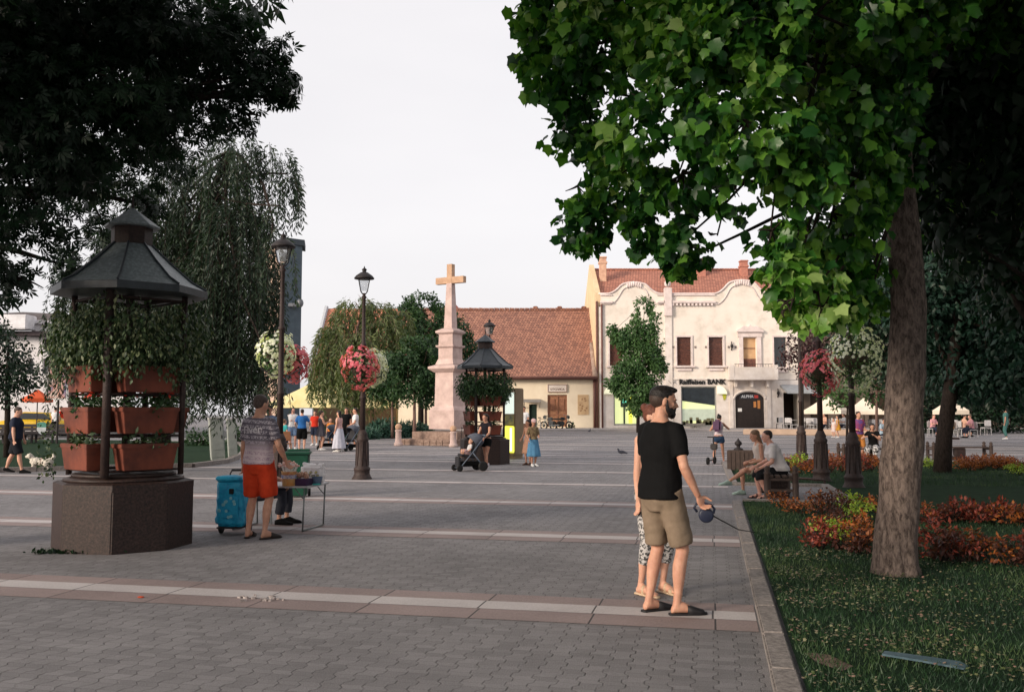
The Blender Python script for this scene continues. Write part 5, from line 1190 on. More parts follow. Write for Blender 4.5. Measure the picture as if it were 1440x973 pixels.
# folding table: right front corner, right back corner
pf = at(432, 683, 12.65); pbk = at(463, 677, 13.45); zt = .62; pf.z = pbk.z = 0
dY = (pbk - pf); dX = Vector((-dY.y, dY.x, 0)).normalized() * 1.15; cen = (pf + pbk) / 2 + dX / 2; rz = math.atan2(-dX.y, -dX.x)
tb = thing('folding_table', 'small folding table with thin metal legs in front of the seated vendor', 'table', cen, rz); Lt, Wt = 1.15, dY.length
b = BM(); box(b, (0, 0, zt - .012), (Lt, Wt, .024), 0, .006); obj('tabletop', b, mk('pale_grey_laminate', (.50, .49, .50), (.42, .41, .42), 4, .4), tb)
tubem = mk('grey_steel_tube', (.22, .24, .24), None, 6, .35, metal=.5)
for sx in (-1, 1):
    for sy in (-1, 1):
        b = BM(); tube(b, [(sx * (Lt / 2 - .05), sy * (Wt / 2 - .03), zt - .02), (sx * (Lt / 2 - .07), sy * (Wt / 2 - .03), .01)], .012, 8); obj('leg', b, tubem, tb, True)
    b = BM(); tube(b, [(sx * (Lt / 2 - .07), -Wt / 2 + .03, .02), (sx * (Lt / 2 - .07), Wt / 2 - .03, .02)], .012, 8); 
    for sy in (-1, 1): tube(b, [(sx * (Lt / 2 - .055), sy * (Wt / 2 - .03), zt - .18), (sx * (Lt / 2 - .2), sy * (Wt / 2 - .03), zt - .02)], .007, 6)
    obj('stretcher', b, tubem, tb, True)
def on_table(name, label, cat, px, pyb, Y): p = at(px, 680, Y); return thing(name, label, cat, (p.x, Y, zt + .002), rz)
r = on_table('bucket', 'orange and white patterned bucket full of lollipops on the folding table', 'bucket', 406, 680, 12.75); b = BM(); lathe(b, [(.085, 0), (.10, .19), (.105, .195), (.095, .19), (.08, .02)], 20); obj('pail', b, mk('orange_print', (.75, .30, .06), (.55, .10, .04), 9, .5, c3=(.7, .45, .2)), r, True)
b = BM(); lathe(b, [(.1005, .10), (.1035, .15)], 20, cap=False); obj('label_band', b, mk('blue_label', (.10, .12, .35), (.6, .55, .5), 20, .5), r)
b = BM()
for k in range(46):
    a = random.random() * 6.28; q = random.random() ** .5 * .08; lean = Vector((math.cos(a) * q * 1.7, math.sin(a) * q * 1.7, 0)); tube(b, [(q * math.cos(a) * .6, q * math.sin(a) * .6, .12), Vector((q * math.cos(a) * .6, q * math.sin(a) * .6, 0)) + lean * .6 + Vector((0, 0, .27 + random.random() * .05))], .004, 4)
obj('sticks', b, white, r); b = BM()
for k in range(46):
    a = random.random() * 6.28; q = random.random() ** .5 * .14; ell(b, (q * math.cos(a), q * math.sin(a), .26 + random.random() * .06), (.017, .017, .015), None, 1)
obj('sweets', b, mk('pink_red_sweets', (.75, .22, .22), (.6, .08, .12), 40, .3, c3=(.8, .6, .5)), r)
r = on_table('tray', 'dark purple tray with rolls of snacks on the folding table', 'tray', 421, 682, 12.85); b = BM(); box(b, (0, 0, .045), (.34, .24, .09), 0, .01, taper=.9); obj('box', b, mk('dark_purple_plastic', (.06, .03, .08)), r)
b = BM()
for k in range(26): ell(b, (random.uniform(-.13, .14), random.uniform(-.09, .09), .10 + random.random() * .06), (.022, .022, .04), None, 1)
obj('snacks', b, mk('brown_snacks', (.45, .20, .10), (.25, .10, .06), 30, .6, c3=(.6, .4, .3)), r)
r = on_table('plastic_bag', 'big white translucent bag with yellow and blue print on the folding table', 'bag', 440, 680, 13.15); b = BM(); box(b, (0, 0, .13), (.32, .15, .26), 0, .03); box(b, (-.06, 0, .265), (.19, .04, .04), 0, .01, rot=Euler((0, R(5), 0)).to_matrix()); box(b, (.12, 0, .26), (.08, .05, .04), 0, .01)
remeshed('bag', b, mk('white_bag', (.85, .82, .82), (.74, .70, .71), 7, .5), .010, r, 1, .010, 14)
b = BM()
for k in range(9): box(b, (-.1 + .025 * k, -.083, .13 + .03 * math.sin(k * 2)), (.035, .004, .04), rot=Euler((0, k, 0)).to_matrix())
obj('print', b, mk('blue_yellow_print', (.55, .5, .1), (.15, .15, .4), 26, .5), r)
r = on_table('small_basket', 'grey blue little basket at the right end of the folding table', 'basket', 446, 676, 12.95); b = BM(); lathe(b, [(.055, 0), (.075, .11), (.07, .11), (.05, .01)], 14); obj('body', b, mk('grey_blue_plastic', (.12, .16, .24)), r, True); b = BM(); box(b, (.03, -.1, .012), (.1, .06, .02), 0, .006); obj('cloth', b, mk('turquoise_cloth', (.05, .4, .38)), r)
# blue shopping trolley
c = G(327, 751); r = thing('shopping_trolley', 'bright blue wheeled shopping trolley bag left of the man in red shorts', 'shopping trolley', c, R(-6)); blu = mk('bright_blue_nylon', (.015, .27, .48), (.01, .19, .38), 8, .45, .3, 20, c3=(.02, .33, .52))
b = BM(); box(b, (0, 0, .42), (.36, .26, .60), 0, .03, taper=1.08); box(b, (0, -.03, .74), (.37, .30, .06), 0, .02)
bag = remeshed('bag', b, blu, .012, r, 2, .014, 7); b = BM(); box(b, (.0, -.165, .36), (.28, .03, .26), 0, .012); obj('front_pocket', b, blu, bag); b = BM(); box(b, (.04, -.166, .58), (.06, .02, .07), 0, .005); obj('buckle', b, black, bag)
b = BM()
for k in range(12): lathe(b, [(.022, 0), (.022, .004)], 6, (0, 0, 0)); vs = b.verts[-12:]; bmesh.ops.rotate(b, verts=vs, matrix=Matrix.Rotation(R(90), 3, 'X')); bmesh.ops.translate(b, verts=vs, vec=(random.uniform(-.13, .13), -.183, random.uniform(.22, .5)))
obj('pattern', b, mk('pale_blue_print', (.25, .55, .62)), bag)['kind'] = 'stuff'
for s in (-1, 1): b = BM(); lathe(b, [(.07, -.02), (.085, -.012), (.085, .012), (.07, .02)], 16); bmesh.ops.rotate(b, verts=b.verts[:], matrix=Matrix.Rotation(R(90), 3, 'Y')); bmesh.ops.translate(b, verts=b.verts[:], vec=(s * .19, .08, .085)); obj('wheel', b, black, r, True)
b = BM(); 
for s in (-1, 1): tube(b, [(s * .14, .15, .08), (s * .12, .17, .80), (s * .09, .17, .84)], .01, 6)
tube(b, [(-.1, .17, .84), (.1, .17, .84)], .016, 8); box(b, (0, -.02, .10), (.32, .26, .02)); obj('frame', b, iron, r)

# benches
def bench():
    r = thing('bench', 'dark brown bench', 'bench')
    wd_ = mk('dark_brown_wood', (.075, .05, .04), (.045, .03, .026), 12, .6, .2, 30)
    for sx in (-1, 1):
        for sy in (-1, 1):
            b = BM(); lathe(b, [(.075, 0), (.075, .06), (.058, .08), (.058, .50), (.07, .52), (.04, .54), (.055, .58), (.055, .61), (.02, .645), (.005, .65)], 12, (sx * .95, sy * .25, 0)); obj('post', b, wd_, r, True)
        b = BM(); box(b, (sx * .95, 0, .40), (.06, .40, .05)); box(b, (sx * .95, 0, .2), (.05, .40, .05)); obj('end_rail', b, wd_, r)
    b = BM()
    for k in range(4): box(b, (0, -.18 + .12 * k, .455), (1.98, .095, .04), 0, .008)
    obj('seat', b, wd_, r); b = BM(); box(b, (0, 0, .3), (.3, .34, .26), 0, .02); box(b, (0, 0, .08), (.4, .4, .16), 0, .02); obj('stone_foot', b, granite, r); return r
bn = bench(); sB, vB = 1.22, 18.75; x, y = sv(sB, vB); bn.location = (x, y, 0); bn.rotation_euler = (0, 0, R(90) - AX); bn['label'] = 'backless dark wooden bench with turned posts on which the two women sit'; bn['group'] = 'dark park benches'
p = foot(1347, 31.5); dup(bn, p, R(-2), 'backless dark park bench seen lengthwise right of the leaning tree'); p = foot(1222, 30.5); dup(bn, p, R(0), 'backless dark park bench under the woman in the zebra skirt')
# dark box planter with finial behind the women
r = thing('litter_box', 'square dark litter box with ball finial in the lawn corner behind the seated women', 'litter bin', foot(1040, 26.2), R(-14)); b = BM(); box(b, (0, 0, .30), (.72, .62, .58), 0, .02)
for k in range(6): box(b, (-.30 + k * .12, -.318, .30), (.10, .02, .5), 0, .004)
obj('body', b, mk('dark_brown_wood', (.07, .05, .04)), r); b = BM(); lathe(b, [(.14, .59), (.12, .63), (.05, .66), (.05, .70), (.10, .75), (.10, .80), (.04, .86), (.01, .92)], 14, (-.05, 0, 0)); obj('finial', b, iron, r, True)
# left long benches with backs and the emblem
lb_ = thing('long_bench', 'long dark wooden bench seen from behind with a green white emblem, left of the kiosk', 'bench', foot(64, 45), 0); dk = mk('dark_bench_wood', (.045, .038, .042), (.03, .025, .028), 6, .7)
b = BM()
for k in range(3): box(b, (0, -.28, .52 + k * .17), (3.3, .04, .15), 0, .01)
obj('backrest', b, dk, lb_); b = BM(); box(b, (0, 0, .44), (3.3, .46, .05)); obj('seat', b, dk, lb_)
for x in (-1.55, -.5, .5, 1.55):
    b = BM(); box(b, (x, -.24, .46), (.08, .08, .9)); box(b, (x, .18, .22), (.08, .08, .42)); obj('leg', b, dk, lb_)
b = BM(); prism(b, [(-.22, .9), (.22, .9), (.22, .65), (.12, .5), (0, .43), (-.12, .5), (-.22, .65)], -.34, -.302); em = obj('emblem', b, mk('white_shield', (.55, .58, .6)), lb_); b = BM(); prism(b, [(-.22, .98), (-.1, 1.03), (.1, 1.03), (.22, .98), (.22, .78), (-.22, .78)], -.345, -.303); obj('green_field', b, mk('green_shield', (.08, .25, .2)), em)
lb2 = dup(lb_, foot(-12, 44), 0, 'second long dark bench at the left edge of the picture'); [bpy.data.objects.remove(c) for c in list(lb2.children) if c.name.startswith('emblem')]
lb_['group'] = lb2['group'] = 'long benches on the left'

# vending cabinet with lit yellow side
c = foot(716, 32.6); r = thing('vending_machine', 'upright vending cabinet with white screen and glowing yellow panel beside the far kiosk', 'vending machine', c, R(-35))
b = BM(); box(b, (0, .28, 1.30), (.50, .56, 2.35), 0, .03); box(b, (0, .28, .07), (.44, .48, .14)); obj('housing', b, mk('tan_cabinet', (.30, .22, .14), (.22, .16, .1), 2), r)
b = BM(); box(b, (0, -.01, 1.95), (.42, .02, .75)); obj('screen', b, mk('pale_screen', (.6, .66, .6), None, 3, .3, emit=(.75, .85, .75), estr=.6), r)
b = BM(); box(b, (0, -.01, 1.36), (.42, .02, .34)); obj('window', b, mk('murky_glass', (.12, .13, .09), (.4, .35, .1), 6, .2), r)
b = BM(); box(b, (0, -.03, .68), (.46, .06, .92), 0, .02); obj('front_panel', b, lity, r); b = BM(); box(b, (.12, -.066, .68), (.08, .01, .80)); obj('light_tube', b, litw, r)

# yellow parasol cafe tent on the left, small red parasol, right parasols
def parasol(label, px, Y, ztop_py, zedge_py, wpx, m_, n=8, rot=.4, group=None, sq=False, val=.22):
    r = thing('parasol', label, 'parasol', foot(px, Y), 0, group); zt_ = at(px, ztop_py, Y).z - gz(Y); ze = at(px, zedge_py, Y).z - gz(Y); R_ = wpx * Y / F
    b = BM(); lathe(b, [(.05, zt_), (R_ * .5, ze + (zt_ - ze) * .44), (R_, ze), (R_, ze - val), (R_ - .02, ze - val), (R_ - .02, ze - .03), (.05, zt_ - .06)], n, rot=rot); obj('canopy', b, m_, r)
    b = BM(); tube(b, [(0, 0, 0), (0, 0, zt_)], .03, 8); obj('pole', b, iron, r); b = BM(); box(b, (0, 0, .05), (.6, .6, .1), 0, .02); obj('foot', b, granite, r); return r
yel = mk('yellow_cream_cloth', (.80, .70, .40), (.68, .56, .24), 1, .7)
parasol('large pale yellow cafe parasol behind the group of people on the left', 440, 60, 537, 566, 62, yel, 4, .6, val=.35); parasol('second yellow cafe parasol further right behind the willow strands', 525, 62, 543, 566, 40, yel, 4, .8, val=.35)
parasol('small orange red parasol over the yellow taxi at the left', 52, 50, 548, 560, 20, mk('orange_red_cloth', (.65, .10, .03), None, 2), 6)
crm = mk('cream_cloth', (.78, .68, .56), (.70, .58, .46), 1, .7)
parasol('cream cafe parasol between the two right flower lamps', 1163, 58, 556, 577, 36, crm, 4, .2, 'cafe parasols'); parasol('cream cafe parasol partly hidden behind the lamp with the white basket', 1215, 60, 560, 578, 34, crm, 4, .5, 'cafe parasols')
parasol('cream cafe parasol in the dark gap right of the leaning park tree', 1337, 50, 559, 577, 24, crm, 4, .9, 'cafe parasols')
# cafe tables and chairs (right terrace)
def cafe_table():
    r = thing('cafe_table', 'round cafe table', 'table'); b = BM(); lathe(b, [(.42, .72), (.42, .75)], 20); obj('tabletop', b, mk('pale_table', (.6, .55, .5), None, 3), r, True); b = BM(); lathe(b, [(.25, 0), (.22, .03), (.04, .06), (.03, .72)], 12); obj('pedestal', b, iron, r, True); return r
def cafe_chair(m_):
    r = thing('cafe_chair', 'chair', 'chair'); b = BM(); box(b, (0, 0, .45), (.44, .44, .04), 0, .015); obj('seat', b, m_, r); b = BM(); box(b, (0, -.21, .72), (.42, .03, .36), 0, .012); obj('backrest', b, m_, r)
    for sx in (-1, 1):
        for sy in (-1, 1): b = BM(); tube(b, [(sx * .2, sy * .2, .44), (sx * .22, sy * .22, 0)], .014, 6); obj('leg', b, m_, r)
    return r
chm, chw, chb = mk('grey_metal_chair', (.3, .3, .32)), mk('silver_chair', (.5, .48, .48)), mk('black_chair', (.02, .02, .022))
CT = cafe_table(); CC = cafe_chair(chw)
tabs = [(1112, 66), (1132, 64), (1150, 65), (1170, 62), (1190, 63), (1216, 60), (1250, 60), (1330, 56), (1352, 58), (1375, 57)]
for i, (px, Y) in enumerate(tabs):
    p = foot(px, Y); lab = 'round pale cafe table on the terrace right of the arched door'; 
    if i == 0: CT.location = p; t_ = CT
    else: t_ = dup(CT, p, 0)
    t_['label'] = lab; t_['group'] = 'round tables of the right cafe terrace'
    for k in range(2 if i > 6 else 3):
        a = i + k * 2.1; q = p + Vector((.75 * math.cos(a), .75 * math.sin(a), 0)); rz_ = a + R(90)
        if i == 0 and k == 0: CC.location = q; CC.rotation_euler = (0, 0, rz_); c_ = CC
        else: c_ = dup(CC, q, rz_)
        c_['label'] = 'silver cafe chair at a round terrace table right of the arched door'; c_['group'] = 'silver chairs of the right cafe terrace'
cb = cafe_chair(chb); cb.location = foot(1096, 67); cb.rotation_euler = (0, 0, R(160)); cb['label'] = 'black cafe chair standing alone by the cream wall right of the arched door'
# low stone edge of the terrace
b = BM(); a_, c_ = foot(1046, 58), foot(1250, 55); d = c_ - a_; box(b, ((a_.x + c_.x) / 2, (a_.y + c_.y) / 2, gz(56) + .18), (d.length, 1.1, .36), math.atan2(d.y, d.x), .04); tag(obj('terrace_edge', b, mk('peach_stone', (.50, .36, .27), (.38, .27, .2), 2)), 'low pinkish stone edge in front of the cafe terrace on the right', 'low wall')

# motorbikes and bicycles by the gate
def wheel(b, c, r, w_=.03, ax='Y', spokes=10):
    tube(b, [Vector(c) + Vector((r * math.cos(a), 0, r * math.sin(a))) for a in np.linspace(0, 2 * math.pi, 21)], w_, 6, False)
    for k in range(spokes): a = k * 2 * math.pi / spokes; tube(b, [c, Vector(c) + Vector((r * math.cos(a), 0, r * math.sin(a)))], .005, 3, False)
def bicycle(label, px, Y, rz_, m_):
    r = thing('bicycle', label, 'bicycle', foot(px, Y), rz_, 'bicycles and motorbikes by the wooden gate')
    for x in (-.52, .52): b = BM(); wheel(b, (x, 0, .34), .32, .022); obj('wheel', b, chw, r)
    b = BM(); 
    for s, e in (((-.52, 0, .34), (-.15, 0, .32)), ((-.15, 0, .32), (-.28, 0, .85)), ((-.15, 0, .32), (.36, 0, .75)), ((-.26, 0, .78), (.36, 0, .8)), ((-.52, 0, .34), (-.26, 0, .75)), ((.36, 0, .85), (.52, 0, .34))): tube(b, [s, e], .018, 6)
    obj('frame', b, m_, r); b = BM(); tube(b, [(.3, -.28, 1.0), (.37, 0, .95), (.3, .28, 1.0)], .015, 6); tube(b, [(.37, 0, .95), (.36, 0, .8)], .015, 6); obj('handlebar', b, iron, r); b = BM(); box(b, (-.3, 0, .88), (.26, .13, .06), 0, .02); obj('saddle', b, black, r)
def motorbike(label, px, Y, rz_):
    r = thing('motorbike', label, 'motorbike', foot(px, Y), rz_, 'bicycles and motorbikes by the wooden gate')
    for x in (-.62, .66): b = BM(); wheel(b, (x, 0, .31), .27, .055, spokes=8); lathe(b, [(.1, -.03), (.1, .03)], 12); vs = b.verts[-24:]; bmesh.ops.rotate(b, verts=vs, matrix=Matrix.Rotation(R(90), 3, 'X')); bmesh.ops.translate(b, verts=vs, vec=(x, 0, .31)); obj('wheel', b, black, r)
    b = BM(); box(b, (.0, 0, .45), (.5, .3, .4), 0, .08); box(b, (.12, 0, .8), (.5, .28, .24), 0, .09); ell(b, (.6, 0, .92), (.12, .12, .13)); obj('body', b, mk('dark_bike_paint', (.03, .035, .04), None, 5, .3), r)
    b = BM(); box(b, (-.42, 0, .78), (.62, .26, .12), 0, .05); obj('saddle', b, black, r); b = BM(); 
    for s in (-1, 1): tube(b, [(.66, s * .09, .31), (.48, s * .09, .98)], .022, 6)
    tube(b, [(.40, -.36, 1.08), (.48, 0, 1.02), (.40, .36, 1.08)], .016, 6); obj('fork', b, tubem, r); b = BM(); tube(b, [(.1, .18, .3), (-.7, .2, .35)], .045, 8); obj('exhaust', b, tubem, r)
bicycle('bicycle with pale wheels leaning left of the motorbikes', 764, 67.6, R(20), iron); motorbike('dark motorbike with black seat parked left in front of the wooden gate', 776, 67.2, R(150)); motorbike('dark motorbike parked right in front of the wooden gate', 789, 67.5, R(25))

# yellow taxi far left
c = foot(52, 55); r = thing('yellow_car', 'yellow car parked beyond the left benches', 'car', c, R(186)); ym = mk('yellow_paint', (.72, .45, .02), None, 2, .25, 0, 1, .6)
b = BM(); prof = [(-2.05, .35), (-2.1, .62), (-1.95, .88), (-1.3, .95), (-.75, 1.38), (.45, 1.42), (1.1, 1.0), (1.95, .86), (2.1, .6), (2.05, .35)]; prism(b, prof, -.84, .84)
bmesh.ops.bevel(b, geom=[e for e in b.edges if abs(e.verts[0].co.y - e.verts[1].co.y) < .01], offset=.07, segments=2, affect='EDGES'); obj('body', b, ym, r, True)
b = BM(); prism(b, [(-1.15, .98), (-.7, 1.33), (.4, 1.36), (.95, 1.0)], -.855, .855); obj('window', b, glassd, r)
for x in (-1.3, 1.3):
    for s in (-1, 1):
        b = BM(); lathe(b, [(.2, -.1), (.33, -.09), (.33, .09), (.2, .1)], 18); bmesh.ops.rotate(b, verts=b.verts[:], matrix=Matrix.Rotation(R(90), 3, 'X')); bmesh.ops.translate(b, verts=b.verts[:], vec=(x, s * .78, .33)); wl = obj('wheel', b, black, r, True)
        b = BM(); lathe(b, [(.01, -.105), (.19, -.105), (.19, .105), (.01, .105)], 14); bmesh.ops.rotate(b, verts=b.verts[:], matrix=Matrix.Rotation(R(90), 3, 'X')); bmesh.ops.translate(b, verts=b.verts[:], vec=(x, s * .78, .33)); obj('rim', b, chw, wl)
for s in (-1, 1): b = BM(); box(b, (2.03, s * .6, .72), (.1, .3, .14), 0, .03); obj('headlight', b, white, r); b = BM(); box(b, (-2.04, s * .62, .74), (.08, .26, .14), 0, .03); obj('tail_light', b, red_f, r)

# coleus beds
coleus = {'orange': leafmat('orange_coleus', [(.05, .018, .01), (.20, .05, .015), (.40, .13, .03), (.13, .03, .015)], .2), 'red': leafmat('red_coleus', [(.03, .008, .008), (.09, .018, .012), (.32, .06, .035), (.05, .012, .01)], .2), 'lime': leafmat('lime_coleus', [(.12, .20, .02), (.25, .36, .04), (.38, .44, .08)], .25), 'dark': leafmat('dark_coleus', [(.03, .012, .012), (.07, .022, .015), (.13, .05, .02)], .25)}
cprot = {}
for k_, m_ in coleus.items():
    r = thing('coleus_bush', k_, 'bush'); b = BM()
    for k in range(7): a = k * .9; tube(b, [(0, 0, 0), (.15 * math.cos(a), .15 * math.sin(a), .22)], [.01, .005], 4)
    obj('stem', b, bark, r); crown('foliage', [(0, 0, .18, .26, .24, .17), (.12, .05, .22, .16, .16, .14), (-.12, -.05, .2, .16, .16, .14)], 260, .062, m_, r, simple_leaf(), -.05, .25, .42, 6); cprot[k_] = r
used = set()
def coleus_at(kind, px, py, sc, where):
    px += random.uniform(-4, 4); sc *= random.uniform(.75, 1.05); p = G(px, py) + Vector((0, 0, .02)); lab = f'{dict(orange="orange brown", red="deep red", lime="lime green", dark="dark maroon")[kind]} coleus bush {where}'
    if kind not in used: r = cprot[kind]; used.add(kind); r.location = p; r.rotation_euler = (0, 0, random.random() * 6)
    else: r = dup(cprot[kind], p, random.random() * 6)
    r.scale = (sc, sc, sc * random.uniform(.85, 1.15)); r['label'] = lab; r['group'] = 'coleus bushes in the flower beds'
for kind, px, py in (('orange', 1108, 724), ('orange', 1125, 727), ('orange', 1148, 722), ('dark', 1165, 722), ('lime', 1196, 724), ('orange', 1215, 722), ('dark', 1180, 730), ('orange', 1232, 730), ('orange', 1095, 716), ('dark', 1160, 738), ('dark', 1180, 748),
                     ('orange', 1160, 755), ('lime', 1185, 757), ('red', 1145, 768), ('lime', 1168, 768), ('orange', 1195, 765), ('red', 1158, 778), ('dark', 1185, 778), ('orange', 1212, 768), ('orange', 1225, 782), ('orange', 1215, 750), ('dark', 1205, 783), ('lime', 1210, 735)):
    coleus_at(kind, px, py, random.uniform(.85, 1.05), 'in the bed just left of the foreground tree trunk')
for kind, px, py in (('red', 1305, 790), ('dark', 1330, 795), ('red', 1352, 797), ('dark', 1375, 795), ('orange', 1395, 798), ('dark', 1420, 800), ('red', 1315, 778), ('orange', 1365, 780), ('dark', 1445, 800), ('dark', 1340, 780), ('red', 1460, 790)):
    coleus_at(kind, px, py, 1.0, 'in the shaded bed right of the foreground tree trunk')
for i in range(15): coleus_at(random.choice(['orange', 'dark', 'orange', 'red', 'dark']), 1300 + i * 12 + random.uniform(-4, 4), random.uniform(736, 742), 1.0, 'in the row crossing the lawn behind the foreground trunk')
for i in range(26):
    px = 1100 + i * 5.4; coleus_at(random.choice(['orange', 'orange', 'red', 'lime'] if px < 1140 or 1180 > px > 1160 else ['orange', 'red', 'orange']), px, 668 + random.uniform(-8, 3) if i % 2 else 655 + random.uniform(-3, 3), 1.15, 'in the bed around the feet of the right street lamps')
for i in range(22): coleus_at(random.choice(['orange', 'orange', 'red', 'orange']), 1352 + i * 3.8, 660 + random.uniform(-4, 4), 1.1, 'in the far right bed behind the leaning tree')
for px, py in ((1300, 657), (1307, 660), (1330, 662), (1425, 668), (1435, 670)): coleus_at('lime', px, py, 1.0, 'in the far right bed behind the leaning tree')
# small low wire barrier in the lawn near the lamps
b = BM(); a_, c_ = G(1112, 679), G(1160, 682); tube(b, [a_ + Vector((0, 0, .12)), c_ + Vector((0, 0, .12))], .03, 6); tube(b, [a_, a_ + Vector((0, 0, .12))], .03, 6); tube(b, [c_, c_ + Vector((0, 0, .12))], .03, 6); tag(obj('lawn_rail', b, granite), 'low brown rail on the lawn behind the bench', 'rail')
# ================================================================== PEOPLE
def V3(*a): return Vector(a)
def smooth01(t): t = min(1, max(0, t)); return t * t * (3 - 2 * t)
TORSO = [(.80, .10, .075, -.01), (.86, .155, .105, -.014), (.92, .170, .120, -.016), (.98, .165, .115, -.010), (1.05, .150, .104, .002), (1.12, .143, .100, .006), (1.22, .155, .108, .006), (1.31, .170, .115, .002), (1.38, .170, .103, -.004), (1.42, .146, .086, -.012), (1.455, .100, .068, -.014), (1.49, .064, .058, -.008), (1.55, .053, .055, .004), (1.62, .050, .055, .012)]
def ringloft(bm, rings):
    R_ = [[bm.verts.new(p) for p in r] for r in rings]; n = len(R_[0])
    for A, C in zip(R_, R_[1:]):
        for k in range(n): bm.faces.new((A[k], A[(k + 1) % n], C[(k + 1) % n], C[k]))
    bm.faces.new(R_[0][::-1]); bm.faces.new(R_[-1])
def ik(a, b, l1, l2, pole):
    d = b - a; L = d.length; 
    if L > (l1 + l2) * .998: b = a + d * ((l1 + l2) * .998 / L); d = b - a; L = d.length
    dn = d / L; x = (l1 * l1 - l2 * l2 + L * L) / (2 * L); h = math.sqrt(max(0, l1 * l1 - x * x)); p = pole - dn * pole.dot(dn); p.normalize(); return a + dn * x + p * h, b
def person(label, pos, heading, H=1.75, vox=.02, female=False, wide=1.0, hip=(0, 0, .93), lean=0, twist=0, side=0, feet=((-.10, 0), (.10, 0)), toe=(8, -8), footz=(0, 0),
           hands=None, head=(0, 0), skin=None, hair=('short', None), clothes=(), shoes=None, arm_pole=None, knee_pole=None, curl=.5, face=False, group=None, name='person', wr=.004, kid=1.0, palm=None, heel=(0, 0)):
    root = thing(name, label, 'person', pos, R(heading), group); k = H / 1.75
    wf = (lambda z: (1.05 if z < 1.0 else (.86 if z < 1.25 else .92))) if female else (lambda z: 1.0)
    hp = V3(*hip) - V3(0, 0, .93); piv = V3(0, 0, .96)
    RM = Matrix.Rotation(R(-lean), 4, 'X') @ Matrix.Rotation(R(side), 4, 'Y') @ Matrix.Rotation(R(twist), 4, 'Z')
    q1 = RM.to_quaternion(); q0 = Matrix.Identity(4).to_quaternion()
    def up(p, amt=None):
        p = Vector(p); a = smooth01((p.z - .93) / .28) if amt is None else amt
        return (q0.slerp(q1, a) @ (p - piv)) + piv + hp
    def trings(rows, n=20, grow=0.0, amt=None, sup=2.3):
        out = []
        for z, rx, ry, yo in rows:
            f = wf(z) * wide; ring = []
            for i in range(n):
                a = 2 * math.pi * i / n; c, s = math.cos(a), math.sin(a); e = 2 / sup
                x = math.copysign(abs(c) ** e, c) * (rx * .93 * f + grow); y = math.copysign(abs(s) ** e, s) * (ry * (1 + (f - 1) * .7) + grow) + yo; ring.append(up((x, y, z), amt))
            out.append(ring)
        return out
    sw = .160 * (.92 if female else 1) * (wide * .5 + .5)
    sh = [up((-sw, -.008, 1.40), 1), up((sw, -.008, 1.40), 1)]
    hj = [V3(-.092, 0, .90) + hp, V3(.092, 0, .90) + hp]
    if hands is None: hands = ((-.25, .06, .80), (.25, .06, .80))
    el, ha = [], []
    for i in (0, 1):
        t = V3(*hands[i]); pole = Vector(arm_pole[i]) if arm_pole else V3((-.4, .4)[i], -1, 0); e, hnd = ik(sh[i], t, .29, .26, pole); el.append(e); ha.append(hnd)
    kn, an = [], []
    for i in (0, 1):
        t = V3(feet[i][0], feet[i][1] - .02, .085 + footz[i]); pole = Vector(knee_pole[i]) if knee_pole else V3((-.12, .12)[i], 1, 0); kk, a_ = ik(hj[i], t, .43, .405, pole); kn.append(kk); an.append(a_)
    lr = (.95 if female else 1.0) * (wide * .6 + .4)
    # ---- body
    b = BM(); ringloft(b, trings(TORSO))
    for i in (0, 1):
        s_ = (-1, 1)[i]; A = up((s_ * sw * .5, -.01, 1.425), 1); ell(b, sh[i], (.052, .052, .056), None, 2)
        ua = lambda t: sh[i].lerp(el[i], t); fa = lambda t: el[i].lerp(ha[i], t)
        tube(b, [A, sh[i], ua(.25), ua(.5), ua(.8), el[i], fa(.2), fa(.45), fa(.8), fa(1.0)], [r * lr for r in (.038, .052, .050, .046, .041, .040, .042, .038, .028, .025)], 14)
        tl = lambda t: hj[i].lerp(kn[i], t); sl = lambda t: kn[i].lerp(an[i], t)
        back = ((hj[i] - kn[i]).normalized() + (an[i] - kn[i]).normalized()); back = back.normalized() if back.length > .15 else V3(0, -1, 0); 
        if (an[i] - kn[i]).normalized().dot((kn[i] - hj[i]).normalized()) > .985: back = V3(0, -1, 0)
        tube(b, [hj[i] + (hj[i] - kn[i]).normalized() * .03, tl(.1), tl(.35), tl(.65), tl(.9), kn[i], sl(.12) + back * .006, sl(.3) + back * .014, sl(.5) + back * .010, sl(.75), sl(.92), an[i] - V3(0, 0, .015)], [r * lr for r in (.085, .090, .082, .067, .056, .054, .052, .056, .050, .036, .032, .036)], 16)
        # foot
        d = R(toe[i]); F_ = V3(-math.sin(d), math.cos(d), 0); X_ = V3(math.cos(d), math.sin(d), 0); z0 = an[i].z - .085 + .018; rings = []
        for y, hw, hh in ((-.065, .018, .03), (-.055, .03, .055), (-.02, .034, .085), (.03, .034, .085), (.075, .038, .062), (.115, .044, .045), (.15, .045, .033), (.178, .037, .026), (.192, .015, .014)):
            ring = []
            for m_ in range(12): a = 2 * math.pi * m_ / 12; ring.append(an[i] * 1 + F_ * (y + .02) + X_ * (hw * math.cos(a)) + V3(0, 0, z0 - an[i].z + hh / 2 + hh / 2 * math.sin(a) + heel[i] * max(0, .12 - y)))
            rings.append(ring)
        ringloft(b, rings)
        # hand
        dr = (ha[i] - el[i]).normalized(); th = V3(0, 1, 0) if palm is None else Vector(palm[i]); th = (th - dr * th.dot(dr)).normalized(); pn = (dr.cross(th) if i == 1 else th.cross(dr)).normalized()
        cw = ha[i] + dr * .045; M_ = Matrix((th, dr, pn)).transposed().to_4x4(); M_.translation = cw; ell(b, (0, 0, 0), (.040, .055, .018), M_, 2)
        cu = curl[i] if hasattr(curl, '__len__') else curl
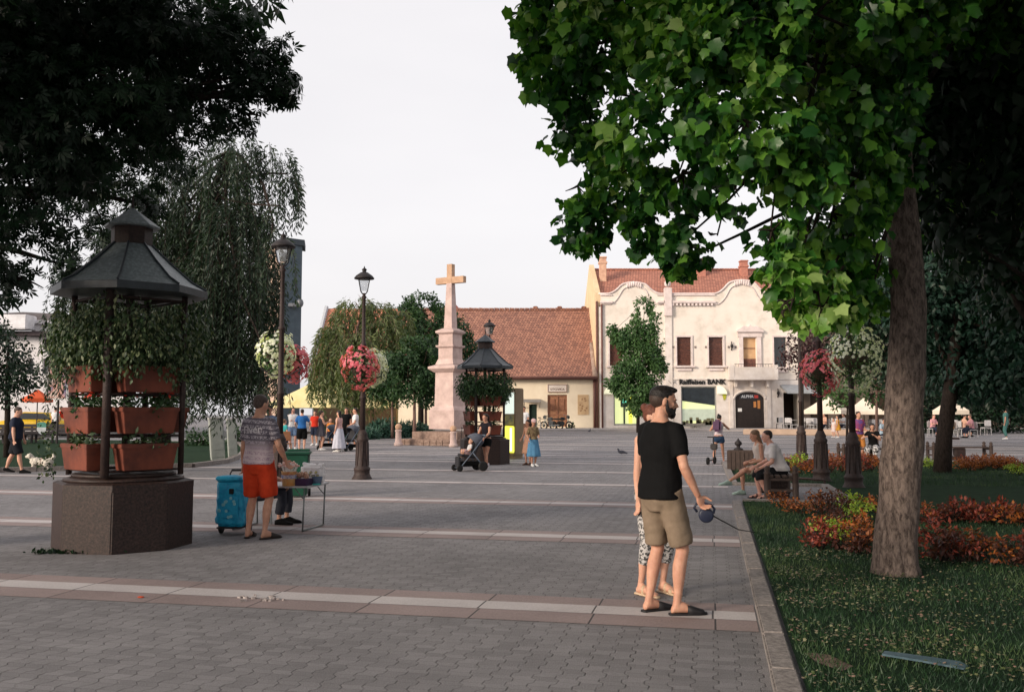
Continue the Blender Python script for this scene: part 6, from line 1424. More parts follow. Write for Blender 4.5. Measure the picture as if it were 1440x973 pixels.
        for f, (o_, ln) in enumerate(((.028, .068), (.009, .078), (-.010, .072), (-.028, .056))):
            st = cw + dr * .035 + th * o_; pts = [st]; di = dr.copy(); sp_ = th * (o_ * .6)
            for sgi, fr2 in enumerate((.42, .32, .26)): di = (di * math.cos(cu) + pn * math.sin(cu)).normalized(); pts.append(pts[-1] + (di + sp_ * .6).normalized() * ln * fr2)
            tube(b, pts, [.0092, .0088, .008, .0065], 8)
        st = cw - dr * .02 + th * .028 + pn * .006; d1_ = (dr * .7 + th * .75 + pn * .25 * (1 + cu)).normalized(); d2_ = (dr * .9 + th * .2 + pn * (.2 + .5 * cu)).normalized(); tube(b, [st, st + d1_ * .035, st + d1_ * .035 + d2_ * .028, st + d1_ * .035 + d2_ * .05], [.013, .011, .0095, .008], 8)
    # head
    HM = Matrix.Translation(hp + piv) @ RM @ Matrix.Translation(-piv) @ Matrix.Translation(V3(0, .014, 1.548)) @ Matrix.Rotation(R(head[0]), 4, 'Z') @ Matrix.Rotation(R(-head[1]), 4, 'X') @ Matrix.Diagonal((kid, kid, kid, 1)) @ Matrix.Translation(V3(0, .0, .075))
    rows = [(-.118, .022, .02, .062), (-.110, .036, .036, .050), (-.092, .048, .058, .034), (-.065, .057, .076, .018), (-.035, .065, .088, .006), (0, .071, .094, .0), (.035, .0745, .0965, -.004), (.065, .070, .090, -.008), (.09, .056, .072, -.012), (.108, .030, .04, -.014), (.114, .008, .01, -.014)]
    rings = []
    for z, rx, ry, yo in rows: rings.append([HM @ V3(rx * math.cos(a), ry * math.sin(a) * (1 if math.sin(a) > 0 else (1.0 if z > -.04 else .55)) + yo, z) for a in (2 * math.pi * m_ / 20 for m_ in range(20))])
    ringloft(b, rings)
    ell(b, (0, .086, .018), (.030, .014, .012), HM, 1)
    for s_ in (-1, 1): ell(b, (s_ * .073, -.008, -.008), (.010, .020, .032), HM, 2); ell(b, (s_ * .036, .068, -.022), (.026, .018, .022), HM, 1); ell(b, (s_ * .034, .080, .022), (.024, .012, .010), HM, 1)
    tube(b, [HM @ V3(0, .090, .012), HM @ V3(0, .104, -.012), HM @ V3(0, .116, -.030), HM @ V3(0, .100, -.040)], [.009, .010, .014, .010], 8)
    ell(b, (0, .089, -.058), (.026, .012, .007), HM, 1); ell(b, (0, .086, -.070), (.022, .012, .008), HM, 1); ell(b, (0, .078, -.098), (.024, .018, .018), HM, 1)
    body = remeshed('body', b, skin or skins[0], vox, root, 1 if vox < .012 else 1, 0, 1, k)
    # eyes
    if face:
        for s_ in (-1, 1):
            b = BM(); ell(b, (s_ * .031, .083, -.002), (.013, .008, .006), HM, 2); o = obj('eye', b, mk('eye_dark', (.03, .02, .015), None, 5, .2), root, True); o.data.transform(Matrix.Scale(k, 4))
        b = BM(); ell(b, (0, .096, -.064), (.022, .007, .004), HM, 2); o = obj('lips', b, mk('lips', (.35, .12, .09), None, 5, .4), root, True); o.data.transform(Matrix.Scale(k, 4))
    # hair
    st, hc = hair; hc = hc or hair_brown
    if st:
        b = BM()
        if st == 'bald':
            ell(b, (0, -.028, .008), (.078, .082, .066), HM, 3)
        else:
            ell(b, (0, -.018, .046 if st == 'quiff' else .042), (.079, .098, .072 if st == 'quiff' else .080), HM, 3)
            if st != 'quiff': ell(b, (0, -.046, .002), (.072, .064, .070), HM, 2)
            if st == 'quiff': ell(b, (0, .050, .092), (.054, .052, .024), HM, 2); ell(b, (0, .0, .100), (.058, .085, .022), HM, 2)
            if st in ('long', 'cap_long'):
                ringloft(b, [[HM @ V3(rx * math.cos(a), ry * math.sin(a) + yo, z) for a in (2 * math.pi * m_ / 14 for m_ in range(14))] for z, rx, ry, yo in ((.03, .084, .07, -.035), (-.06, .085, .055, -.05), (-.14, .088, .045, -.065), (-.22, .082, .035, -.075), (-.31, .05, .022, -.085), (-.33, .02, .012, -.085))])
            if st == 'bun': ell(b, (0, -.11, .075), (.042, .04, .042), HM, 2)
            if st == 'pony': tube(b, [HM @ V3(0, -.10, .04), HM @ V3(0, -.15, .02), HM @ V3(0, -.155, -.08), HM @ V3(0, -.14, -.16)], [.03, .034, .028, .01], 10)
        if st == 'quiff':
            fb = BM(); ell(fb, (0, -.022, .014), (.0762, .0945, .082), HM, 3); remeshed('hair_fade', fb, mk('short_cropped_hair', (.055, .032, .024), (.028, .017, .013), 80, .6), .006, root, 1, 0, 1, k)
        remeshed('hair', b, hc, max(vox * .8, .006), root, 2, .003, 60, k)
        if st in ('cap', 'cap_long'):
            b = BM(); ell(b, (0, -.012, .055), (.088, .108, .072), HM, 3); M2 = HM @ Matrix.Rotation(R(8), 4, 'X'); ell(b, (0, .12, .035), (.07, .07, .008), M2, 2); remeshed('cap', b, mk('pale_pink_cap', (.75, .5, .48)) if female else mk('dark_cap', (.03, .03, .035)), max(vox * .6, .006), root, 1, 0, 1, k)
    # ---- clothes
    for ci, (kind, mat_, pr) in enumerate(clothes):
        b = BM(); cv = max(vox, .010) if vox < .015 else vox; g = pr.get('grow', .020)
        if kind in ('tee', 'tank', 'dress'):
            hem = pr.get('hem', .93 if kind != 'dress' else None); rows_ = [r for r in TORSO if (hem or 1.0) < r[0] <= (1.48 if kind == 'tee' else 1.44)]
            if hem: rows_ = [(hem, .168 * pr.get('hemw', 1), .122 * pr.get('hemw', 1), -.01)] + rows_
            if kind == 'tee': rows_ = [(z, rx + (pr.get('loose', .0) if z < 1.35 else 0), ry + (pr.get('loose', .0) * .7 if z < 1.35 else 0), yo) for z, rx, ry, yo in rows_]
            if kind == 'dress': rows_ = [(1.0, .15, .11, 0)] + [r for r in rows_ if r[0] > 1.0]
            ringloft(b, trings(rows_, grow=g))
            if kind == 'tee':
                fr2 = pr.get('sleeve', .62)
                for i in (0, 1):
                    s_ = (-1, 1)[i]; A = up((s_ * sw * .45, -.01, 1.43), 1); B_ = sh[i].lerp(el[i], min(fr2, 1)); pts = [A, sh[i] + V3(0, 0, .004), sh[i].lerp(el[i], fr2 * .5) if fr2 <= 1 else sh[i].lerp(el[i], .5), B_]; rd = [.052 * lr, .066 * lr, .063 * lr, .060 * lr]
                    if fr2 > 1: pts.append(el[i].lerp(ha[i], fr2 - 1)); rd.append(.045)
                    tube(b, pts, rd, 16)
            else:
                for s_ in (-1, 1): tube(b, [up((s_ * .10, .09, 1.34), 1), up((s_ * .11, .03, 1.455), 1), up((s_ * .10, -.08, 1.36), 1)], [.03, .024, .03], 8)
        if kind in ('skirt', 'dress'):
            hz = pr.get('len', .55); fl = pr.get('flare', .26); rings = []; mid = (V3(*feet[0], 0) + V3(*feet[1], 0)) / 2
            for t in (0, .12, .3, .55, .8, 1):
                z = 1.04 + (hz - 1.04) * t; rx = .155 * (1.05 if female else 1) + (fl - .155) * (t ** .8); ry = .118 + (fl * .8 - .118) * (t ** .8); ring = []
                for i in range(36):
                    a = 2 * math.pi * i / 36; w_ = 1 + .06 * t * math.sin(a * 9 + 1) + .04 * t * math.sin(a * 5); ring.append(V3(rx * w_ * math.cos(a) + mid.x * t * .5, ry * w_ * math.sin(a) + mid.y * t * .5 - .01, z) + hp)
                rings.append(ring)
            ringloft(b, rings)
        if kind in ('shorts', 'trousers'):
            ft = pr.get('frac', .85); rr2 = pr.get('r', .100) * lr; ringloft(b, trings([(.78, .10, .08, -.01), (.83, .150, .105, -.012), (.88, .166, .118, -.014), (.93, .172, .122, -.014), (.98, .155, .108, -.006), (1.02, .140, .098, -.002)], grow=.008, amt=0))
            for i in (0, 1):
                pts = [hj[i] + (hj[i] - kn[i]).normalized() * .04, hj[i].lerp(kn[i], min(ft, 1) * .4), hj[i].lerp(kn[i], min(ft, 1))]; rd = [.104 * lr, rr2 * 1.03, rr2 * .96]
                if ft > 1: rd = [.1 * lr, rr2, rr2 * .85]; pts += [kn[i].lerp(an[i], (ft - 1) * .5), kn[i].lerp(an[i], ft - 1)]; rd += [rr2 * .75, rr2 * .68]
                tube(b, pts, rd, 18)
        remeshed(pr.get('name', {'tee': 't_shirt', 'tank': 'top'}.get(kind, kind)), b, mat_, cv, root, 8 if kind in ('shorts', 'trousers') else 4, pr.get('wr', wr), pr.get('ws', 7), k)
    # ---- shoes
    if shoes:
        kind, mat_ = shoes
        for i in (0, 1):
            b = BM(); d = R(toe[i]); F_ = V3(-math.sin(d), math.cos(d), 0); X_ = V3(math.cos(d), math.sin(d), 0); o_ = an[i] - V3(0, 0, an[i].z) + V3(0, 0, an[i].z - .085)
            def st_(y, hw, z0, z1, n=14): return [o_ + F_ * (y + .02) + X_ * (hw * math.cos(a)) + V3(0, 0, (z0 + z1) / 2 + (z1 - z0) / 2 * math.copysign(abs(math.sin(a)) ** .6, math.sin(a)) + heel[i] * max(0, .12 - y)) for a in (2 * math.pi * m_ / n for m_ in range(n))]
            if kind == 'sneaker': ringloft(b, [st_(y, hw, 0, z1) for y, hw, z1 in ((-.078, .02, .05), (-.068, .038, .075), (-.02, .043, .105), (.03, .042, .105), (.075, .046, .085), (.115, .052, .066), (.155, .052, .054), (.19, .044, .045), (.212, .02, .03))])
            else:
                ringloft(b, [st_(y, hw, 0, .022) for y, hw in ((-.082, .02), (-.068, .038), (0, .040), (.08, .047), (.14, .055), (.19, .046), (.215, .02))])
                if kind == 'slide': ringloft(b, [st_(y, hw, .002, z1) for y, hw, z1 in ((.055, .049, .084), (.10, .056, .070), (.15, .056, .052), (.185, .048, .042))])
                if kind == 'sandal': ringloft(b, [st_(y, hw, .002, z1) for y, hw, z1 in ((.105, .053, .062), (.135, .053, .05))]); ringloft(b, [st_(y, hw, .002, z1) for y, hw, z1 in ((.03, .041, .100), (.05, .043, .092))])
            s_o = obj('shoe', b, mat_, root, True); s_o.data.transform(Matrix.Scale(k, 4))
    root['_'] = 0; del root['_']
    info = dict(root=root, k=k, ha=ha, el=el, sh=sh, HM=HM, up=up, body=body); return info

skins = [mk('tanned_skin', (.57, .31, .21), (.44, .21, .14), 13, .55, .08, 90, .35), mk('warm_skin', (.62, .35, .25), (.54, .28, .19), 9, .55, .08, 90, .35), mk('rosy_skin', (.64, .36, .28), (.56, .28, .21), 9, .55, 0, 90, .35), mk('deep_tan_skin', (.42, .20, .12), (.34, .15, .09), 9, .55, 0, 90, .35)]
for m_ in skins: m_.node_tree.nodes['Principled BSDF'].inputs['Subsurface Weight'].default_value = .12; m_.node_tree.nodes['Principled BSDF'].inputs['Subsurface Scale'].default_value = .012
hair_brown = mk('dark_brown_hair', (.035, .02, .014), (.018, .01, .008), 60, .5, .4, 120); hair_black = mk('black_hair', (.016, .012, .011), (.008, .006, .006), 60, .45, .4, 120); hair_red = mk('auburn_hair', (.16, .05, .03), (.08, .025, .015), 60, .5, .4, 120); hair_grey = mk('grey_hair', (.10, .07, .06), (.045, .032, .03), 60, .6, .4, 120); hair_blond = mk('dark_blond_hair', (.20, .12, .07), (.11, .06, .035), 60, .5, .4, 120)
def cloth(name, c, c2=None, sc=8, **kw): return mk(name, c, c2 or tuple(x * .8 for x in c), sc, .85, .45, 11, .12, **kw)
blackc, khaki, denim = cloth('black_cotton', (.006, .006, .0065)), cloth('khaki_cotton', (.235, .175, .125), (.175, .13, .09)), cloth('blue_denim', (.03, .06, .12))
whitec, greyc, navy = cloth('white_cotton', (.74, .73, .73)), cloth('grey_cotton', (.25, .24, .26)), cloth('navy_cotton', (.02, .025, .045))

# ---- man in black with the leash
p = G(932, 862); mb = person('bearded man in black t-shirt and khaki shorts holding a dog leash near the camera', (p.x, p.y, 0), -54, 1.84, .0075, wide=.92, lean=1, twist=4, feet=((-.10, -.03), (.12, .05)), toe=(-8, -28), hands=((-.24, .10, .83), (.26, .13, .90)), head=(-34, 6), skin=skins[0], hair=('quiff', hair_black),
    clothes=(('tee', blackc, dict(sleeve=.70, hem=.875, hemw=1.07, loose=.016, grow=.020, wr=.011, ws=5)), ('shorts', khaki, dict(frac=.90, r=.100, wr=.007, ws=7))), shoes=('slide', mk('black_rubber', (.015, .014, .016), None, 20, .6)), curl=(.45, 1.0), face=True, wr=.006)
HM, k = mb['HM'], mb['k']
b = BM()
for s_ in (-1, 1):
    tube(b, [HM @ V3(s_ * .072, .008, .012), HM @ V3(s_ * .071, .012, -.03), HM @ V3(s_ * .063, .022, -.062), HM @ V3(s_ * .048, .052, -.092), HM @ V3(0, .084, -.110)], [.007, .011, .017, .022, .024], 10)
    ell(b, (s_ * .048, .050, -.072), (.018, .034, .026), HM, 2); tube(b, [HM @ V3(0, .100, -.048), HM @ V3(s_ * .022, .094, -.054), HM @ V3(s_ * .032, .082, -.078)], [.008, .009, .012], 8)
ell(b, (0, .082, -.094), (.036, .026, .022), HM, 2); ell(b, (0, .05, -.108), (.036, .04, .016), HM, 2)
remeshed('beard', b, hair_black, .006, mb['root'], 2, .002, 70, k)
for s_ in (-1, 1): b = BM(); ell(b, (s_ * .036, .0895, .020), (.019, .006, .005), HM, 2); o = obj('eyebrow', b, hair_black, mb['root'], True); o.data.transform(Matrix.Scale(k, 4))
# retractable leash in his right hand
hw_ = mb['root'].matrix_basis @ (mb['ha'][1] * k + (mb['ha'][1] - mb['el'][1]).normalized() * .085)
ls = thing('dog_leash', 'dark blue retractable dog leash held in the right hand of the man in black', 'dog leash', hw_ + V3(.012, 0, -.008), R(-8)); nb = mk('dark_blue_plastic', (.02, .025, .05), None, 20, .4)
b = BM(); lathe(b, [(.045, -.017), (.06, -.011), (.06, .011), (.045, .017)], 24); bmesh.ops.rotate(b, verts=b.verts[:], matrix=Matrix.Rotation(R(90), 3, 'X')); bmesh.ops.translate(b, verts=b.verts[:], vec=(.015, 0, -.07)); obj('reel_case', b, nb, ls, True)
b = BM(); tube(b, [(-.055, 0, -.045), (-.078, 0, -.015), (-.06, 0, .018), (0, 0, .024), (.055, 0, .012), (.082, 0, -.02), (.072, 0, -.055)], .0105, 10); obj('grip', b, nb, ls, True)
b = BM(); e_ = G(1062, 757) - ls.location; e_.rotate(Euler((0, 0, R(8)))); tube(b, [V3(.06, 0, -.07), V3(.06, 0, -.07).lerp(e_, .04), V3(.06, 0, -.07).lerp(e_, .5), e_ + V3(0, 0, .08)], [.009, .006, .006, .006], 6); obj('cord', b, iron, ls, True)

# ---- woman behind him
p = G(918, 834); zeb = cloth('black_white_pattern', (.50, .48, .47), (.05, .05, .05), 44); zeb.node_tree.nodes['Color Ramp'].color_ramp.elements[0].position = .47; zeb.node_tree.nodes['Color Ramp'].color_ramp.elements[1].position = .53
person('woman with auburn hair and patterned trousers half hidden behind the man in black', (p.x, p.y, 0), -150, 1.70, .010, True, .90, lean=2, feet=((-.10, .04), (.14, .02)), toe=(5, 5), hands=((-.19, .04, .84), (.19, .04, .84)), head=(15, 4), skin=skins[1], hair=('bun', hair_red),
    clothes=(('tank', cloth('pale_pink_top', (.6, .45, .42)), dict(hem=.98)), ('trousers', zeb, dict(frac=1.5, r=.084, wr=.008))), shoes=('sandal', mk('pale_gold_sandal', (.62, .45, .30), None, 20, .5)), face=True)
# ---- man in red shorts
p = G(362, 757); tsh = cloth('printed_tee', (.42, .34, .37), (.10, .09, .12), 20)
def printed(m):
    nt = m.node_tree; L = nt.links.new; bs = nt.nodes['Principled BSDF']; tc = N(nt, 'ShaderNodeTexCoord'); sp = N(nt, 'ShaderNodeSeparateXYZ'); L(tc.outputs['Object'], sp.inputs[0]); M_ = lambda *a: math_node(nt, *a)
    rows_ = M_('FRACT', M_('ADD', M_('MULTIPLY', sp.outputs[2], 15), M_('MULTIPLY', sp.outputs[0], 1.1))); cvx = N(nt, 'ShaderNodeCombineXYZ'); L(M_('MULTIPLY', sp.outputs[0], 60), cvx.inputs[0]); L(M_('MULTIPLY', M_('FLOOR', M_('ADD', M_('MULTIPLY', sp.outputs[2], 15), M_('MULTIPLY', sp.outputs[0], 1.1))), 7.3), cvx.inputs[1]); L(M_('MULTIPLY', sp.outputs[2], 45), cvx.inputs[2])
    nz = N(nt, 'ShaderNodeTexNoise'); nz.inputs['Scale'].default_value = 1.1; nz.inputs['Distortion'].default_value = .8; L(cvx.outputs[0], nz.inputs['Vector'])
    ink = M_('MULTIPLY', M_('GREATER_THAN', nz.outputs['Fac'], .50), M_('MULTIPLY', M_('GREATER_THAN', rows_, .22), M_('LESS_THAN', rows_, .85)))
    grad = N(nt, 'ShaderNodeMapRange'); grad.inputs[1].default_value = 1.12; grad.inputs[2].default_value = 1.28; L(sp.outputs[2], grad.inputs[0])
    base_ = N(nt, 'ShaderNodeMix'); base_.data_type = 'RGBA'; base_.inputs[6].default_value = (.52, .42, .44, 1); base_.inputs[7].default_value = (.12, .105, .13, 1); L(grad.outputs[0], base_.inputs[0])
    inkc = N(nt, 'ShaderNodeMix'); inkc.data_type = 'RGBA'; inkc.inputs[6].default_value = (.30, .20, .26, 1); inkc.inputs[7].default_value = (.50, .46, .50, 1); L(grad.outputs[0], inkc.inputs[0])
    fin = N(nt, 'ShaderNodeMix'); fin.data_type = 'RGBA'; L(M_('MULTIPLY', ink, .75), fin.inputs[0]); L(base_.outputs[2], fin.inputs[6]); L(inkc.outputs[2], fin.inputs[7]); L(fin.outputs[2], bs.inputs['Base Color'])
printed(tsh)
rm = person('man in bright red shorts and printed grey t-shirt seen from behind at the vendor table', (p.x, p.y, 0), -14, 1.86, .011, wide=.98, lean=-1, feet=((-.13, .02), (.12, -.03)), toe=(12, -30), hands=((-.27, .10, .86), (.27, .17, .93)), head=(-14, 12), skin=skins[0], hair=('short', hair_grey),
    clothes=(('tee', tsh, dict(sleeve=.75, hem=.90, loose=.015, grow=.02, wr=.010, ws=5)), ('shorts', cloth('red_orange_cotton', (.55, .055, .018), (.42, .035, .012)), dict(frac=.92, r=.112, wr=.008))), shoes=('slide', mk('dark_rubber', (.03, .022, .02), None, 20, .6)), curl=.6)
k = rm['k']; tx = text('Elven', .125, (0, 0, 0), mk('off_white_print', (.62, .58, .60), None, 20, .8), None, 'shirt_lettering', .0005, (R(90), 0, 0), .002)
for v in tx.data.vertices:
    x_, z_ = v.co.x - .02, v.co.z + 1.315 + v.co.x * .06; q = rm['up']((x_, -.150 * math.sqrt(max(.05, 1 - (x_ / .205) ** 2)) - v.co.y * 2 + .006, z_), 1); v.co = q * k
tx.parent = rm['root']
# ---- seated vendor behind him (stool + person)
p = G(362, 742) + V3(0, .35, 0); stl = thing('folding_stool', 'low folding stool under the seated vendor', 'stool', (p.x - .1, p.y + .12, 0), R(20)); b = BM(); box(b, (0, 0, .42), (.38, .34, .03), 0, .01); obj('seat', b, blackc, stl)
for s_ in (-1, 1): 
    for q_ in (-1, 1): b = BM(); tube(b, [(s_ * .16, q_ * .14, 0), (s_ * .16, -q_ * .14, .41)], .011, 6); obj('leg', b, tubem, stl)
person('seated vendor in pink top and dark trousers mostly hidden by the man in red shorts', (p.x - .1, p.y + .12, 0), -95, 1.68, .014, True, 1.1, hip=(0, -.02, .50), lean=12, feet=((-.12, .40), (.12, .36)), hands=((-.14, .36, .62), (.16, .38, .60)), head=(0, 12), skin=skins[1], hair=('short', hair_brown),
    clothes=(('tee', cloth('pale_pink_cotton', (.72, .55, .58)), dict(sleeve=.8, hem=.93)), ('trousers', cloth('charcoal_cotton', (.04, .042, .055)), dict(frac=1.8, r=.1))), shoes=('sneaker', blackc))
# ---- left man with the dog
p = foot(24, 25.2); lm_ = person('man in dark polo and dark shorts walking a small white dog at the left edge', p, -80, 1.80, .018, wide=1.15, feet=((-.08, -.24), (.10, .22)), toe=(0, 0), hands=((-.26, .12, .84), (.27, .04, .82)), head=(0, 12), skin=skins[1], hair=('short', hair_grey), heel=(.25, 0),
    clothes=(('tee', navy, dict(hem=.9, loose=.02, sleeve=.7)), ('shorts', cloth('dark_shorts', (.015, .017, .022)), dict(frac=.95, r=.11))), shoes=('sneaker', blackc))
def dog():
    c = foot(60, 26.2); r = thing('dog', 'small fluffy white dog walking beside the man at the left edge', 'dog', c, R(90)); b = BM(); furm = mk('cream_white_fur', (.74, .69, .60), (.52, .47, .40), 30, .95, .8, 50)
    for y, z, s_ in ((-.22, .25, .12), (-.12, .27, .115), (0, .26, .105), (.12, .27, .11), (.2, .27, .10)): ell(b, (0, y, z), (s_, s_ * 1.05, s_), None, 2)
    tube(b, [(0, .18, .30), (0, .26, .37), (0, .30, .41)], [.075, .065, .07], 10); ell(b, (0, .32, .42), (.075, .08, .075), None, 2); tube(b, [(0, .36, .41), (0, .43, .39)], [.045, .03], 8)
    for s_ in (-1, 1):
        ell(b, (s_ * .07, .30, .41), (.028, .035, .06), None, 2)
        tube(b, [(s_ * .06, .17, .24), (s_ * .06, .19, .12), (s_ * .06, .18, .03), (s_ * .06, .21, .02)], [.05, .036, .032, .028], 8)
        tube(b, [(s_ * .065, -.20, .26), (s_ * .07, -.15, .18), (s_ * .07, -.25, .11), (s_ * .07, -.23, .03), (s_ * .07, -.20, .02)], [.07, .05, .035, .032, .028], 8)
    tube(b, [(0, -.30, .32), (0, -.37, .40), (0, -.33, .48)], [.04, .045, .02], 8); remeshed('body', b, furm, .012, r, 1, .010, 34)
    b = BM(); ell(b, (0, .455, .395), (.014, .014, .012), None, 1); obj('nose', b, black, r)
    for s_ in (-1, 1): b = BM(); ell(b, (s_ * .03, .385, .44), (.008, .008, .009), None, 1); obj('eye', b, black, r)
    for i, z in ((0, .0),): b = BM(); tube(b, [(.09 * math.cos(a), -.04, .265 + .09 * math.sin(a) * 1.2) for a in np.linspace(0, 6.3, 12)], .012, 5, False); obj('harness', b, mk('pink_strap', (.5, .25, .2)), r)
dog()
# ---- woman with the pushchair
p = foot(684, 26.6); person('woman in black top, black shorts and pale headband pushing the pushchair', p, 150, 1.62, .014, True, .95, lean=4, feet=((-.06, .18), (.10, -.22)), toe=(5, -5), hands=((-.16, .36, 1.0), (.14, .36, 1.0)), head=(-8, 4), skin=skins[0], hair=('pony', hair_brown), heel=(0, .6), face=True,
    clothes=(('tee', cloth('black_top', (.016, .014, .02)), dict(sleeve=.3, hem=1.0, grow=.012)), ('shorts', blackc, dict(frac=.42, r=.1))), shoes=('sneaker', mk('white_pink_trainer', (.72, .66, .68), None, 12, .6)))
c = foot(661, 26.3); st = thing('pushchair', 'black pushchair with grey hood and child in front of the far kiosk', 'pushchair', c, R(75)); st.rotation_euler = (0, 0, R(112))
for x, y, r_ in ((-.24, .38, .09), (.24, .38, .09), (-.27, -.30, .14), (.27, -.30, .14)):
    b = BM(); lathe(b, [(r_ * .6, -.02), (r_, -.016), (r_, .016), (r_ * .6, .02)], 16); bmesh.ops.rotate(b, verts=b.verts[:], matrix=Matrix.Rotation(R(90), 3, 'Y')); bmesh.ops.translate(b, verts=b.verts[:], vec=(x, y, r_)); obj('wheel', b, black, st, True)
b = BM()
for s_ in (-1, 1): tube(b, [(s_ * .24, .38, .09), (s_ * .24, -.02, .55), (s_ * .23, -.38, 1.0)], .016, 8); tube(b, [(s_ * .27, -.30, .14), (s_ * .24, 0, .52)], .016, 8)
tube(b, [(-.23, -.38, 1.0), (.23, -.38, 1.0)], .022, 8); tube(b, [(-.24, .38, .09), (.24, .38, .09)], .012, 6); obj('frame', b, mk('blue_grey_frame', (.12, .15, .2), None, 5, .4), st, True)
b = BM(); box(b, (0, .1, .42), (.42, .46, .08), 0, .03, rot=Euler((R(8), 0, 0)).to_matrix()); box(b, (0, -.16, .68), (.42, .08, .52), 0, .03, rot=Euler((R(24), 0, 0)).to_matrix()); box(b, (0, .36, .26), (.36, .06, .30), 0, .02); obj('seat', b, mk('dark_fabric_seat', (.03, .03, .035)), st)
b = BM(); box(b, (0, .0, .2), (.40, .55, .14), 0, .04); obj('shopping_basket', b, blackc, st)
b = BM(); rg_ = [[V3(.23 * math.cos(a) , -.14 + .34 * math.sin(t_), .78 + .27 * math.cos(t_) * (1 - .15 * abs(math.cos(a))) * .9) for a in np.linspace(0, math.pi, 9)] for t_ in np.linspace(-1.3, .75, 8)]
for ri in range(7):
    for ai in range(8): b.faces.new([b.verts.new(q) for q in (rg_[ri][ai] * 1, rg_[ri][ai + 1] * 1, rg_[ri + 1][ai + 1] * 1, rg_[ri + 1][ai] * 1)])
b.free(); b = BM(); ell(b, (0, -.16, .86), (.24, .26, .20), None, 3); bmesh.ops.bisect_plane(b, geom=b.verts[:] + b.edges[:] + b.faces[:], plane_co=(0, -.06, .80), plane_no=(0, .75, -.65), clear_outer=True); obj('hood', b, mk('grey_hood', (.10, .11, .14), None, 9), st, True)
person('small child in pale clothes sitting in the pushchair', st.location + V3(0, 0, .0), 112, .85, .012, kid=1.6, hip=(0, .1, 1.02), lean=-18, feet=((-.1, .50), (.1, .52)), footz=(.75, .75), hands=((-.18, .3, 1.12), (.18, .3, 1.12)), skin=skins[1], hair=('short', hair_blond), group=None,
    clothes=(('tee', cloth('pale_child_tee', (.65, .62, .62)), dict(sleeve=.7)), ('shorts', cloth('pale_child_shorts', (.55, .35, .35)), dict(frac=.9))))
# ---- two girls and man right of the vending machine
p = foot(743, 29.3); person('girl with dark hair in a peach dress standing right of the vending machine', p, 150, 1.42, .018, True, .95, kid=1.08, feet=((-.07, 0), (.07, .05)), hands=((-.1, .26, 1.1), (.2, .2, 1.0)), head=(-20, 12), skin=skins[0], hair=('long', hair_black), clothes=(('dress', cloth('peach_cotton', (.66, .36, .24)), dict(len=.45, flare=.26)),), shoes=('sneaker', mk('brown_leather', (.10, .05, .035))))
p = foot(750, 28.6); person('girl with pink hair scarf and long blue skirt beside the girl in peach', p, -160, 1.45, .018, True, .95, kid=1.08, feet=((-.07, 0), (.07, .05)), hands=((-.1, .28, 1.1), (.25, .2, .95)), head=(-10, 18), skin=skins[0], hair=('cap_long', hair_brown), clothes=(('tee', cloth('olive_print', (.28, .22, .12), (.1, .06, .04), 18), dict(sleeve=.9, hem=.98)), ('skirt', cloth('sky_blue_cotton', (.11, .28, .46)), dict(len=.36, flare=.26))), shoes=('sneaker', white))
p = foot(737, 45); person('bearded man in white t-shirt walking behind the two girls', p, 165, 1.80, .024, feet=((-.1, 0), (.1, .2)), head=(0, 10), skin=skins[0], hair=('short', hair_black), clothes=(('tee', whitec, dict()), ('shorts', cloth('brown_shorts', (.12, .07, .05)), dict(frac=.9))), shoes=('sneaker', blackc))
p = foot(727, 50); person('small child in white and pink beside the bearded man', p, 150, 1.05, .02, kid=1.35, skin=skins[1], hair=('short', hair_blond), clothes=(('tee', cloth('pink_white', (.75, .5, .52), (.75, .74, .74), 20), dict()), ('shorts', navy, dict(frac=.9))), shoes=('sneaker', white))
# ---- woman with backpack and bicycle-like scooter
p = foot(1010, 30.2); wb_ = person('woman in denim shorts with purple backpack walking on the square behind the two seated women', p, -25, 1.60, .014, True, 1.0, lean=10, feet=((-.14, -.24), (.12, .24)), hands=((-.15, .25, 1.3), (.12, .28, 1.35)), head=(-10, 14), skin=skins[0], hair=('bun', hair_black), heel=(.3, 0),
    clothes=(('tank', cloth('pale_lilac_top', (.62, .52, .55)), dict(hem=1.0)), ('shorts', denim, dict(frac=.40, r=.115))), shoes=('sneaker', mk('pink_trainer', (.55, .35, .35))))
b = BM(); box(b, (0, -.19, 1.22), (.27, .15, .40), 0, .06, rot=Euler((R(-10), 0, 0)).to_matrix()); bp_o = obj('backpack', b, mk('purple_nylon', (.10, .05, .10)), None); bp_o.location = p; bp_o.rotation_euler = (0, 0, R(-25)); tag(bp_o, 'purple backpack on the back of the woman in denim shorts', 'backpack')
r = thing('scooter', 'dark child scooter standing beside the woman with the backpack', 'scooter', foot(999, 29.6), R(60)); 
for x in (-.32, .36): b = BM(); wheel(b, (x, 0, .12), .10, .03, spokes=5); obj('wheel', b, black, r)
b = BM(); box(b, (-.02, 0, .14), (.55, .12, .03), 0, .01); tube(b, [(.36, 0, .12), (.27, 0, .85)], .02, 8); tube(b, [(.27, -.2, .86), (.27, .2, .86)], .018, 8); box(b, (.31, 0, .55), (.12, .22, .2), 0, .03); obj('frame', b, iron, r)
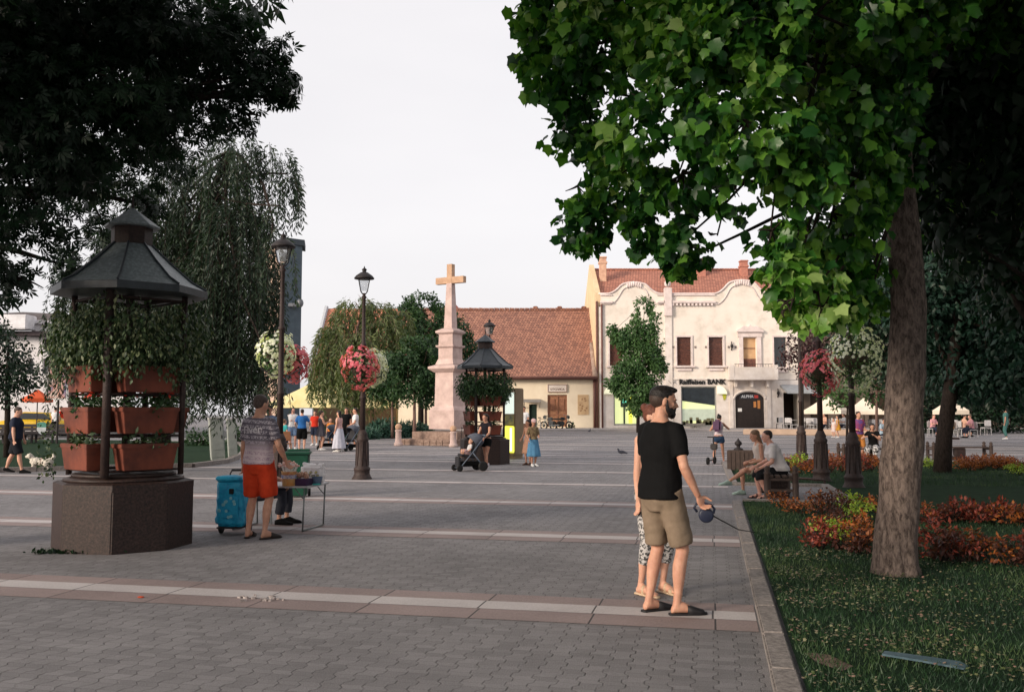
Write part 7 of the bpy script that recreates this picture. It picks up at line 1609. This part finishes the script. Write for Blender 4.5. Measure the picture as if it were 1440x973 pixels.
# ---- two women on the bench
sx_, sy_ = sv(sB + .02, vB - .42); bench_h = math.degrees(AX)
hd = 90 - math.degrees(AX) + 8
blk_cap = cloth('black_capri', (.014, .014, .016))
person('woman in white t-shirt and black capri trousers sitting on the near bench end', (sx_, sy_, 0), hd, 1.70, .011, True, 1.18, hip=(0, .02, .56), lean=20, feet=((-.14, .30), (.10, .40)), toe=(5, -5), hands=((-.18, .42, .60), (.14, .44, .62)), head=(8, -14), skin=skins[2], hair=('short', hair_brown), face=True,
    clothes=(('tee', cloth('white_grey_print', (.66, .62, .60), (.50, .46, .47), 6), dict(sleeve=.8, hem=.92, loose=.03)), ('trousers', blk_cap, dict(frac=1.18, r=.112))), shoes=('sandal', mk('black_sandal', (.03, .02, .025))))
sx_, sy_ = sv(sB - .22, vB + .42)
person('woman with long hair and beige clothes sitting cross legged on the far bench end', (sx_, sy_, 0), hd + 6, 1.68, .011, True, 1.0, hip=(0, .02, .55), lean=14, feet=((-.05, .78), (.06, .46)), footz=(.20, 0), toe=(10, 0), hands=((-.10, .34, .66), (.10, .30, .68)), head=(0, 2), skin=skins[0], hair=('long', hair_blond), face=True,
    clothes=(('tank', cloth('beige_top', (.70, .60, .54)), dict(hem=.95)), ('shorts', cloth('beige_shorts', (.42, .36, .28)), dict(frac=.75))), shoes=('sneaker', mk('mint_shoe', (.42, .55, .48))))
# ---- group on the left of the square
def bystander(label, px, Y, heading, H, clothes, hair, skin=0, female=False, **kw):
    return person(label, foot(px, Y), heading, H, kw.pop('vox', .024), female, kw.pop('wide', 1.05), skin=skins[skin], hair=hair, clothes=clothes, shoes=kw.pop('shoes', ('sneaker', white)), **kw)
bl = cloth('royal_blue_cotton', (.03, .14, .40)); 
bystander('man in white t-shirt and denim shorts with folded arms in the left group', 412, 39, 200, 1.78, (('tee', whitec, dict(sleeve=.8)), ('shorts', cloth('pale_denim', (.16, .24, .38)), dict(frac=.8))), ('short', hair_grey), 2, hands=((.12, .24, 1.2), (-.12, .25, 1.18)))
bystander('person in royal blue t-shirt and black shorts seen from behind in the left group', 425, 38, 10, 1.72, (('tee', bl, dict(sleeve=.8, hem=.92)), ('shorts', blackc, dict(frac=.95, r=.12))), ('short', hair_brown), 1, hands=((-.25, .2, 1.0), (.3, .28, 1.05)))
bystander('woman in dark grey dress clapping her hands in the left group', 452, 38.5, -60, 1.64, (('dress', cloth('charcoal_dress', (.07, .065, .08)), dict(len=.62, flare=.26)),), ('bun', hair_brown), 1, True, hands=((-.05, .32, 1.25), (.05, .32, 1.25)))
bystander('woman in pink top and long pale white skirt standing in the left group', 477, 37.2, 70, 1.66, (('tank', cloth('pink_cotton', (.62, .38, .36)), dict(hem=.98)), ('skirt', cloth('pale_blue_white_skirt', (.56, .56, .64)), dict(len=.14, flare=.34))), ('long', hair_black), 1, True)
bystander('man in white t-shirt and brown shorts standing at the right end of the left group', 500, 39, 100, 1.76, (('tee', whitec, dict(sleeve=.7)), ('shorts', cloth('brown_shorts2', (.16, .09, .06)), dict(frac=.95))), ('short', hair_brown), 0, hands=((-.2, .25, 1.0), (.2, .25, 1.0)))
bystander('person in bright red shirt behind the left group', 443, 43, 180, 1.60, (('tee', cloth('bright_red', (.60, .04, .02)), dict()), ('shorts', navy, dict(frac=.95))), ('short', hair_brown), 0)
bystander('child in turquoise top at the left end of the left group', 400, 36.5, -30, 1.30, (('tee', cloth('turquoise', (.06, .42, .42)), dict()), ('shorts', navy, dict(frac=.95))), ('short', hair_blond), 1, kid=1.2)
bystander('child in orange top between the grey dress and the white skirt', 465, 42, 190, 1.25, (('tee', cloth('orange_cotton', (.65, .22, .04)), dict()), ('shorts', navy, dict(frac=.95))), ('short', hair_blond), 1, kid=1.2)
bystander('person in dark clothes behind the woman in the long white skirt', 487, 42, 180, 1.75, (('tee', blackc, dict()), ('trousers', blackc, dict(frac=1.8))), ('short', hair_black), 0)
bystander('tall person in pale blue shirt behind the man in red shorts', 379, 26, 160, 1.86, (('tee', cloth('pale_blue_shirt', (.26, .36, .55)), dict(sleeve=1.3)), ('trousers', navy, dict(frac=1.8))), ('short', hair_black), 0)
bystander('small person in white shirt standing beside the yellow taxi', 78, 53, 0, 1.72, (('tee', whitec, dict()), ('trousers', blackc, dict(frac=1.8))), ('short', hair_brown), 0, vox=.03)
bystander('person in red shirt walking behind the white shirted one near the yellow car', 86, 56, 90, 1.75, (('tee', cloth('bright_red', (.6, .04, .02)), dict()), ('trousers', navy, dict(frac=1.8))), ('short', hair_brown), 0, vox=.03)
# chair and pushchair-like dark seat of the group
cw = cafe_chair(mk('orange_wood_chair', (.35, .16, .08))); cw.location = foot(402, 34.5); cw.rotation_euler = (0, 0, R(200)); cw['label'] = 'orange brown chair beside the child in turquoise'
for i, (px, Y) in enumerate(((462, 39), (492, 38))):
    r = dup(st, foot(px, Y), R(100 + 40 * i), ('second black pushchair between the grey dress and the long white skirt', 'third black pushchair right of the long white skirt')[i])
# ---- right cafe guests
cols = [('peach shirt', (.60, .35, .25)), ('white shirt', (.72, .72, .72)), ('orange top', (.65, .30, .05)), ('pale blue shirt', (.40, .52, .62)), ('dark shirt', (.03, .03, .05)), ('pink shirt', (.62, .3, .32))]
def sitter(label, px, Y, heading, ci, vox=.03, H=1.7, seat=True, **kw):
    n_, c_ = cols[ci]; m_ = cloth(n_.replace(' ', '_') + '_cloth', c_); p = foot(px, Y)
    person(label, p, heading, H, vox, hip=(0, 0, .52), lean=8, feet=((-.12, .38), (.12, .4)), hands=((-.15, .38, .75), (.15, .4, .78)), skin=skins[ci % 3], hair=('short', [hair_brown, hair_black, hair_blond][ci % 3]), clothes=(('tee', m_, dict(sleeve=.8)), ('trousers', navy if ci != 4 else blackc, dict(frac=1.6))), shoes=('sneaker', blackc), **kw)
    if seat: q = dup(CC, p - V3(0, 0, .0), R(heading), 'silver cafe chair at a round terrace table right of the arched door', 'silver chairs of the right cafe terrace')
sitter('guest in peach shirt leaning at a cafe table between the two right flower lamps', 1160, 61, 120, 0); sitter('guest in white shirt sitting on the terrace just left of the white basket lamp', 1188, 60, 90, 1); sitter('guest in pale blue shirt sitting right of the woman in black', 1241, 42, 200, 3)
sitter('guest in dark shirt sitting near the leaning tree on the far terrace', 1311, 54, 200, 5); sitter('guest in orange top sitting under the cream parasol right of the leaning tree', 1337, 52, 100, 2); sitter('guest in pink shirt sitting at the far table right of the cream parasol', 1366, 52, 90, 5); sitter('guest in peach shirt at the same far table as the pink shirt', 1354, 54, -90, 0)
bystander('child in orange dress at the terrace edge left of the white basket lamp', 1178, 52, 60, 1.25, (('dress', cloth('orange_dress', (.62, .30, .04)), dict(len=.6, flare=.24)),), ('long', hair_brown), 1, True, kid=1.2)
bystander('child in pale clothes sitting low beside the child in orange', 1172, 52.5, 120, 1.05, (('tee', cloth('pale_child_tee2', (.66, .55, .52)), dict()), ('shorts', cloth('pale_child2', (.6, .5, .48)), dict(frac=.9))), ('short', hair_blond), 1, kid=1.3)
bystander('far person in teal clothes standing at the right edge of the square', 1414, 50, 60, 1.72, (('tee', cloth('dull_teal', (.08, .20, .18)), dict()), ('trousers', cloth('dull_teal', (.08, .2, .18)), dict(frac=1.8))), ('short', hair_brown), 0)
zs = cloth('zebra_skirt', (.6, .58, .58), (.02, .02, .02), 14); zs.node_tree.nodes['Color Ramp'].color_ramp.elements[0].position = .47; zs.node_tree.nodes['Color Ramp'].color_ramp.elements[1].position = .53
p = foot(1227, 30.4); person('woman in black top and zebra trousers sitting on the bench beside the white basket lamp', p, 150, 1.66, .018, True, 1.1, hip=(0, .05, .56), lean=6, feet=((-.12, .45), (.12, .40)), hands=((-.1, .38, .95), (.2, .32, .9)), skin=skins[0], hair=('long', hair_black), clothes=(('tee', blackc, dict(sleeve=.5)), ('trousers', zs, dict(frac=1.5, r=.12))), shoes=('sandal', blackc), head=(15, 12))
p = foot(1207, 31.2); person('person in blue and red shirt standing behind the far bench by the white basket lamp', p, 190, 1.68, .02, False, 1.0, skin=skins[0], hair=('short', hair_brown), hands=((-.1, .3, 1.1), (.2, .28, 1.1)), clothes=(('tee', cloth('blue_red_shirt', (.06, .08, .30), (.35, .05, .06), 6), dict()), ('shorts', cloth('orange_shorts', (.5, .2, .05)), dict(frac=.95))), shoes=('sneaker', blackc))
# pigeons
def pigeon(label, px, py, rz_, m_):
    r = thing('pigeon', label, 'pigeon', G(px, py), rz_, 'pigeons on the square'); b = BM(); ell(b, (0, 0, .15), (.07, .14, .07), None, 2); tube(b, [(0, .10, .18), (0, .13, .25), (0, .15, .27)], [.045, .03, .03], 8); tube(b, [(0, -.1, .14), (0, -.24, .10)], [.05, .02], 8); tube(b, [(0, .17, .27), (0, .2, .265)], [.01, .004], 5)
    for s_ in (-1, 1): tube(b, [(s_ * .03, 0, .1), (s_ * .03, .01, .0)], .008, 5)
    remeshed('body', b, m_, .012, r, 1)
gp = mk('grey_pigeon', (.10, .10, .12)); pigeon('grey pigeon on the square in front of the cream house', 829, 609, R(200), gp); pigeon('dark pigeon standing alone left of the woman behind the man in black', 874, 641, R(60), gp)
